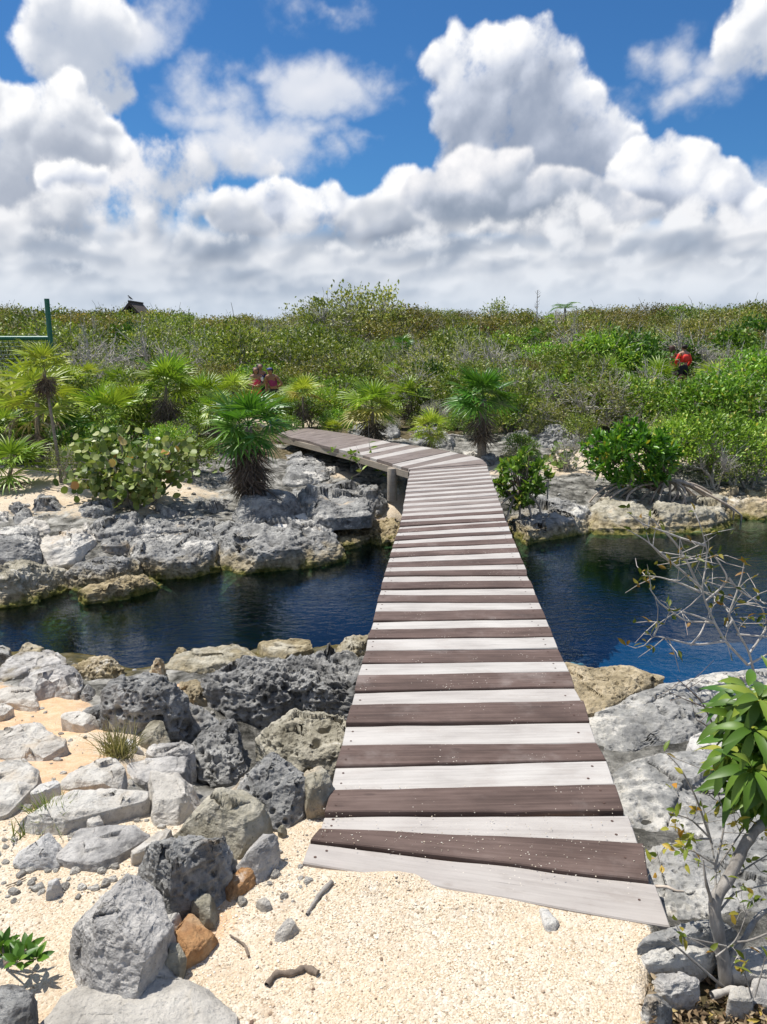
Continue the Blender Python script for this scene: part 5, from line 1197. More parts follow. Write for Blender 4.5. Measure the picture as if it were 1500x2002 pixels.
def palm(label, cpx, rpx, base_px, kindn='green', base_d=None, base_z=None, n=20, ndead=8, trunk_r=0.045, seed=0, gold=0, tan=0, lowest=-35, top=84, skirt=0.35):
    """crown centre and crown radius in pixels; foot of the trunk in pixels"""
    r = random.Random(seed)
    if base_d is None:
        b = ground(*base_px) if base_z is None else at(*base_px, base_z)
    else:
        b = atd(*base_px, base_d); b.z = gz(b.x, b.y)
    c = atd(cpx[0], cpx[1], b.y - 0.02)
    dist = (c - EYE).length
    Rc = rpx / FPX * dist; sc = Rc / 0.92
    t = link('fan_palm', None, loc=b); tag(t, label, 'palm', GP); PALMS.append((cpx[0], rpx, b.y))
    top_ = c - b - Vector((0, 0, Rc * 0.12)) ; m = MB()
    H = max(0.12, top_.z); n_ = max(6, int(H / 0.07))
    tt = np.linspace(-0.1 / H, 1, n_)
    pts = np.stack([top_.x * tt ** 1.5 * np.sign(tt + 1e-9) if False else top_.x * np.clip(tt, 0, 1) ** 1.3, top_.y * np.clip(tt, 0, 1), H * tt], 1)
    rad = trunk_r * sc * (1.15 - 0.3 * np.clip(tt, 0, 1)) * (1 + 0.05 * np.sin(np.arange(n_) * 2.2))
    m.tube(pts, rad, 10); m.build('trunk', B_PALM, t)
    n = int(n * 0.78)
    for i in range(n):
        f = i / max(1, n - 1)
        az = i * 2.39996 + r.random() * 0.5
        elv = R(top - (top - lowest) * f ** 0.8 + r.uniform(-9, 9))
        k = kindn
        if gold and f > 1 - gold: k = 'gold' if r.random() < 0.6 else 'lime'
        o = link('frond', r.choice(FR[k]), t)
        q = Euler((R(r.uniform(-30, 30)), -elv, az), 'XYZ')
        o.rotation_euler = q; s = sc * (0.85 + 0.22 * r.random()) * (0.8 if f < 0.15 else 1)
        o.scale = (s, s, s); o.location = top_ + Vector((0, 0, 0.05 * sc * (1 - f)))
    for i in range(ndead):
        az = i * 2.39996 + 1 + r.random() * 0.6; elv = R(-r.uniform(58, 88))
        o = link('dead_frond', r.choice(FR['tan' if i < tan else 'dead']), t)
        o.rotation_euler = Euler((R(r.uniform(-40, 40)), -elv, az), 'XYZ'); s = sc * r.uniform(0.62, 0.88)
        if i < tan: o.rotation_euler = Euler((R(r.uniform(-30, 30)), R(r.uniform(15, 35)), az), 'XYZ')
        o.scale = (s, s, s); fh = (i / max(1, ndead)) * skirt
        o.location = Vector((top_.x * (1 - fh) ** 1.3, top_.y * (1 - fh) ** 1.3, top_.z * (1 - fh) - 0.03 * sc))
    return t
palm('tall thin-trunked palm with a brown skirt in front of the green post', (84, 708), 52, (120, 945), 'lime', n=24, ndead=20, trunk_r=0.048, seed=1, lowest=-15, skirt=0.10)
palm('wide pale fan palm right behind the tall thin-trunked palm', (72, 775), 92, (76, 905), 'lime', base_d=12.0, n=16, ndead=9, seed=2, tan=4, lowest=-25)
palm('low bushy palm cut by the left border above the beach sand', (22, 905), 72, (15, 950), 'green', n=24, ndead=12, seed=3, lowest=-20)
palm('palm with a long shaggy brown skirt left of the big fan palm', (325, 745), 66, (318, 842), 'green', base_d=14.0, n=24, ndead=24, seed=4, lowest=-15, skirt=0.5)
palm('palm right behind the palm with the long brown skirt', (395, 770), 60, (385, 842), 'green', base_d=16.5, n=18, ndead=6, seed=5)
palm('yellow-green palm beside the person in the pink top', (455, 760), 50, (455, 830), 'lime', base_d=17.0, n=20, ndead=8, seed=6)
palm('biggest deep-green fan palm with a dead-leaf skirt down to the rocks', (485, 822), 95, (488, 945), 'deep', base_z=-0.22, n=27, ndead=46, trunk_r=0.09, seed=7, lowest=-40, skirt=0.75)
palm('yellowing palm on a slim grey trunk at the far end of the boardwalk', (592, 765), 46, (593, 834), 'lime', base_d=15.2, n=20, ndead=9, seed=8, gold=0.5, lowest=-15)
palm('bushy palm with yellow side fronds behind the boardwalk', (728, 788), 66, (728, 850), 'green', base_d=14.3, n=26, ndead=24, seed=9, gold=0.35, lowest=-35, skirt=0.7)
palm('smaller palm right behind the bushy palm with yellow side fronds', (800, 768), 50, (805, 842), 'green', base_d=16.5, n=20, ndead=6, seed=10)
palm('small bright palm with brown dead fronds at the boardwalk bend', (840, 833), 46, (842, 882), 'lime', base_d=12.6, n=22, ndead=9, seed=11, lowest=-40, tan=1)
palm('stout palm with big hanging brown fronds right of the boardwalk bend', (945, 772), 74, (942, 888), 'deep', base_d=13.2, n=30, ndead=13, trunk_r=0.10, seed=12, lowest=-30)
palm('palm left of the palm in front of the two people in the scrub', (1192, 728), 44, (1192, 785), 'green', base_d=19.5, n=22, ndead=7, seed=13)
palm('palm in front of the two people standing in the scrub', (1283, 735), 46, (1283, 800), 'green', base_d=18.5, n=22, ndead=9, seed=14)
palm('palm just right of the person in the red shirt', (1398, 738), 42, (1398, 790), 'lime', base_d=20, n=20, ndead=8, seed=15, tan=2)
palm('small palm with grey dead fronds in the scrub right of the stout palm', (1086, 735), 30, (1084, 775), 'lime', base_d=20, n=16, ndead=8, seed=16)
palm('small palm above the wide pale fan palm, near the net', (172, 732), 32, (172, 790), 'lime', base_d=17, n=16, ndead=8, seed=17)
palm('low spreading palm behind the seagrape shrub', (200, 805), 72, (200, 865), 'green', base_d=13.0, n=20, ndead=4, seed=18, lowest=-25)
palm('low deep-green palm beside the tall thin trunk', (140, 838), 50, (140, 885), 'deep', base_d=12.2, n=18, ndead=4, seed=19, tan=2)
palm('small palm on the slope below the bare tree twigs at the skyline', (700, 672), 18, (700, 700), 'green', base_d=30, n=14, ndead=2, seed=20)
palm('dark palm in the middle of the slope', (788, 672), 26, (788, 705), 'deep', base_d=29, n=16, ndead=4, seed=21)
palm('small palm beneath the dark palm on the slope', (768, 722), 26, (768, 755), 'green', base_d=23, n=14, ndead=2, seed=22)
palm('dark palm on the slope above the stout palm', (1046, 650), 15, (1046, 675), 'deep', base_d=34, n=14, ndead=2, seed=23)
palm('palm on the slope left of the two palms behind the boardwalk', (640, 800), 34, (640, 836), 'green', base_d=17.5, n=14, ndead=2, seed=24)
palm('dark low palm behind the persons on the path', (443, 705), 20, (443, 725), 'deep', base_d=27, n=14, ndead=2, seed=25)
palm('half-hidden palm right of the person with the blue cap', (552, 718), 22, (552, 750), 'deep', base_d=24, n=14, ndead=2, seed=26)
palm('palm spreading low between the brown-skirted palm and the yellow-green palm', (262, 785), 54, (262, 835), 'lime', base_d=14.6, n=16, ndead=4, seed=27)
palm('pale palm at the skyline beside the thin bare mast tree', (1075, 622), 14, (1075, 640), 'green', base_d=44, n=14, ndead=0, seed=28)

for lb, cx, cy, rp_, by, d, k, sd in (
    ('small palm between the brown-skirted palm and the tall thin-trunked palm', 236, 750, 42, 800, 17.5, 'green', 40),
    ('low spiky palm in front of the yellow-green palm, left of the biggest fan palm', 425, 798, 50, 845, 13.5, 'green', 41),
    ('palm peeping out behind the biggest fan palm, upper right of it', 540, 790, 36, 835, 16.0, 'green', 42),
    ('small palm in the scrub behind the stout palm, to its left', 880, 745, 30, 790, 19.0, 'green', 43),
    ('small palm in the scrub above the smaller palm of the middle pair', 720, 730, 26, 765, 22.0, 'deep', 44),
    ('palm deep in the scrub between the stout palm and the grey outcrop', 1040, 790, 30, 830, 16.5, 'lime', 45),
    ('spiky palm behind the bare twigs left of the pair of scrub palms', 1150, 722, 28, 765, 22.0, 'green', 46),
    ('low palm at the left border above the low bushy palm', 12, 830, 44, 880, 12.4, 'green', 47),
    ('low palm hugging the ground right of the slim yellowing palm', 650, 835, 24, 852, 14.8, 'lime', 48),
    ('pale palm between the net and the brown-skirted palm', 132, 745, 42, 800, 15.5, 'lime', 49),
    ('palm in the green scrub below the dark shrub, right part', 1225, 752, 28, 795, 18.5, 'green', 50)):
    palm(lb, (cx, cy), rp_, (cx, by), k, base_d=d, n=18, ndead=8, seed=sd, skirt=0.4)

# feather palms far off
def feather(seed):
    r = np.random.RandomState(seed); m = MB(); t = np.linspace(0, 1, 12)
    c = np.stack([t * 1.6, 0 * t, 0.35 * np.sin(t * 2.2) - 0.75 * t ** 2.2], 1); m.tube(c, np.linspace(0.02, 0.006, 12), 4)
    tt = np.repeat(np.linspace(0.15, 1, 26), 2); sd = np.tile([1.0, -1.0], 26)
    P = np.stack([np.interp(tt, t, c[:, k]) for k in range(3)], 1); D = np.stack([0.5 + 0 * tt, sd, -0.45 + 0 * tt], 1)
    add_leaves(m, P, D, np.tile([0, 0, 1.0], (len(tt), 1)), 0.42 * np.sin(np.clip(tt, 0.1, 0.97) * math.pi) ** 0.5 + 0.05, 0.035); return m.mesh('frond', [P_DEEP])
FE = [feather(1), feather(2)]
for lb, px, py, d, s in (('small dark coconut palm standing above the skyline scrub', 1105, 604, 62, 0.75), ('dark coconut palm top just showing over the scrub, farther right', 1325, 606, 75, 0.7)):
    c = atd(px, py, d); z0 = gz(c.x, c.y); t = link('coconut_palm', None, loc=(c.x, c.y, z0)); tag(t, lb, 'palm', 'coconut palms at the skyline')
    m = MB(); h = c.z - z0; m.tube([(0, 0, -0.2), (0.05, 0, h * .5), (0, 0, h)], [0.14, 0.11, 0.09], 8); m.build('trunk', B_PALM, t)
    for i in range(13):
        o = link('frond', FE[i % 2], t); o.location = (0, 0, h); o.rotation_euler = (R(random.Random(i).uniform(-20, 20)), -R(35 - 5 * (i % 5) * 1.5), i * 2.4); o.scale = (s, s, s)

# ------------------------------------------------------------------ seagrape shrub: round leaves on crooked grey stems
def disc_leaves(mb, C, Nn, rad, m=0):
    C = np.asarray(C, float); n = len(C); Nn = Nn / np.linalg.norm(Nn, axis=1, keepdims=True)
    A = np.cross(Nn, [0.31, 0.2, 0.93]); A /= np.linalg.norm(A, axis=1, keepdims=True); B = np.cross(Nn, A)
    th = np.arange(10) * 2 * math.pi / 10; rr = np.ones(10); rr[0] = 0.82
    V = C[:, None] + rad[:, None, None] * rr[None, :, None] * (np.cos(th)[None, :, None] * A[:, None] + np.sin(th)[None, :, None] * B[:, None]) + 0.16 * rad[:, None, None] * (np.abs(np.sin(th))[None, :, None]) * Nn[:, None]
    V = np.concatenate([V, C[:, None]], 1); k = np.arange(n)[:, None] * 11
    Q = np.concatenate([np.concatenate([k + j, k + (j + 1) % 10, k + 10, k + 10], 1) for j in range(10)])
    mb.add(V.reshape(-1, 3), Q, m)
def seagrape(label, box, d, nst, nl, lr, seed):
    r = np.random.RandomState(seed); x0, y0, x1, y1 = box
    b = atd((x0 + x1) / 2, y1, d); b.z = gz(b.x, b.y); W_ = (x1 - x0) / FPX * d / 2; H = (y1 - y0) / FPX * d
    t = link('seagrape_shrub', None, loc=b); tag(t, label, 'shrub')
    mb = MB(); ends = []
    for s in range(nst):
        a = r.rand() * 2 * math.pi; rr = W_ * (0.35 + 0.65 * r.rand()); e = np.array([math.cos(a) * rr, math.sin(a) * rr * 0.6, H * (0.15 + 0.8 * r.rand() * (1 - 0.35 * (rr / W_) ** 2))])
        p0 = np.array([math.cos(a) * 0.15 * W_, math.sin(a) * 0.1 * W_, -0.1]); tt = np.linspace(0, 1, 9)[:, None]
        p = p0 * (1 - tt) + e * tt; p[:, 2] += 0.12 * H * np.sin(tt[:, 0] * math.pi); p += 0.05 * fbm(p * 6 + s * 5, 2, seed + s)[:, None] * r.randn(1, 3) * np.sin(tt * math.pi)
        mb.tube(p, np.linspace(0.017, 0.006, 9), 6); ends.append(p[3:])
    mb.build('stems', B_GREY, t)
    E_ = np.concatenate(ends); C = E_[r.randint(len(E_), size=nl)] + r.randn(nl, 3) * np.array([0.11, 0.09, 0.08])
    C[:, 2] = np.maximum(C[:, 2], 0.05); C[:, 1] -= 0.05
    Nn = rdir(r, nl, 0.9) + np.array([-0.1, -0.5, 0]); m2 = MB(); disc_leaves(m2, C, Nn, lr * (0.65 + 0.5 * r.rand(nl))); m2.build('leaves', L_GRAPE, t)
    return t
seagrape('broad round-leaved shrub with a few orange leaves on the left far bank', (110, 815, 425, 985), 9.9, 30, 950, 0.052, 5)
seagrape('small round-leaved shrub behind the arching mangrove roots', (1045, 842, 1150, 905), 13.0, 9, 60, 0.055, 6)

# ------------------------------------------------------------------ red mangrove shrubs with prop roots
def mangrove(label, box, base_px, zb, roots, seed, nros=260, L=0.10, leafm=None):
    r = np.random.RandomState(seed); x0, y0, x1, y1 = box; b = at(*base_px, zb); d = b.y
    t = link('mangrove_shrub', None, loc=b); tag(t, label, 'shrub')
    ctr = atd((x0 + x1) / 2, (y0 + y1) / 2, d) - b; W_ = (x1 - x0) / 2 / FPX * d; H = (y1 - y0) / 2 / FPX * d
    u = rdir(r, nros, 0.1); rad = 0.45 + 0.55 * r.rand(nros) ** 0.5; rad = rad * (1 + 0.25 * fbm(u * 2 + seed, 2, seed))
    C = np.array(ctr) + u * rad[:, None] * np.array([W_, W_ * 0.75, H]); m = MB()
    k = 7; idx = np.repeat(np.arange(nros), k); n = len(idx); D = rdir(r, n, 0.55) + u[idx] * 0.5 + [0, 0, 0.25]
    add_leaves(m, C[idx] + r.randn(n, 3) * 0.012, D, rdir(r, n, 1.5), L * (0.8 + 0.4 * r.rand(n)), L * 0.38, 0, seg=3, droop=0.12); m.build('leaves', leafm or L_GLOSSY, t)
    b2 = MB(); hub = np.array([0, 0, 0.12])
    for q in range(34):
        e = C[r.randint(nros)]; tt = np.linspace(0, 1, 6)[:, None]; p = hub * (1 - tt) + e * tt + r.randn(6, 3) * 0.02; b2.tube(p, np.linspace(0.018, 0.005, 6), 5)
    b2.build('stems', B_BROWN, t)
    for (pts) in roots:
        P = []
        for (px, py, dd) in pts: P.append(np.array(atd(px, py, d + dd) - b))
        P = np.array(P); tt = np.linspace(0, len(P) - 1, 12); S = np.stack([np.interp(tt, np.arange(len(P)), P[:, k]) for k in range(3)], 1)
        S[1:-1] = (S[:-2] + 2 * S[1:-1] + S[2:]) / 4; S[1:-1] = (S[:-2] + 2 * S[1:-1] + S[2:]) / 4
        S = np.concatenate([S, S[-1:] + [[0, 0, -0.25]]])
        rb = MB(); rb.tube(S, np.linspace(0.021, 0.012, 13), 6); rb.build('prop_root', B_ROOT, t)
    return t
rr_ = random.Random(9); roots = []
for (sx, sy, mx_, my, ex, ey) in [(1290, 945, 1180, 950, 1132, 1018), (1290, 945, 1190, 955, 1150, 1022), (1290, 950, 1205, 960, 1170, 1015), (1290, 950, 1200, 975, 1200, 1020), (1290, 945, 1225, 965, 1225, 1022), (1300, 945, 1250, 980, 1245, 1005),
        (1300, 945, 1330, 950, 1262, 1010), (1300, 945, 1290, 975, 1275, 1010), (1310, 945, 1310, 985, 1290, 1015), (1310, 942, 1330, 970, 1308, 1012), (1310, 942, 1345, 965, 1325, 1012), (1310, 942, 1330, 960, 1300, 1008),
        (1310, 940, 1360, 955, 1400, 1000), (1310, 940, 1370, 960, 1415, 1005), (1310, 940, 1350, 965, 1360, 1010), (1310, 942, 1340, 975, 1342, 1008), (1310, 940, 1380, 965, 1435, 1000), (1310, 940, 1390, 970, 1450, 1008),
        (1310, 940, 1385, 975, 1400, 1012), (1310, 940, 1375, 985, 1385, 1012), (1290, 945, 1170, 975, 1160, 1012), (1310, 940, 1395, 965, 1425, 1012), (1305, 945, 1280, 965, 1262, 1015), (1300, 945, 1240, 950, 1180, 1010)]:
    dd = rr_.uniform(-0.5, 0.25); roots.append([(sx, sy, 0), ((sx + mx_) / 2, (sy + my) / 2 - 10, dd * 0.4), (mx_, my, dd * 0.8), ((mx_ + ex) / 2 + (ex - mx_) * 0.15, (my + ey) / 2, dd), (ex, ey, dd)])
mangrove('glossy green mangrove shrub standing on a fan of arching prop roots', (1142, 838, 1330, 952), (1290, 975), -0.66, roots, 31, 330, 0.125)
roots = [[(1020, 960, 0), (1035, 990, -0.1), (1045, 1040, -0.2)], [(1015, 960, 0), (1000, 985, -0.1), (985, 1030, -0.2)], [(1025, 960, 0), (1055, 985, 0), (1060, 1030, -0.1)], [(1020, 960, 0), (1015, 990, -0.1), (1020, 1035, -0.2)], [(1015, 965, 0), (990, 975, -0.1), (975, 990, -0.2)], [(1030, 960, 0), (1060, 960, 0), (1072, 940, 0)]]
mangrove('small bright mangrove bush beside the right edge of the boardwalk', (968, 885, 1072, 1000), (1020, 1000), -0.62, roots, 32, 130, 0.11, L_BRIGHT)

# ------------------------------------------------------------------ shrubs one can tell apart, by their place among the landmarks
LAND = [('the green post', 95, 640), ('the tall thin-trunked palm', 84, 740), ('the brown-skirted palm', 325, 770), ('the biggest fan palm', 485, 850), ('the person in the pink top', 502, 745),
        ('the person with the blue cap', 538, 745), ('the slim yellowing palm', 592, 775), ('the bushy palm with yellow fronds', 728, 800), ('the small bright palm', 838, 840), ('the stout palm', 945, 790),
        ('the small mangrove bush', 1015, 940), ('the big mangrove', 1240, 890), ('the person in the red shirt', 1338, 715), ('the shirtless person', 1312, 705), ('the palm beside the shirtless person', 1285, 750),
        ('the grey outcrop', 1080, 845), ('the thatched roof', 265, 605), ('the bare mast tree', 1050, 590), ('the airy skyline tree', 680, 600), ('the white far building', 885, 622),
        ('the dark palm on the slope', 788, 680), ('the long grey outcrop', 1060, 850), ('the seagrape shrub', 270, 890), ('the net', 40, 720), ('the right border', 1495, 800), ('the palm right of the red shirt', 1400, 745), ('the boardwalk bend', 880, 900)]
WORD = {'olive': 'olive small-leaved shrub', 'bright': 'bright green leafy shrub', 'brown': 'brownish-olive shrub', 'dark': 'dark green dense shrub', 'pale': 'pale sparse shrub with grey twigs', 'bare': 'nearly bare grey twiggy bush', 'airy': 'open tall pale-leaved tree'}
used = set()
def where(px, py, w):
    best = sorted(LAND, key=lambda q: math.hypot(q[1] - px, (q[2] - py) * 1.4))
    for sz in ('', 'low ', 'small ', 'wide ', 'rounded ', 'uneven ', 'scruffy '):
        for (nm, x, y) in best[:6]:
            dx, dy = px - x, py - y
            if abs(dx) < 26: rel = 'behind' if dy < 0 else 'in front of'
            elif abs(dx) > 1.2 * abs(dy): rel = 'beside and left of' if dx < 0 else 'beside and right of'
            else: rel = ('up the slope and left of' if dx < 0 else 'up the slope and right of') if dy < 0 else ('down the slope and left of' if dx < 0 else 'down the slope and right of')
            for f in ('', 'a little way off, '):
                s = f"{sz}{w} {f}{rel} {nm}"
                if s not in used and len(s.replace('-', ' ').split()) <= 16:
                    used.add(s); return s
    return f"{w} in the scrub"
def shrub(k, px, py, d, s, seed=0, label=None, top=False):
    """a bush whose middle stands at the pixel, at distance d"""
    r = random.Random(seed * 7 + int(px)); c = atd(px, py, d); z = gz(c.x, c.y)
    cr, st = r.choice(KIND[k])
    t = link('airy_tree' if k == 'airy' else 'shrub', None, loc=(c.x, c.y, z), rot=(0, 0, r.random() * 6.28)); t.scale = (s, s, s * r.uniform(0.9, 1.1))
    tag(t, label or where(px, py, WORD[k]), 'tree' if k == 'airy' else 'shrub', 'shrubs of the coastal scrub')
    link('stems', st, t); link('crown', cr, t); return t
# hand-placed ones
hand = [('bright', 1120, 760, 16.5, 1.0), ('pale', 1160, 790, 15.2, 0.9), ('bright', 1250, 800, 15.5, 0.9), ('bright', 1345, 790, 14.8, 1.0), ('bright', 1420, 790, 14.3, 1.1), ('bright', 1480, 800, 14.0, 1.1), ('bright', 1500, 740, 17, 1.25),
        ('bare', 1160, 770, 16, 0.9), ('bare', 1060, 790, 16, 0.8), ('bare', 1250, 760, 17, 0.9), ('bare', 1460, 700, 18, 1.3), ('olive', 1010, 750, 17.5, 0.9), ('bright', 1000, 800, 15.5, 0.6),
        ('bright', 1330, 860, 12.6, 0.75), ('bright', 1400, 865, 12.5, 0.8), ('bright', 1470, 860, 12.3, 0.8), ('bare', 1400, 900, 12.0, 0.6), ('pale', 1440, 890, 12.0, 0.45), ('bare', 1210, 800, 15.0, 0.6), ('bare', 1330, 750, 17.5, 0.5), ('bare', 1110, 880, 12.6, 0.45),
        ('bright', 640, 800, 17, 0.7), ('bright', 690, 780, 19, 0.8), ('olive', 560, 780, 20, 0.8), ('bright', 870, 790, 17, 0.75), ('olive', 900, 770, 19, 0.9), ('bare', 850, 800, 15.6, 0.5), ('bright', 660, 830, 15.2, 0.4),
        ('bright', 560, 830, 14.8, 0.4), ('bright', 420, 800, 15.0, 0.6), ('bright', 330, 850, 12.6, 0.5), ('bright', 250, 800, 14.6, 0.7), ('bare', 250, 760, 17.5, 0.8), ('dark', 210, 880, 11.6, 0.55),
        ('dark', 30, 850, 12.8, 0.6), ('olive', 120, 780, 15.5, 0.9), ('pale', 130, 920, 10.9, 0.35), ('bright', 160, 900, 11.2, 0.4), ('bright', 380, 880, 11.5, 0.45), ('bright', 1020, 850, 13.4, 0.35), ('pale', 1010, 880, 12.6, 0.3),
        ('dark', 1330, 690, 30.5, 1.5), ('dark', 1440, 660, 32, 1.8), ('dark', 1480, 640, 36, 1.9), ('dark', 1240, 720, 26, 1.0), ('bare', 1230, 660, 33, 1.6), ('bare', 1140, 690, 27, 1.2), ('bare', 1400, 700, 25, 1.1),
        ('airy', 640, 620, 42, 1.9), ('airy', 690, 620, 44, 2.1), ('airy', 745, 620, 46, 2.0), ('airy', 600, 630, 46, 1.6), ('bare', 520, 625, 46, 1.8), ('bare', 570, 625, 47, 1.7), ('brown', 790, 640, 47, 2.4), ('brown', 740, 650, 42, 2.0),
        ('brown', 960, 640, 48, 2.4), ('brown', 1010, 640, 50, 2.3), ('brown', 905, 650, 47, 1.9), ('airy', 970, 615, 55, 1.5), ('brown', 1160, 625, 58, 2.3), ('brown', 1480, 620, 60, 2.4),
        ('olive', 80, 630, 42, 2.4), ('olive', 320, 640, 45, 2.2), ('olive', 220, 640, 46, 2.1), ('olive', 400, 640, 48, 2.0), ('bare', 200, 690, 24, 1.5), ('bare', 300, 680, 26, 1.5), ('bare', 380, 690, 25, 1.2), ('bare', 150, 720, 21, 1.1)]
for i, (k, px, py, d, s) in enumerate(hand): shrub(k, px, py, d, s * (0.93 if k == 'airy' else 1), i)

# the scrub that covers the whole plain: one mass
rs = np.random.RandomState(4)
pts, ki, sc_, ro = [], [], [], []
names = ['olive', 'bright', 'brown', 'dark', 'pale', 'bare']
colls = bpy.data.collections.new('scrub_sources')
src = []
for kn in names:
    for v, (cr, st) in enumerate(KIND[kn]):
        oo = bpy.data.objects.new(f"{len(src):02d}_{kn}", None)
        bm = bmesh.new(); bm.from_mesh(cr); nA_ = len(bm.faces); bm.from_mesh(st)
        mm = bpy.data.meshes.new('scrub'); 
        bm.faces.ensure_lookup_table()
        for f in bm.faces[nA_:]: f.material_index = 1
        bm.to_mesh(mm); bm.free(); mm.materials.append(cr.materials[0]); mm.materials.append(st.materials[0])
        oo = bpy.data.objects.new(f"{len(src):02d}_{kn}", mm); colls.objects.link(oo); src.append(kn)
ids = {k: [i for i, q in enumerate(src) if q == k] for k in names}
def keepout(x, y):
    """bare ground: paths, sand, rock, and the places where people and palms must stay in view"""
    d = y
    px = CX + FPX * x / (y * math.cos(PITCH)) * 1.0
    return False
def n2(x, y, s, sd): return float(fbm(np.array([[x * s, y * s, sd * 3.3]]), 3, sd)[0])
y = 11.8; rowi = 0
blk = []
for (cx_, cd, rx_, ry_) in ((590, 14.5, 1.1, 1.8), (60, 11.0, 2.2, 1.1)):
    c = atd(cx_, 800, cd); blk.append((c.x, c.y, rx_, ry_))
occ = []
for (px, d, w0, yr) in ((502, 19, 0.75, 5), (538, 19, 0.75, 5), (1338, 28, 0.8, 6.5), (1312, 28, 0.7, 6.5)):
    occ.append((px, d, w0, yr))
while y < 130:
    step = 0.74 + (y - 11.8) * 0.046
    halfw = y * 0.62 + 3
    nx_ = int(2 * halfw / step)
    for j in range(nx_):
        x = -halfw + (j + rs.rand()) * step; yy = y + (rs.rand() - 0.5) * step
        t_ = yy - np.interp(x, FX, FY_)
        if t_ < 2.6 + 0.8 * n2(x, yy, 0.6, 3): continue
        pxx = CX + FPX * x / yy * 0.985
        if any(((x - a) / c) ** 2 + ((yy - b) / d_) ** 2 < 1 for a, b, c, d_ in blk): continue
        if yy < 13.2 and 560 < pxx < 1130: continue
        if yy < 14.8 and 380 < pxx < 1010: continue
        if yy < 12.3 and pxx > 1130: continue
        if any(abs(pxx - a) < (40 if b > 25 else 28) and b - (13.0 if b > 25 else 7) < yy < b + 1.2 for a, b, _, _ in occ): 
            small = True
        else: small = False
        shr = any(abs(pxx - a) < b_ * 0.85 and c_ - 5.0 < yy < c_ + 0.2 for a, b_, c_ in PALMS)
        f = n2(x, yy, 0.16, 7); f2 = n2(x, yy, 0.3, 11); q = rs.rand()
        if yy < 20: k = 'bright' if q < 0.50 + 0.3 * f + (0.25 if pxx > 1150 else 0) else ('olive' if q < 0.85 else ('pale' if q < 0.90 else 'bare'))
        elif yy < 36: k = 'olive' if q < 0.5 + f * 0.5 else ('bright' if q < 0.62 else ('dark' if q < 0.74 else ('brown' if q < 0.82 else ('pale' if q < 0.89 else 'bare'))))
        else: k = 'brown' if q < 0.33 + f * 0.9 else ('olive' if q < 0.82 else ('dark' if q < 0.88 else ('pale' if q < 0.93 else 'bare')))
        if pxx < 430 and 17 < yy < 32 and rs.rand() < 0.35: k = 'bare' if rs.rand() < 0.6 else 'olive'
        s = (0.40 + 0.72 * rs.rand() ** 1.5) * (1 + (yy - 12) * 0.032) * (1 + 0.35 * f2)
        s = min(s, 2.1) * 1.0
        if yy > 34: s *= 1 + 0.55 * n2(x, yy, 0.07, 21)
        if yy < 15: s *= 0.72
        elif yy < 24: s *= 0.80
        if shr: s *= 0.55
        if small: s *= 0.33
        pts.append((x, yy, 0)); ki.append(ids[k][rs.randint(len(ids[k]))]); sc_.append(s); ro.append(rs.rand() * 6.283)
    y += step * 0.85
pts = np.array(pts); pts[:, 2] = land(pts[:, 0], pts[:, 1])[0] - 0.03
print('scrub instances', len(pts))
me = bpy.data.meshes.new('scrub'); me.vertices.add(len(pts)); me.vertices.foreach_set('co', pts.astype(np.float32).ravel())
a_ = me.attributes.new('idx', 'INT', 'POINT'); a_.data.foreach_set('value', np.array(ki, dtype=np.int32))
a_ = me.attributes.new('scl', 'FLOAT', 'POINT'); a_.data.foreach_set('value', np.array(sc_, dtype=np.float32))
a_ = me.attributes.new('rot', 'FLOAT', 'POINT'); a_.data.foreach_set('value', np.array(ro, dtype=np.float32))
def instancer(name, me, coll, lab, cat):
    ng = bpy.data.node_groups.new(name, 'GeometryNodeTree')
    ng.interface.new_socket('Geometry', in_out='INPUT', socket_type='NodeSocketGeometry'); ng.interface.new_socket('Geometry', in_out='OUTPUT', socket_type='NodeSocketGeometry')
    gi = ng.nodes.new('NodeGroupInput'); go = ng.nodes.new('NodeGroupOutput'); ip = ng.nodes.new('GeometryNodeInstanceOnPoints')
    ci = ng.nodes.new('GeometryNodeCollectionInfo'); ci.inputs[0].default_value = coll; ci.inputs['Separate Children'].default_value = True; ci.inputs['Reset Children'].default_value = True
    def na(n_, t):
        q = ng.nodes.new('GeometryNodeInputNamedAttribute'); q.data_type = t; q.inputs[0].default_value = n_; return q.outputs[0]
    cb = ng.nodes.new('ShaderNodeCombineXYZ'); ng.links.new(na('rot', 'FLOAT'), cb.inputs[2])
    e2r = ng.nodes.new('FunctionNodeEulerToRotation'); ng.links.new(cb.outputs[0], e2r.inputs[0])
    ng.links.new(gi.outputs[0], ip.inputs['Points']); ng.links.new(ci.outputs[0], ip.inputs['Instance'])
    ip.inputs['Pick Instance'].default_value = True; ng.links.new(na('idx', 'INT'), ip.inputs['Instance Index'])
    ng.links.new(e2r.outputs[0], ip.inputs['Rotation']); ng.links.new(na('scl', 'FLOAT'), ip.inputs['Scale']); ng.links.new(ip.outputs[0], go.inputs[0])
    o = link(name, me); md = o.modifiers.new('scatter', 'NODES'); md.node_group = ng
    tag(o, lab, cat, kind='stuff'); return o
instancer('scrub', me, colls, 'dense green and brownish coastal scrub covering the plain behind the water', 'scrub')


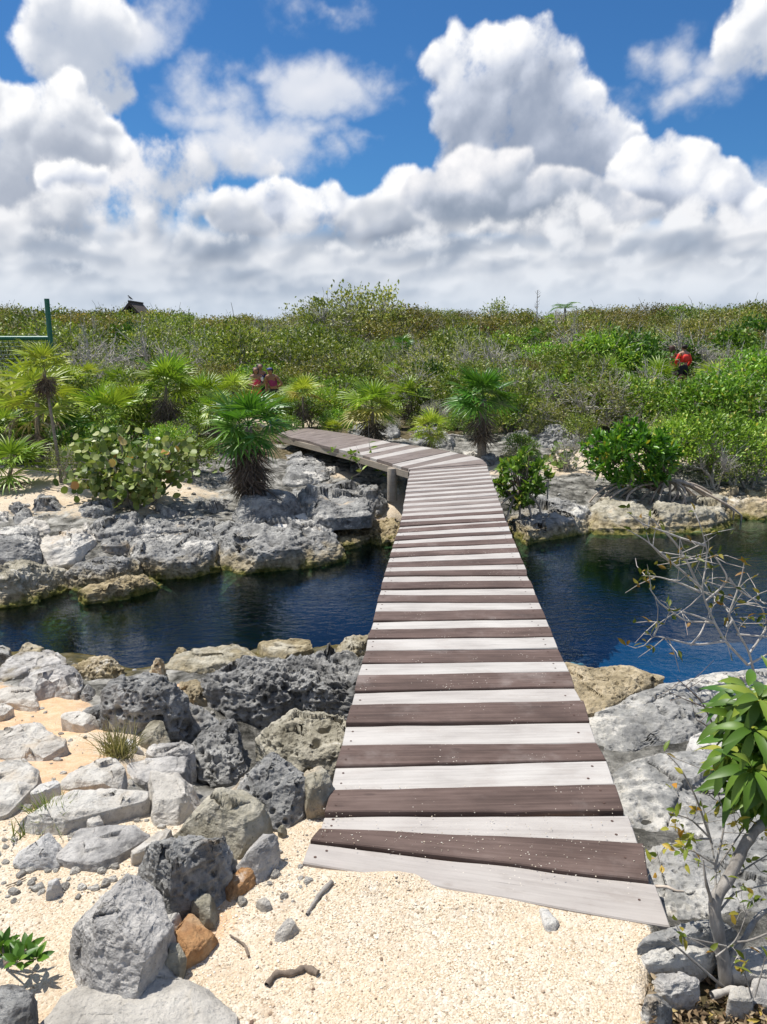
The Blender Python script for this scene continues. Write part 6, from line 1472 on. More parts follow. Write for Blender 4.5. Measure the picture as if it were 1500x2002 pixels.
# ------------------------------------------------------------------ the goal frame with its net, far left
def flat_mat(name, col, rough=0.6, var=0.15, sc=20):
    m, g, out = new_mat(name); n = g.noise(g.n('ShaderNodeTexCoord').outputs['Object'], sc, 4, 0.6)
    bs = g.n('ShaderNodeBsdfPrincipled'); g.put(bs.inputs['Base Color'], g.ramp(n, [(0.3, tuple(c * (1 - var) for c in col)), (0.7, tuple(min(1, c * (1 + var)) for c in col))])); bs.inputs['Roughness'].default_value = rough
    g.put(out.inputs[0], bs.outputs[0]); return m
M_POST = flat_mat('green_paint', (0.008, 0.12, 0.075), 0.4, 0.25)
M_NET = flat_mat('grey_green_netting', (0.20, 0.27, 0.22), 0.8)
dg = 17.0
pt_ = atd(91.5, 584, dg); base = Vector((pt_.x, dg, gz(pt_.x, dg)))
goal = link('goal_frame', None, loc=base); tag(goal, 'dark green metal goal frame with a grey-green net at the left border', 'goal')
m = MB(); m.tube([(0, 0, -0.3), (0, 0, pt_.z - base.z)], 0.052, 14); m.build('post', M_POST, goal)
cb = atd(97, 661, dg).z - base.z; Wg = 6.5
m = MB(); m.tube([(-Wg, 0, -0.3), (-Wg, 0, pt_.z - base.z)], 0.052, 14); m.build('post', M_POST, goal)
m = MB(); m.tube([(0.0, 0, cb), (-Wg, 0, cb)], 0.045, 14); m.build('crossbar', M_POST, goal)
m = MB(); nu, nv = 64, 22; r = np.random.RandomState(3)
U, Vv = np.meshgrid(np.linspace(-Wg, -0.04, nu), np.linspace(cb - 0.02, 0.0, nv))
dep = 0.15 + 0.9 * (1 - (Vv / cb)) ** 0.8; N_ = fbm(np.stack([U.ravel() * 1.2, Vv.ravel() * 1.2, 0 * U.ravel()], 1), 3, 5).reshape(U.shape)
Pn = np.stack([U + 0.05 * N_, dep + 0.12 * N_, Vv + 0.03 * N_], -1)
for j in range(nv): m.tube(Pn[j], 0.009, 3, cap=False)
for i in range(nu): m.tube(Pn[:, i], 0.009, 3, cap=False)
m.build('net', M_NET, goal)

# ------------------------------------------------------------------ thatched roof, bird, white building, mast tree at the skyline
M_THATCH = bark_mat('dark_thatch', (0.035, 0.025, 0.022), (0.12, 0.09, 0.075), 40, (1, 1, 0.2))
d = 62; c = atd(266, 594, d); z0 = gz(c.x, c.y)
hut = link('thatched_hut', None, loc=(c.x, c.y, z0)); tag(hut, 'dark thatched gable roof poking out of the scrub at the skyline, left', 'hut')
ridge = c.z - z0 + 0.1; eave = ridge - 1.35
m = MB(); L_ = 1.7
for sx in (-1, 1):
    V = []
    for yy_ in (-L_, L_):
        V += [(0, yy_, ridge), (sx * 1.15, yy_, eave), (sx * 1.15, yy_, eave - 0.22), (0, yy_, ridge - 0.30)]
    m.add(V, [[0, 1, 5, 4], [1, 2, 6, 5], [2, 3, 7, 6], [0, 3, 2, 1], [4, 5, 6, 7]], 0)
m.box((0, 0, ridge + 0.02), (0.16, 2 * L_, 0.12)); m.build('roof', M_THATCH, hut, smooth=False)
for sx in (-0.9, 0.9):
    for sy in (-1.3, 1.3): m = MB(); m.tube([(sx, sy, -0.2), (sx, sy, eave + 0.3)], 0.08, 8); m.build('pole', B_BROWN, hut)
M_BIRD = flat_mat('black_feathers', (0.015, 0.013, 0.013), 0.6)
bb = Vector((c.x, c.y - 1.2, z0 + ridge + 0.11)); m = MB()
m.tube([(-0.20, 0, 0.06), (-0.10, 0, 0.10), (0.02, 0, 0.17), (0.10, 0, 0.23), (0.14, 0, 0.30), (0.17, 0, 0.34), (0.20, 0, 0.345), (0.26, 0, 0.335)], [0.012, 0.035, 0.065, 0.060, 0.035, 0.036, 0.022, 0.004], 10)
m.tube([(-0.02, 0.03, 0.12), (-0.01, 0.03, 0.0)], 0.008, 5); m.tube([(-0.02, -0.03, 0.12), (-0.01, -0.03, 0.0)], 0.008, 5)
o = m.build('bird', M_BIRD, loc=bb); o.rotation_euler = (0, 0, R(165)); tag(o, 'black bird perched on the ridge of the thatched roof', 'bird')
M_WHITE = flat_mat('white_plaster', (0.78, 0.78, 0.76), 0.8, 0.05); M_GLASS = flat_mat('dark_glass', (0.03, 0.04, 0.05), 0.2)
c = atd(886, 627, 420); bl = link('white_building', None, loc=(c.x, c.y, -1)); tag(bl, 'tiny flat-roofed white building at the skyline between the scrub humps', 'building')
top_z = c.z + 1 + 1.2; m = MB(); m.box((0, 0, top_z / 2), (11, 8, top_z)); m.build('wall', M_WHITE, bl, smooth=False)
m = MB(); m.box((0, 0, top_z + 0.2), (11.8, 8.8, 0.4)); m.build('roof', M_WHITE, bl, smooth=False)
for k in range(4): m = MB(); m.box((-4.0 + k * 2.7, -4.02, top_z - 2.0), (1.3, 0.06, 1.5)); m.build('window', M_GLASS, bl, smooth=False)
c = atd(1050, 605, 48); z0 = gz(c.x, c.y); tr_ = link('bare_tree', None, loc=(c.x, c.y, z0)); tag(tr_, 'thin bare mast-like tree rising above the skyline', 'tree')
hh = atd(1050, 567, 48).z - z0; m = MB(); r = np.random.RandomState(8)
m.tube([(0, 0, -0.2), (0.03, 0, hh * 0.5), (-0.02, 0, hh)], [0.05, 0.035, 0.014], 6); m.build('trunk', B_GREY, tr_)
m = MB()
for k in range(26):
    z = hh * (0.55 + 0.44 * r.rand()); a = r.rand() * 6.28; l = 0.10 + 0.28 * r.rand() * (1.2 - z / hh * 0.8)
    m.tube([(0, 0, z), (math.cos(a) * l * .6, math.sin(a) * l * .6, z + l * .3), (math.cos(a) * l, math.sin(a) * l, z + l * .8)], [0.012, 0.01, 0.006], 4)
m.build('branches', B_GREY, tr_)

# ------------------------------------------------------------------ people
SKIN = flat_mat('fair_skin', (0.42, 0.24, 0.16), 0.55, 0.06); SKIN2 = flat_mat('tanned_skin', (0.30, 0.155, 0.095), 0.55, 0.06)  # two skin tones, a fairer and a tanned one
HAIR = flat_mat('dark_brown_hair', (0.025, 0.014, 0.010), 0.6, 0.3, 60); HAIR2 = flat_mat('reddish_brown_hair', (0.07, 0.030, 0.018), 0.6, 0.3, 60)
RED = flat_mat('orange_red_cloth', (0.85, 0.055, 0.035), 0.75, 0.12); BLACK = flat_mat('black_cloth', (0.018, 0.018, 0.022), 0.8); PINK = flat_mat('pink_cloth', (0.72, 0.03, 0.12), 0.75, 0.1)
WHT = flat_mat('white_cloth', (0.75, 0.75, 0.76), 0.8, 0.05); ORG = flat_mat('orange_cloth', (0.70, 0.13, 0.05), 0.8); PUR = flat_mat('purple_cloth', (0.26, 0.03, 0.13), 0.8); BLUE = flat_mat('dark_blue_cloth', (0.015, 0.03, 0.16), 0.7); PALEC = flat_mat('pale_patterned_cloth', (0.55, 0.50, 0.45), 0.8, 0.4, 30)
def skinned(name, verts, edges, rad, mat, parent, lvl=2):
    me = bpy.data.meshes.new(name); me.from_pydata([tuple(v) for v in verts], edges, []); me.materials.append(mat)
    o = link(name, me, parent); md = o.modifiers.new('skin', 'SKIN'); sk = me.skin_vertices[0].data
    for i, r in enumerate(rad):
        sk[i].radius = (r, r) if not hasattr(r, '__len__') else r
    sk[0].use_root = True; md.use_smooth_shade = True
    sb = o.modifiers.new('sub', 'SUBSURF'); sb.levels = lvl; sb.render_levels = lvl
    return o
def person(label, head_px, d, H, face, lean, arms, skin, top, sleeve, bottom, hair, long_hair=0.0, cap=None, extra=None):
    """standing on the ground; face: heading of the body; lean: forward bend in degrees; arms: elbow and hand positions in body space"""
    c = atd(head_px[0], head_px[1], d); z0 = gz(c.x, c.y); t = link('person', None, loc=(c.x, c.y, z0), rot=(0, 0, R(face)))
    tag(t, label, 'person'); s = H / 1.70; L = R(lean)
    def up(x, y, z):    # bend the upper body about the hips; the body looks along -Y
        z_ = z - 0.92; return np.array([x, y - z_ * math.sin(L) * 1.0, 0.92 + z_ * math.cos(L)]) * s
    hd = 0.0
    V = [up(0, 0, 0.95), up(0, 0.0, 1.10), up(0, 0.01, 1.27), up(0, 0.01, 1.40), up(0, 0, 1.47), up(0, -0.015, 1.55), up(0, -0.02, 1.63), up(0, -0.01, 1.68)]
    Rr = [(0.15, 0.11), (0.125, 0.095), (0.155, 0.105), (0.12, 0.085), 0.05, 0.075, 0.088, 0.05]
    E = [(i, i + 1) for i in range(7)]
    nose = len(V); V.append(up(0, -0.115, 1.595)); Rr.append(0.014); E.append((6, nose))
    for sx in (-1, 1):
        k = len(V); V.append(up(sx * 0.088, 0.0, 1.60)); Rr.append(0.016); E.append((6, k))
    for sx, (el, ha) in zip((-1, 1), arms):
        k = len(V); V += [up(sx * 0.175, 0.01, 1.385), up(*el), up(*((np.array(el) + np.array(ha)) / 2)), up(*ha)]; Rr += [0.055, 0.040, 0.036, 0.026]
        E += [(3, k), (k, k + 1), (k + 1, k + 2), (k + 2, k + 3)]
        f = np.array(ha) - np.array(el); f = f / np.linalg.norm(f); pal = np.array(ha) + f * 0.05
        V.append(up(*pal)); Rr.append((0.034, 0.018)); E.append((k + 3, k + 4)); sd_ = np.cross(f, [0, 0, 1]); sd_ = sd_ / max(np.linalg.norm(sd_), 1e-3)
        for q, (o_, l_) in enumerate(((-0.026, 0.07), (-0.009, 0.082), (0.009, 0.078), (0.026, 0.062))):
            V.append(up(*(pal + f * l_ + sd_ * o_ + [0, 0, -0.01]))); Rr.append(0.008); E.append((k + 4, len(V) - 1))
        V.append(up(*(np.array(ha) + f * 0.03 + sd_ * 0.055))); Rr.append(0.009); E.append((k + 3, len(V) - 1))
    for sx in (-1, 1):
        k = len(V); st = 0.04 * sx
        V += [np.array(q) * s for q in ((sx * 0.095, 0, 0.88), (sx * 0.105, -0.02 + st, 0.50), (sx * 0.11, 0.03 + st, 0.10), (sx * 0.115, -0.11 + st, 0.035))]
        Rr += [0.088, 0.058, 0.036, (0.042, 0.028)]; E += [(0, k), (k, k + 1), (k + 1, k + 2), (k + 2, k + 3)]
    sc = lambda r: tuple(q * s for q in r) if hasattr(r, '__len__') else r * s
    skinned('body', V, E, [sc(r) for r in Rr], skin, t)
    if top:
        tv = [up(0, 0, 1.02), up(0, 0, 1.12), up(0, 0.01, 1.27), up(0, 0.01, 1.405)]; tr2 = [(0.155, 0.115), (0.15, 0.115), (0.175, 0.125), (0.125, 0.095)]
        te = [(0, 1), (1, 2), (2, 3)]
        skinned('shirt', tv, te, [sc(r) for r in tr2], top, t)
        if sleeve:
            for sx, (el, ha) in zip((-1, 1), arms):
                p0 = np.array([sx * 0.155, 0.01, 1.39]); p1 = np.array(el); p2 = np.array(ha) if sleeve[1] > 1 else p1 * 0.7 + p0 * 0.3
                pts = [up(*p0), up(*p1), up(*(p2 * 0.93 + p1 * 0.07))] if sleeve[1] > 1 else [up(*p0), up(*((p0 + p2) / 2)), up(*p2)]
                skinned('sleeve', pts, [(0, 1), (1, 2)], [0.072 * s, 0.058 * s, 0.050 * s], sleeve[0], t)
    bv = [up(0, 0, 1.03), up(0, 0, 0.93)] + [np.array(q) * s for q in ((-0.10, 0, 0.80), (-0.105, -0.01, 0.58), (0.10, 0, 0.80), (0.105, -0.01, 0.58))]
    skinned('shorts', bv, [(0, 1), (1, 2), (2, 3), (1, 4), (4, 5)], [(0.15 * s, 0.115 * s), (0.165 * s, 0.125 * s), 0.10 * s, 0.09 * s, 0.10 * s, 0.09 * s], bottom, t)
    hv = [up(0, 0.01, 1.69), up(0, 0.045, 1.60)] + ([up(0, 0.07, 1.45), up(0, 0.08, 1.38)] if long_hair else [up(0, 0.045, 1.52)])
    skinned('hair', hv, [(i, i + 1) for i in range(len(hv) - 1)], [q * s for q in ([0.118, 0.125, 0.095, 0.06] if long_hair else [0.116, 0.116, 0.07])], hair, t)
    if cap:
        skinned('cap', [up(0, 0.0, 1.70), up(0, 0.0, 1.655), up(0, -0.15, 1.64)], [(0, 1), (1, 2)], [0.085 * s, 0.102 * s, (0.07 * s, 0.015 * s)], cap, t)
    if extra: extra(t, up, s)
    return t
dn = lambda sx: ((sx * 0.25, 0.03, 1.12), (sx * 0.24, -0.12, 0.90))
fr = lambda sx: ((sx * 0.27, 0.0, 1.13), (sx * 0.08, -0.26, 1.10))
def hood(t, up, s):
    skinned('backpack', [up(0, 0.15, 1.36), up(0, 0.17, 1.22), up(0, 0.15, 1.08)], [(0, 1), (1, 2)], [(0.13 * s, 0.05 * s), (0.15 * s, 0.07 * s), (0.13 * s, 0.05 * s)], RED, t)
person('person seen from behind in a bright orange-red long-sleeved top and black shorts', (1338, 697), 28, 1.66, 190, 4, (((-0.29, 0.0, 1.12), (-0.25, -0.14, 0.92)), ((0.29, 0.0, 1.12), (0.25, -0.14, 0.92))), SKIN, RED, (RED, 2), BLACK, HAIR, 0, None, hood)
person('bare-shouldered person with long reddish hair left of the person in the orange-red top', (1313, 695), 28.3, 1.62, 170, 3, (fr(-1), fr(1)), SKIN, None, None, PALEC, HAIR2, 1)
person('person in a pink top with white sleeves and orange shorts near the far path', (501, 735), 19, 1.24, 5, 14, (fr(-1), fr(1)), SKIN2, PINK, (WHT, 1), ORG, HAIR, 1)
person('bending person in a dark blue cap and purple sleeveless top', (536, 737), 19.2, 1.27, -15, 28, (dn(-1), ((0.32, 0.0, 1.12), (0.14, 0.02, 1.0))), SKIN2, PUR, None, BLACK, HAIR, 0, BLUE)
person('person in dark clothes half hidden behind the one in the pink top', (508, 738), 19.9, 1.26, 20, 10, (dn(-1), dn(1)), SKIN2, BLUE, (BLUE, 1), BLACK, HAIR, 0)

for q in bpy.data.objects:
    if q.get('category') == 'person': print('person', [round(v, 2) for v in q.location])
# ------------------------------------------------------------------ near plants
def poly3(pts, d, z=None):
    """pixel path with depths -> smooth world points"""
    P = np.array([np.array(atd(x, y, d + dd)) for (x, y, dd) in pts]); n = len(P); t = np.linspace(0, n - 1, max(6, n * 4))
    S = np.stack([np.interp(t, np.arange(n), P[:, k]) for k in range(3)], 1)
    for _ in range(2): S[1:-1] = (S[:-2] + 2 * S[1:-1] + S[2:]) / 4
    return S
def lz(S, c): return S - np.array(c)
# the leafy shrub at the lower right
r = np.random.RandomState(12); b = ground(1424, 1950); dS = b.y
sh = link('leafy_shrub', None, loc=b); tag(sh, 'shrub with big shiny drooping leaves on a forked grey trunk, lower right', 'shrub')
m = MB(); B0 = np.array(b)
def stem(pts, r0, r1, sides=8):
    S = lz(poly3(pts, dS), B0); S = S + 0.004 * fbm(S * 14, 2, 3)[:, None] * r.randn(1, 3); m.tube(S, np.linspace(r0, r1, len(S)) * (1 + 0.08 * np.sin(np.arange(len(S)) * 1.9)), sides); return S
S1 = stem([(1424, 1975, 0), (1418, 1900, 0.02), (1410, 1850, 0.03), (1392, 1765, 0.06), (1425, 1720, 0.09), (1452, 1660, 0.12), (1478, 1620, 0.15), (1510, 1598, 0.18), (1545, 1560, 0.22)], 0.020, 0.013)
stem([(1545, 1560, 0.22), (1530, 1500, 0.22), (1500, 1450, 0.22), (1460, 1425, 0.22)], 0.011, 0.006)
stem([(1545, 1560, 0.22), (1520, 1540, 0.2), (1480, 1510, 0.18), (1452, 1495, 0.16)], 0.009, 0.005)
stem([(1530, 1500, 0.22), (1530, 1400, 0.26), (1500, 1350, 0.28)], 0.008, 0.005)
stem([(1418, 1900, 0.02), (1450, 1840, 0.05), (1480, 1790, 0.10), (1520, 1770, 0.12)], 0.010, 0.006)
stem([(1392, 1765, 0.06), (1380, 1720, 0.05), (1376, 1680, 0.06)], 0.006, 0.002)
stem([(1420, 1935, 0.0), (1380, 1900, -0.02), (1340, 1865, -0.02), (1305, 1835, -0.02)], 0.005, 0.002, 5)
stem([(1400, 1790, 0.06), (1440, 1740, 0.10), (1500, 1730, 0.14)], 0.004, 0.002, 5)
stem([(1410, 1850, 0.03), (1480, 1830, 0.03), (1540, 1815, 0.03)], 0.004, 0.002, 5)
m.build('stems', B_GREY, sh)
ros = [(1458, 1421, 0.10, 9), (1455, 1497, 0.05, 11), (1497, 1440, 0.12, 9), (1497, 1348, 0.2, 9), (1440, 1372, 0.22, 9), (1470, 1385, 0.24, 7), (1420, 1400, 0.24, 7), (1480, 1530, 0.14, 9), (1520, 1480, 0.2, 9), (1525, 1400, 0.25, 9), (1412, 1470, 0.16, 5), (1500, 1560, 0.2, 7), (1540, 1540, 0.2, 8)]
ros += [(1430, 1440, 0.22, 8), (1470, 1460, 0.22, 9), (1435, 1500, 0.2, 8), (1475, 1495, 0.2, 9), (1448, 1340, 0.3, 8), (1425, 1355, 0.32, 7), (1500, 1400, 0.15, 9), (1490, 1475, 0.12, 9), (1425, 1530, 0.2, 7), (1460, 1550, 0.22, 8), (1520, 1350, 0.3, 9), (1500, 1520, 0.1, 9), (1470, 1360, 0.15, 9), (1445, 1400, 0.28, 8)]
for (px, py, dd, n) in ros:
    n += 4; c = np.array(atd(px + 14, py + 6, dS + dd)) - B0; m = MB(); a = np.arange(n) * 2.39996 + r.rand() * 6; el_ = np.radians(45 - 75 * (np.arange(n) / n) + r.randn(n) * 10)
    D = np.stack([np.cos(a) * np.cos(el_), np.sin(a) * np.cos(el_) - 0.15, np.sin(el_) - 0.25], 1)
    C = c + D * 0.012; Nn = np.tile([0.0, -0.35, 1.0], (n, 1)) + r.randn(n, 3) * 0.15
    add_leaves(m, C, D, Nn, 0.085 + 0.035 * r.rand(n), 0.025 + 0.006 * r.rand(n), 0, seg=7, droop=0.55, fold=0.14)
    m.build('leaf_cluster', L_BIG, sh)
# yellowing twiggy undergrowth in front of it
def brush(label, root_px, d, twigs, ends, seed, leafm, lsize, nl, tw_r=0.0035, cat='shrub', name='twiggy_shrub', bark=B_GREY):
    r = np.random.RandomState(seed); b = atd(root_px[0], root_px[1], d); t = link(name, None, loc=b); tag(t, label, cat); B0 = np.array(b)
    m = MB(); tips = []
    for pts in twigs:
        S = lz(poly3(pts, d), B0); m.tube(S, np.linspace(tw_r, tw_r * 0.35, len(S)), 6); tips.append(S)
    A = np.concatenate([s[len(s) // 3:] for s in tips])
    for _ in range(ends):
        p = A[r.randint(len(A))]; dr = rdir(r, 1, 0.3)[0] * (0.05 + 0.07 * r.rand()) * d / 2.0; q = p + dr
        mid = (p + q) / 2 + r.randn(3) * 0.006 * d / 2; m.tube([p, mid, q], [tw_r * 0.4, tw_r * 0.3, tw_r * 0.15], 4); tips.append(np.array([mid, q]))
    m.build('twigs', bark, t)
    m = MB(); A = np.concatenate([s[-2:] for s in tips]); C = A[r.randint(len(A), size=nl)] + r.randn(nl, 3) * 0.006
    add_leaves(m, C, rdir(r, nl, 0.3), rdir(r, nl, 1.0), lsize * (0.6 + 0.7 * r.rand(nl)), lsize * 0.42, 0, seg=3, droop=0.15); m.build('leaves', leafm, t)
    return t
brush('low twiggy undergrowth with yellow and green leaves right of the lowest boards', (1398, 1770), 1.86, [
    [(1398, 1770, 0), (1400, 1700, 0.05), (1390, 1640, 0.1), (1370, 1560, 0.15)], [(1390, 1640, 0.1), (1350, 1600, 0.1), (1310, 1590, 0.1)], [(1400, 1700, 0.05), (1440, 1640, 0.1), (1470, 1600, 0.1)],
    [(1390, 1640, 0.1), (1345, 1640, 0.1), (1300, 1655, 0.1)], [(1392, 1650, 0.1), (1362, 1560, 0.1), (1330, 1500, 0.12), (1300, 1470, 0.14)], [(1398, 1690, 0.06), (1350, 1660, 0.05), (1330, 1670, 0.05)],
    [(1398, 1700, 0.05), (1420, 1600, 0.12), (1400, 1540, 0.16)], [(1396, 1740, 0.03), (1470, 1690, 0.1), (1520, 1660, 0.1)]], 34, 51, L_YELLOW, 0.034, 105)
brush('small sprigs with green leaves at the foot of the leafy shrub', (1470, 1930), 1.62, [[(1470, 1950, 0), (1460, 1915, 0), (1450, 1890, 0)], [(1475, 1950, 0), (1490, 1900, 0.02), (1496, 1870, 0.02)], [(1400, 1870, 0), (1440, 1840, 0), (1470, 1760, 0.05)], [(1420, 1850, 0), (1350, 1835, -0.03), (1330, 1825, -0.03)]], 12, 52, L_YELLOW, 0.03, 40, 0.0025)
# the bare shrub over the water
dB = 4.5
brush('leaning nearly leafless grey shrub reaching over the blue water, right', (1478, 1322), dB, [
    [(1478, 1335, 0), (1466, 1276, 0), (1447, 1243, 0), (1433, 1213, 0), (1413, 1177, 0.1), (1390, 1165, 0.1), (1360, 1150, 0.1)],
    [(1462, 1300, 0), (1417, 1253, -0.05), (1397, 1217, -0.05), (1380, 1180, -0.05), (1372, 1150, -0.05), (1380, 1110, 0), (1383, 1077, 0), (1377, 1053, 0), (1367, 1020, 0), (1357, 1000, 0.05)],
    [(1372, 1150, -0.05), (1350, 1130, -0.1), (1320, 1105, -0.1), (1290, 1080, -0.1), (1262, 1055, -0.12), (1228, 1036, -0.12)],
    [(1380, 1067, 0), (1340, 1055, -0.05), (1300, 1040, -0.08), (1255, 1024, -0.1), (1228, 1003, -0.1)],
    [(1365, 1145, 0), (1345, 1100, 0), (1320, 1060, 0), (1290, 1030, 0), (1270, 1010, 0)],
    [(1370, 1158, 0), (1330, 1140, 0), (1290, 1128, 0), (1255, 1125, 0)],
    [(1397, 1217, -0.05), (1350, 1200, -0.1), (1310, 1190, -0.1)], [(1417, 1253, -0.05), (1360, 1262, -0.1), (1300, 1247, -0.1), (1278, 1243, -0.1), (1260, 1262, -0.1)],
    [(1278, 1243, -0.1), (1287, 1225, -0.1), (1285, 1215, -0.1)], [(1466, 1276, 0), (1485, 1250, 0.05), (1500, 1225, 0.1), (1492, 1190, 0.1), (1478, 1178, 0.1), (1440, 1183, 0.1)],
    [(1433, 1213, 0), (1420, 1230, 0), (1425, 1200, 0.05), (1440, 1160, 0.05), (1450, 1130, 0.05), (1455, 1100, 0.05)], [(1380, 1175, 0), (1410, 1150, 0), (1425, 1130, 0), (1400, 1090, 0.05), (1385, 1080, 0.05)],
    [(1425, 1130, 0), (1440, 1150, 0), (1470, 1170, 0.05), (1500, 1180, 0.1)], [(1440, 1240, 0), (1500, 1245, 0), (1540, 1240, 0)], [(1397, 1217, -0.05), (1340, 1215, -0.05), (1290, 1180, -0.05), (1270, 1150, -0.05)],
    [(1462, 1300, 0), (1500, 1280, 0), (1530, 1250, 0)], [(1350, 1262, -0.1), (1370, 1240, -0.1), (1390, 1190, 0)]], 80, 53, L_YELLOW, 0.055, 170, 0.008, bark=B_PALE)
brush('thin dark dead twigs lying over the blotched slab beside the leafy shrub', (1400, 1425), 3.05, [[(1400, 1430, 0), (1375, 1375, 0), (1350, 1350, 0), (1325, 1328, 0)], [(1400, 1390, 0), (1350, 1372, 0), (1312, 1355, 0)], [(1395, 1430, 0), (1372, 1412, 0), (1362, 1408, 0)]], 8, 54, L_YELLOW, 0.02, 2, 0.004, name='dead_twig', cat='twigs', bark=B_BROWN)
# left border sprigs
def rosette(label, px, py, d, n, L, seed, centers):
    r = np.random.RandomState(seed); b = atd(px, py, d); t = link('leafy_sprig', None, loc=b); tag(t, label, 'plant'); m = MB(); s_ = MB()
    for (cx, cy, dd) in centers:
        c = np.array(atd(cx, cy, d + dd)) - np.array(b); a = np.arange(n) * 2.39996 + r.rand() * 6; e = np.radians(65 - 60 * np.arange(n) / n)
        D = np.stack([np.cos(a) * np.cos(e), np.sin(a) * np.cos(e), np.sin(e)], 1); add_leaves(m, c + D * 0.005, D, np.tile([0, -0.3, 1.0], (n, 1)) + r.randn(n, 3) * 0.2, L * (0.8 + 0.4 * r.rand(n)), L * 0.42, 0, seg=5, droop=0.15, fold=0.12)
        s_.tube([(0, 0, 0), tuple(c * 0.5 + [0, 0, 0.01]), tuple(c)], [0.004, 0.003, 0.002], 6)
    s_.build('stems', B_BROWN, t); m.build('leaves', L_BIG, t)
rosette('green leafy sprig at the left border in front of the large blue-grey boulder', 10, 1885, 1.78, 9, 0.044, 61, [(50, 1858, 0), (20, 1866, 0.05), (70, 1876, -0.03), (5, 1850, 0.05), (35, 1880, -0.05)])
rosette('tiny green sprig at the left border above the leafy sprig', -5, 1790, 2.1, 6, 0.045, 62, [(12, 1768, 0), (2, 1775, 0)])
pb = ground(605, 1262); rosette('single green sprout on the near waterline rocks', 605, 1262, pb.y, 6, 0.07, 63, [(606, 1248, 0)])
gp = at(700, 915, -0.25); brush('small green bush against the side of the second stretch of boardwalk', (705, 918), gp.y - 0.15, [[(705, 918, 0), (700, 900, 0), (690, 886, 0)], [(705, 918, 0), (712, 900, 0), (722, 888, 0)], [(706, 918, 0), (720, 908, 0), (728, 900, 0)]], 16, 64, L_BRIGHT, 0.10, 70, 0.010)
def grass(label, px, py, n, h, matn, seed, spread=0.6, dry=0):
    r = np.random.RandomState(seed); b = ground(px, py); t = MB(); a = r.rand(n) * 6.283; tilt = r.rand(n) ** 0.7 * spread
    for i in range(n):
        l = h * (0.45 + 0.75 * r.rand()); d = np.array([math.cos(a[i]) * math.sin(tilt[i]), math.sin(a[i]) * math.sin(tilt[i]), math.cos(tilt[i])]); p0 = np.array([r.randn() * h * 0.16, r.randn() * h * 0.12, -0.01])
        tt = np.linspace(0, 1, 5)[:, None]; P = p0 + d * l * tt; P[:, 2] -= 0.45 * l * (tt[:, 0] ** 2.3) * tilt[i] * 1.1; P[:, :2] += d[:2] * 0.25 * l * tt ** 2
        S = np.cross(d, [0.2, -1, 0.1]); S /= np.linalg.norm(S); w = 0.0022 * (1 - tt ** 1.5) + 0.0002
        V = np.concatenate([P - S * w, P + S * w]); t.add(V, [[k, k + 1, k + 6, k + 5] for k in range(4)], 0)
    o = t.build('grass_tuft', matn, loc=b); tag(o, label, 'grass tuft')
grass('pale dry grass tuft beside the round dark-grey stone', 232, 1478, 190, 0.20, L_DRYGRASS, 71, 0.75)
grass('dark green grass tuft in front of the long beige slab, left', 108, 1608, 260, 0.135, L_GRASS, 72, 0.95)
grass('small grass tuft at the right edge of the boardwalk above the narrow mossy ledge', 1106, 1262, 60, 0.22, L_GRASS, 73, 0.8)
grass('thin grass clump at the lower left border beside the green tuft', 30, 1640, 14, 0.10, L_GRASS, 74, 0.6)

# ------------------------------------------------------------------ driftwood and twigs
def stick(label, pts, r0, r1, mat, lift=0.006, name='driftwood', cat='driftwood'):
    P = [np.array(ground(*q)) + [0, 0, lift + (q[2] if len(q) > 2 else 0)] if False else np.array(ground(q[0], q[1])) + np.array([0, 0, lift]) for q in pts]
    P = np.array(P); b = P.mean(0); t = np.linspace(0, len(P) - 1, len(P) * 5); S = np.stack([np.interp(t, np.arange(len(P)), P[:, k]) for k in range(3)], 1) - b
    for _ in range(2): S[1:-1] = (S[:-2] + 2 * S[1:-1] + S[2:]) / 4
    m = MB(); m.tube(S, np.linspace(r0, r1, len(S)) * (1 + 0.18 * np.sin(np.arange(len(S)) * 1.3)), 8); o = m.build(name, mat, loc=b); tag(o, label, cat); return o
stick('grey stick lying on the gravel left of the boardwalk start', [(600, 1800), (612, 1778), (625, 1752), (650, 1735)], 0.004, 0.009, B_GREY)
stick('curved grey driftwood piece at the lower middle of the gravel', [(522, 1932), (540, 1918), (575, 1912), (598, 1905), (622, 1918)], 0.008, 0.010, B_BROWN)
stick('thin curved twig on the gravel beside the orange clay', [(450, 1838), (465, 1850), (480, 1862), (487, 1880)], 0.002, 0.0045, B_BROWN, name='twig', cat='twig')
stick('short thin twig on the orange sand at the left', [(12, 1740), (35, 1732), (52, 1722)], 0.002, 0.002, B_BROWN, name='twig', cat='twig')
p = [np.array(at(x, y, z)) for x, y, z in ((1282, 1733, -0.02), (1305, 1734, 0.0), (1322, 1742, 0.0), (1337, 1743, -0.01))]; m = MB(); m.tube(np.array(p) - p[0], [0.006, 0.005, 0.004, 0.003], 6); o = m.build('stick', B_ROOT, loc=p[0]); tag(o, 'short bent stick poking out from under the last boards, right', 'stick')
stick('bleached driftwood log on the near water edge right of the boardwalk', [(1112, 1312), (1135, 1306), (1170, 1312), (1215, 1309)], 0.05, 0.022, B_PALE, 0.02)
stick('long grey root lying along the lower right border', [(1390, 1965), (1430, 1960), (1480, 1962), (1540, 1958)], 0.010, 0.013, B_PALE, 0.03, name='root', cat='root')
stick('dead branch lying on the right far bank shelf', [(1330, 928), (1365, 915), (1400, 925), (1440, 935)], 0.02, 0.012, B_PALE, 0.10, name='dead_branch', cat='branch')
stick('bleached forked branch beside the palm at the boardwalk bend', [(868, 862), (885, 858), (905, 862), (925, 858)], 0.02, 0.012, B_PALE, 0.08, name='dead_branch', cat='branch')
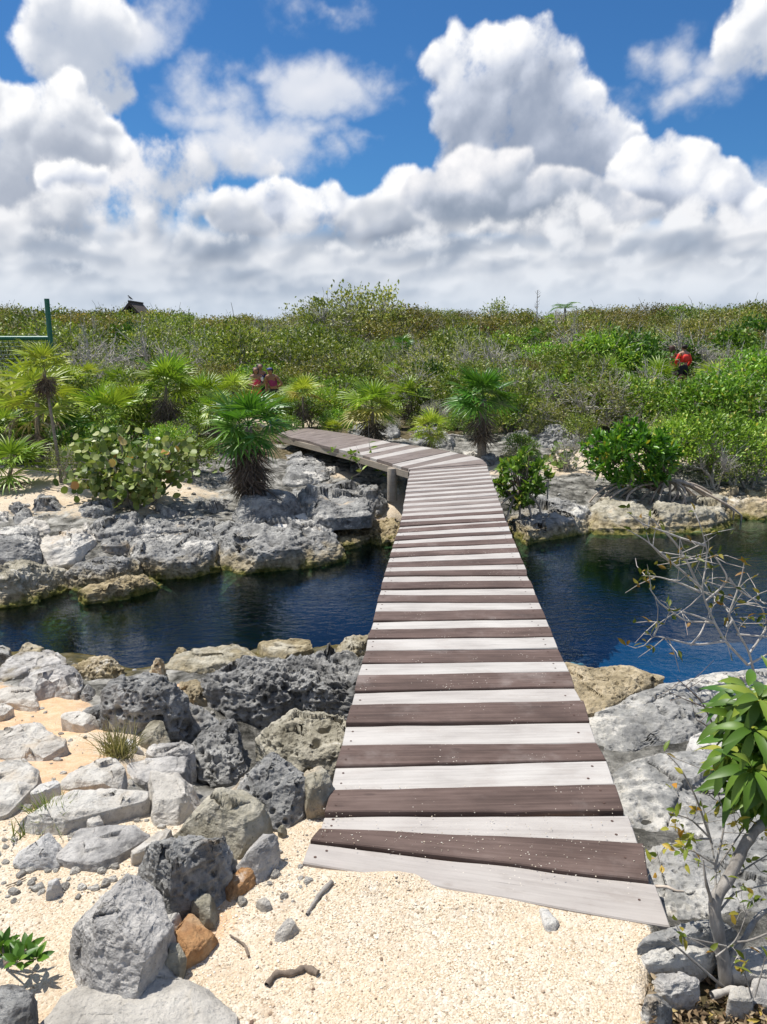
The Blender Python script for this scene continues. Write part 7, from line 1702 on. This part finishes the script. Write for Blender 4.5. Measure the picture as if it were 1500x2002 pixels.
rock('flat triangular white stone set in the gravel before the last board', [(1055, 1768), (1075, 1778), (1092, 1795), (1082, 1812), (1066, 1806)], 0.004, -0.04, ST_WHITE, crown=0.1, edge=0.15, facet=0.08)

for lb, p, z0 in (('low blotched slab at the right border behind the leafy shrub', [(1500, 1420), (1560, 1350), (1700, 1340), (1760, 1430), (1650, 1500), (1540, 1490)], 0),
                  ('second low blotched slab by the right border, nearer than the first', [(1530, 1560), (1620, 1500), (1800, 1490), (1880, 1600), (1750, 1690), (1580, 1670)], 0),
                  ('pale stone by the right border beside the leafy shrub trunk', [(1530, 1760), (1600, 1700), (1740, 1720), (1760, 1800), (1640, 1840)], 0),
                  ('wide blotched slab beyond the right border near the water', [(1720, 1360), (1830, 1300), (2050, 1310), (2120, 1420), (1950, 1470), (1800, 1450)], 0)):
    rock(lb, p, -0.3, -0.9, ST_MIX, crown=0.06, edge=0.12, jag=0.05, facet=0.05, pit=0.8, group=GR)
# ------------------------------------------------------------------ loose material too fine to count
def tiny_rocks(n, seed, mats, base):
    coll = bpy.data.collections.new(base)
    for i in range(n):
        bm = bmesh.new(); bmesh.ops.create_icosphere(bm, subdivisions=2 if base != 'pebble_sources' else 1, radius=1.0)
        P = np.array([v.co[:] for v in bm.verts]); rr = np.random.RandomState(seed + i)
        for q in range(7):
            nn = rdir(rr, 1)[0]; pr = P @ nn; P = P - np.maximum(pr - 0.55 - 0.25 * rr.rand(), 0)[:, None] * nn
        P = P * np.array([1.0, 0.75, 0.55]) * (1 + 0.1 * rr.randn(1, 3))
        for v, q in zip(bm.verts, P): v.co = q
        me = bpy.data.meshes.new(base); bm.to_mesh(me); bm.free(); me.materials.append(mats[i % len(mats)])
        coll.objects.link(bpy.data.objects.new(f"{base}_{i:02d}", me))
    return coll
m_peb, g, out = new_mat('gravel_grain')
oi = g.n('ShaderNodeObjectInfo'); bs = g.n('ShaderNodeBsdfPrincipled')
g.put(bs.inputs['Base Color'], g.ramp(oi.outputs['Random'], [(0.0, (0.16, 0.10, 0.07)), (0.05, (0.36, 0.26, 0.18)), (0.14, (0.52, 0.43, 0.32)), (0.5, (0.64, 0.55, 0.42)), (0.85, (0.74, 0.67, 0.55)), (1.0, (0.80, 0.75, 0.66))])); bs.inputs['Roughness'].default_value = 0.9
g.put(out.inputs[0], bs.outputs[0])
def scatter(name, P, size, ncoll, coll, lab, cat, seed):
    rr = np.random.RandomState(seed); me = bpy.data.meshes.new(name); me.vertices.add(len(P)); me.vertices.foreach_set('co', np.asarray(P, dtype=np.float32).ravel())
    for n_, t_, v in (('idx', 'INT', rr.randint(0, ncoll, len(P)).astype(np.int32)), ('scl', 'FLOAT', np.asarray(size, dtype=np.float32)), ('rot', 'FLOAT', (rr.rand(len(P)) * 6.28).astype(np.float32))):
        a = me.attributes.new(n_, t_, 'POINT'); a.data.foreach_set('value', v)
    return instancer(name, me, coll, lab, cat)
m_chip, g, out = new_mat('limestone_chip')
oi = g.n('ShaderNodeObjectInfo'); bs = g.n('ShaderNodeBsdfPrincipled'); tn = g.noise(g.n('ShaderNodeTexCoord').outputs['Object'], 2.5, 4, 0.6)
g.put(bs.inputs['Base Color'], g.mix(g.ss(tn, 0.35, 0.7, 0, 0.5), g.ramp(oi.outputs['Random'], [(0.0, (0.26, 0.24, 0.21)), (0.3, (0.42, 0.40, 0.36)), (0.7, (0.56, 0.53, 0.47)), (1.0, (0.68, 0.65, 0.59))]), (0.30, 0.27, 0.23))); bs.inputs['Roughness'].default_value = 0.9
g.put(bs.inputs['Normal'], g.bump(tn, 0.6, 0.2)); g.put(out.inputs[0], bs.outputs[0])
rr = np.random.RandomState(91)
n = 46000; x = -1.35 + 2.2 * rr.rand(n); y = 1.35 + 1.6 * rr.rand(n) ** 1.15
clp = fbm(np.stack([x * 3, y * 3, 0 * x], 1), 3, 5)
ex = np.interp(y, [0.8, 1.59, 1.75, 1.95, 2.3], [0.55, 0.635, 0.69, 0.80, 0.81])
keep = (x < ex) & (rr.rand(n) < 0.55 + 0.5 * clp) & ((x > -0.75) | (rr.rand(n) < 0.35))
x, y = x[keep], y[keep]; z = land(x, y)[0]
# not on the boards, except a few crumbs on the last one
la, lb_ = at(594, 1682, 0), at(1309, 1807, 0)
line = la.y + (lb_.y - la.y) * (x - la.x) / (lb_.x - la.x)
onb = (y > line - 0.004) & (x > at(609, 1644, 0).x - 0.01 - 0.0 * y) & (x < 0.80)
lx = at(600, 1660, 0).x + (y - 2.2) * 0.03
kk = ~(onb & (z < 0.0)) | (x < lx)
x, y, z = x[kk], y[kk], z[kk]
s_ = 0.0020 + 0.0030 * rr.rand(len(x)) ** 2.5 + 0.004 * (rr.rand(len(x)) < 0.01)
scatter('gravel', np.stack([x, y, z + s_ * 0.2], 1), s_, 5, tiny_rocks(5, 700, [m_peb], 'pebble_sources'), 'fine cream coral gravel covering the path before the boardwalk', 'gravel', 92)
n = 420; u = rr.rand(n); v = rr.rand(n)
pa, pb_, pc, pd = at(600, 1650, 0), at(1300, 1760, 0), at(1240, 1540, 0), at(645, 1540, 0)
X = (pa.x * (1 - u) + pb_.x * u) * (1 - v) + (pd.x * (1 - u) + pc.x * u) * v; Y = (pa.y * (1 - u) + pb_.y * u) * (1 - v) + (pd.y * (1 - u) + pc.y * u) * v
scatter('sand_crumbs', np.stack([X, Y, np.full(n, 0.009)], 1), 0.0012 + 0.0022 * rr.rand(n) ** 2, 5, tiny_rocks(5, 740, [m_peb], 'crumb_sources'), 'crumbs of pale gravel scattered on the first boards', 'gravel', 93)
# rubble among the blocks on both banks
px = np.concatenate([rr.rand(900) * 640 - 20, rr.rand(420) * 760, rr.rand(220) * 420 + 1000, rr.rand(160) * 300 + 560]); py = np.concatenate([1290 + rr.rand(900) * 480, 930 + rr.rand(420) * 160, 930 + rr.rand(220) * 90, 830 + rr.rand(160) * 120])
P = np.array([np.array(ground(a, b_)) for a, b_ in zip(px, py)]); P = P[P[:, 2] > WATER + 0.02]
s_ = (0.004 + 0.022 * rr.rand(len(P)) ** 3.5) * np.where(P[:, 1] > 7, 2.0, 1.0)
P[:, 2] += s_ * 0.15
scatter('rubble', P, s_, 6, tiny_rocks(6, 760, [m_chip], 'rubble_sources'), 'small broken limestone rubble strewn between the blocks', 'rubble', 94)
# fallen leaves at the lower right
M_LIT = leaf_mat('fallen_leaf', [(0.0, (0.10, 0.06, 0.035)), (0.5, (0.24, 0.16, 0.10)), (0.9, (0.42, 0.32, 0.22)), (1.0, (0.50, 0.34, 0.08))], 0.1, 0.8, 0.0, 0.1)
n = 620; px = 1262 + rr.rand(n) * 300; py = 1900 + rr.rand(n) ** 0.6 * 160; P = np.array([np.array(ground(a, b_)) for a, b_ in zip(px, py)]); P[:, 2] += 0.004 + 0.02 * rr.rand(n); m = MB()
add_leaves(m, P, rdir(rr, n, 0.0) * [1, 1, 0.35], rdir(rr, n, 1.0), 0.018 + 0.018 * rr.rand(n), 0.011, 0, seg=3, droop=0.3, fold=0.35)
o = m.build('leaf_litter', M_LIT); tag(o, 'curled brown fallen leaves under the leafy shrub', 'leaf litter', kind='stuff')
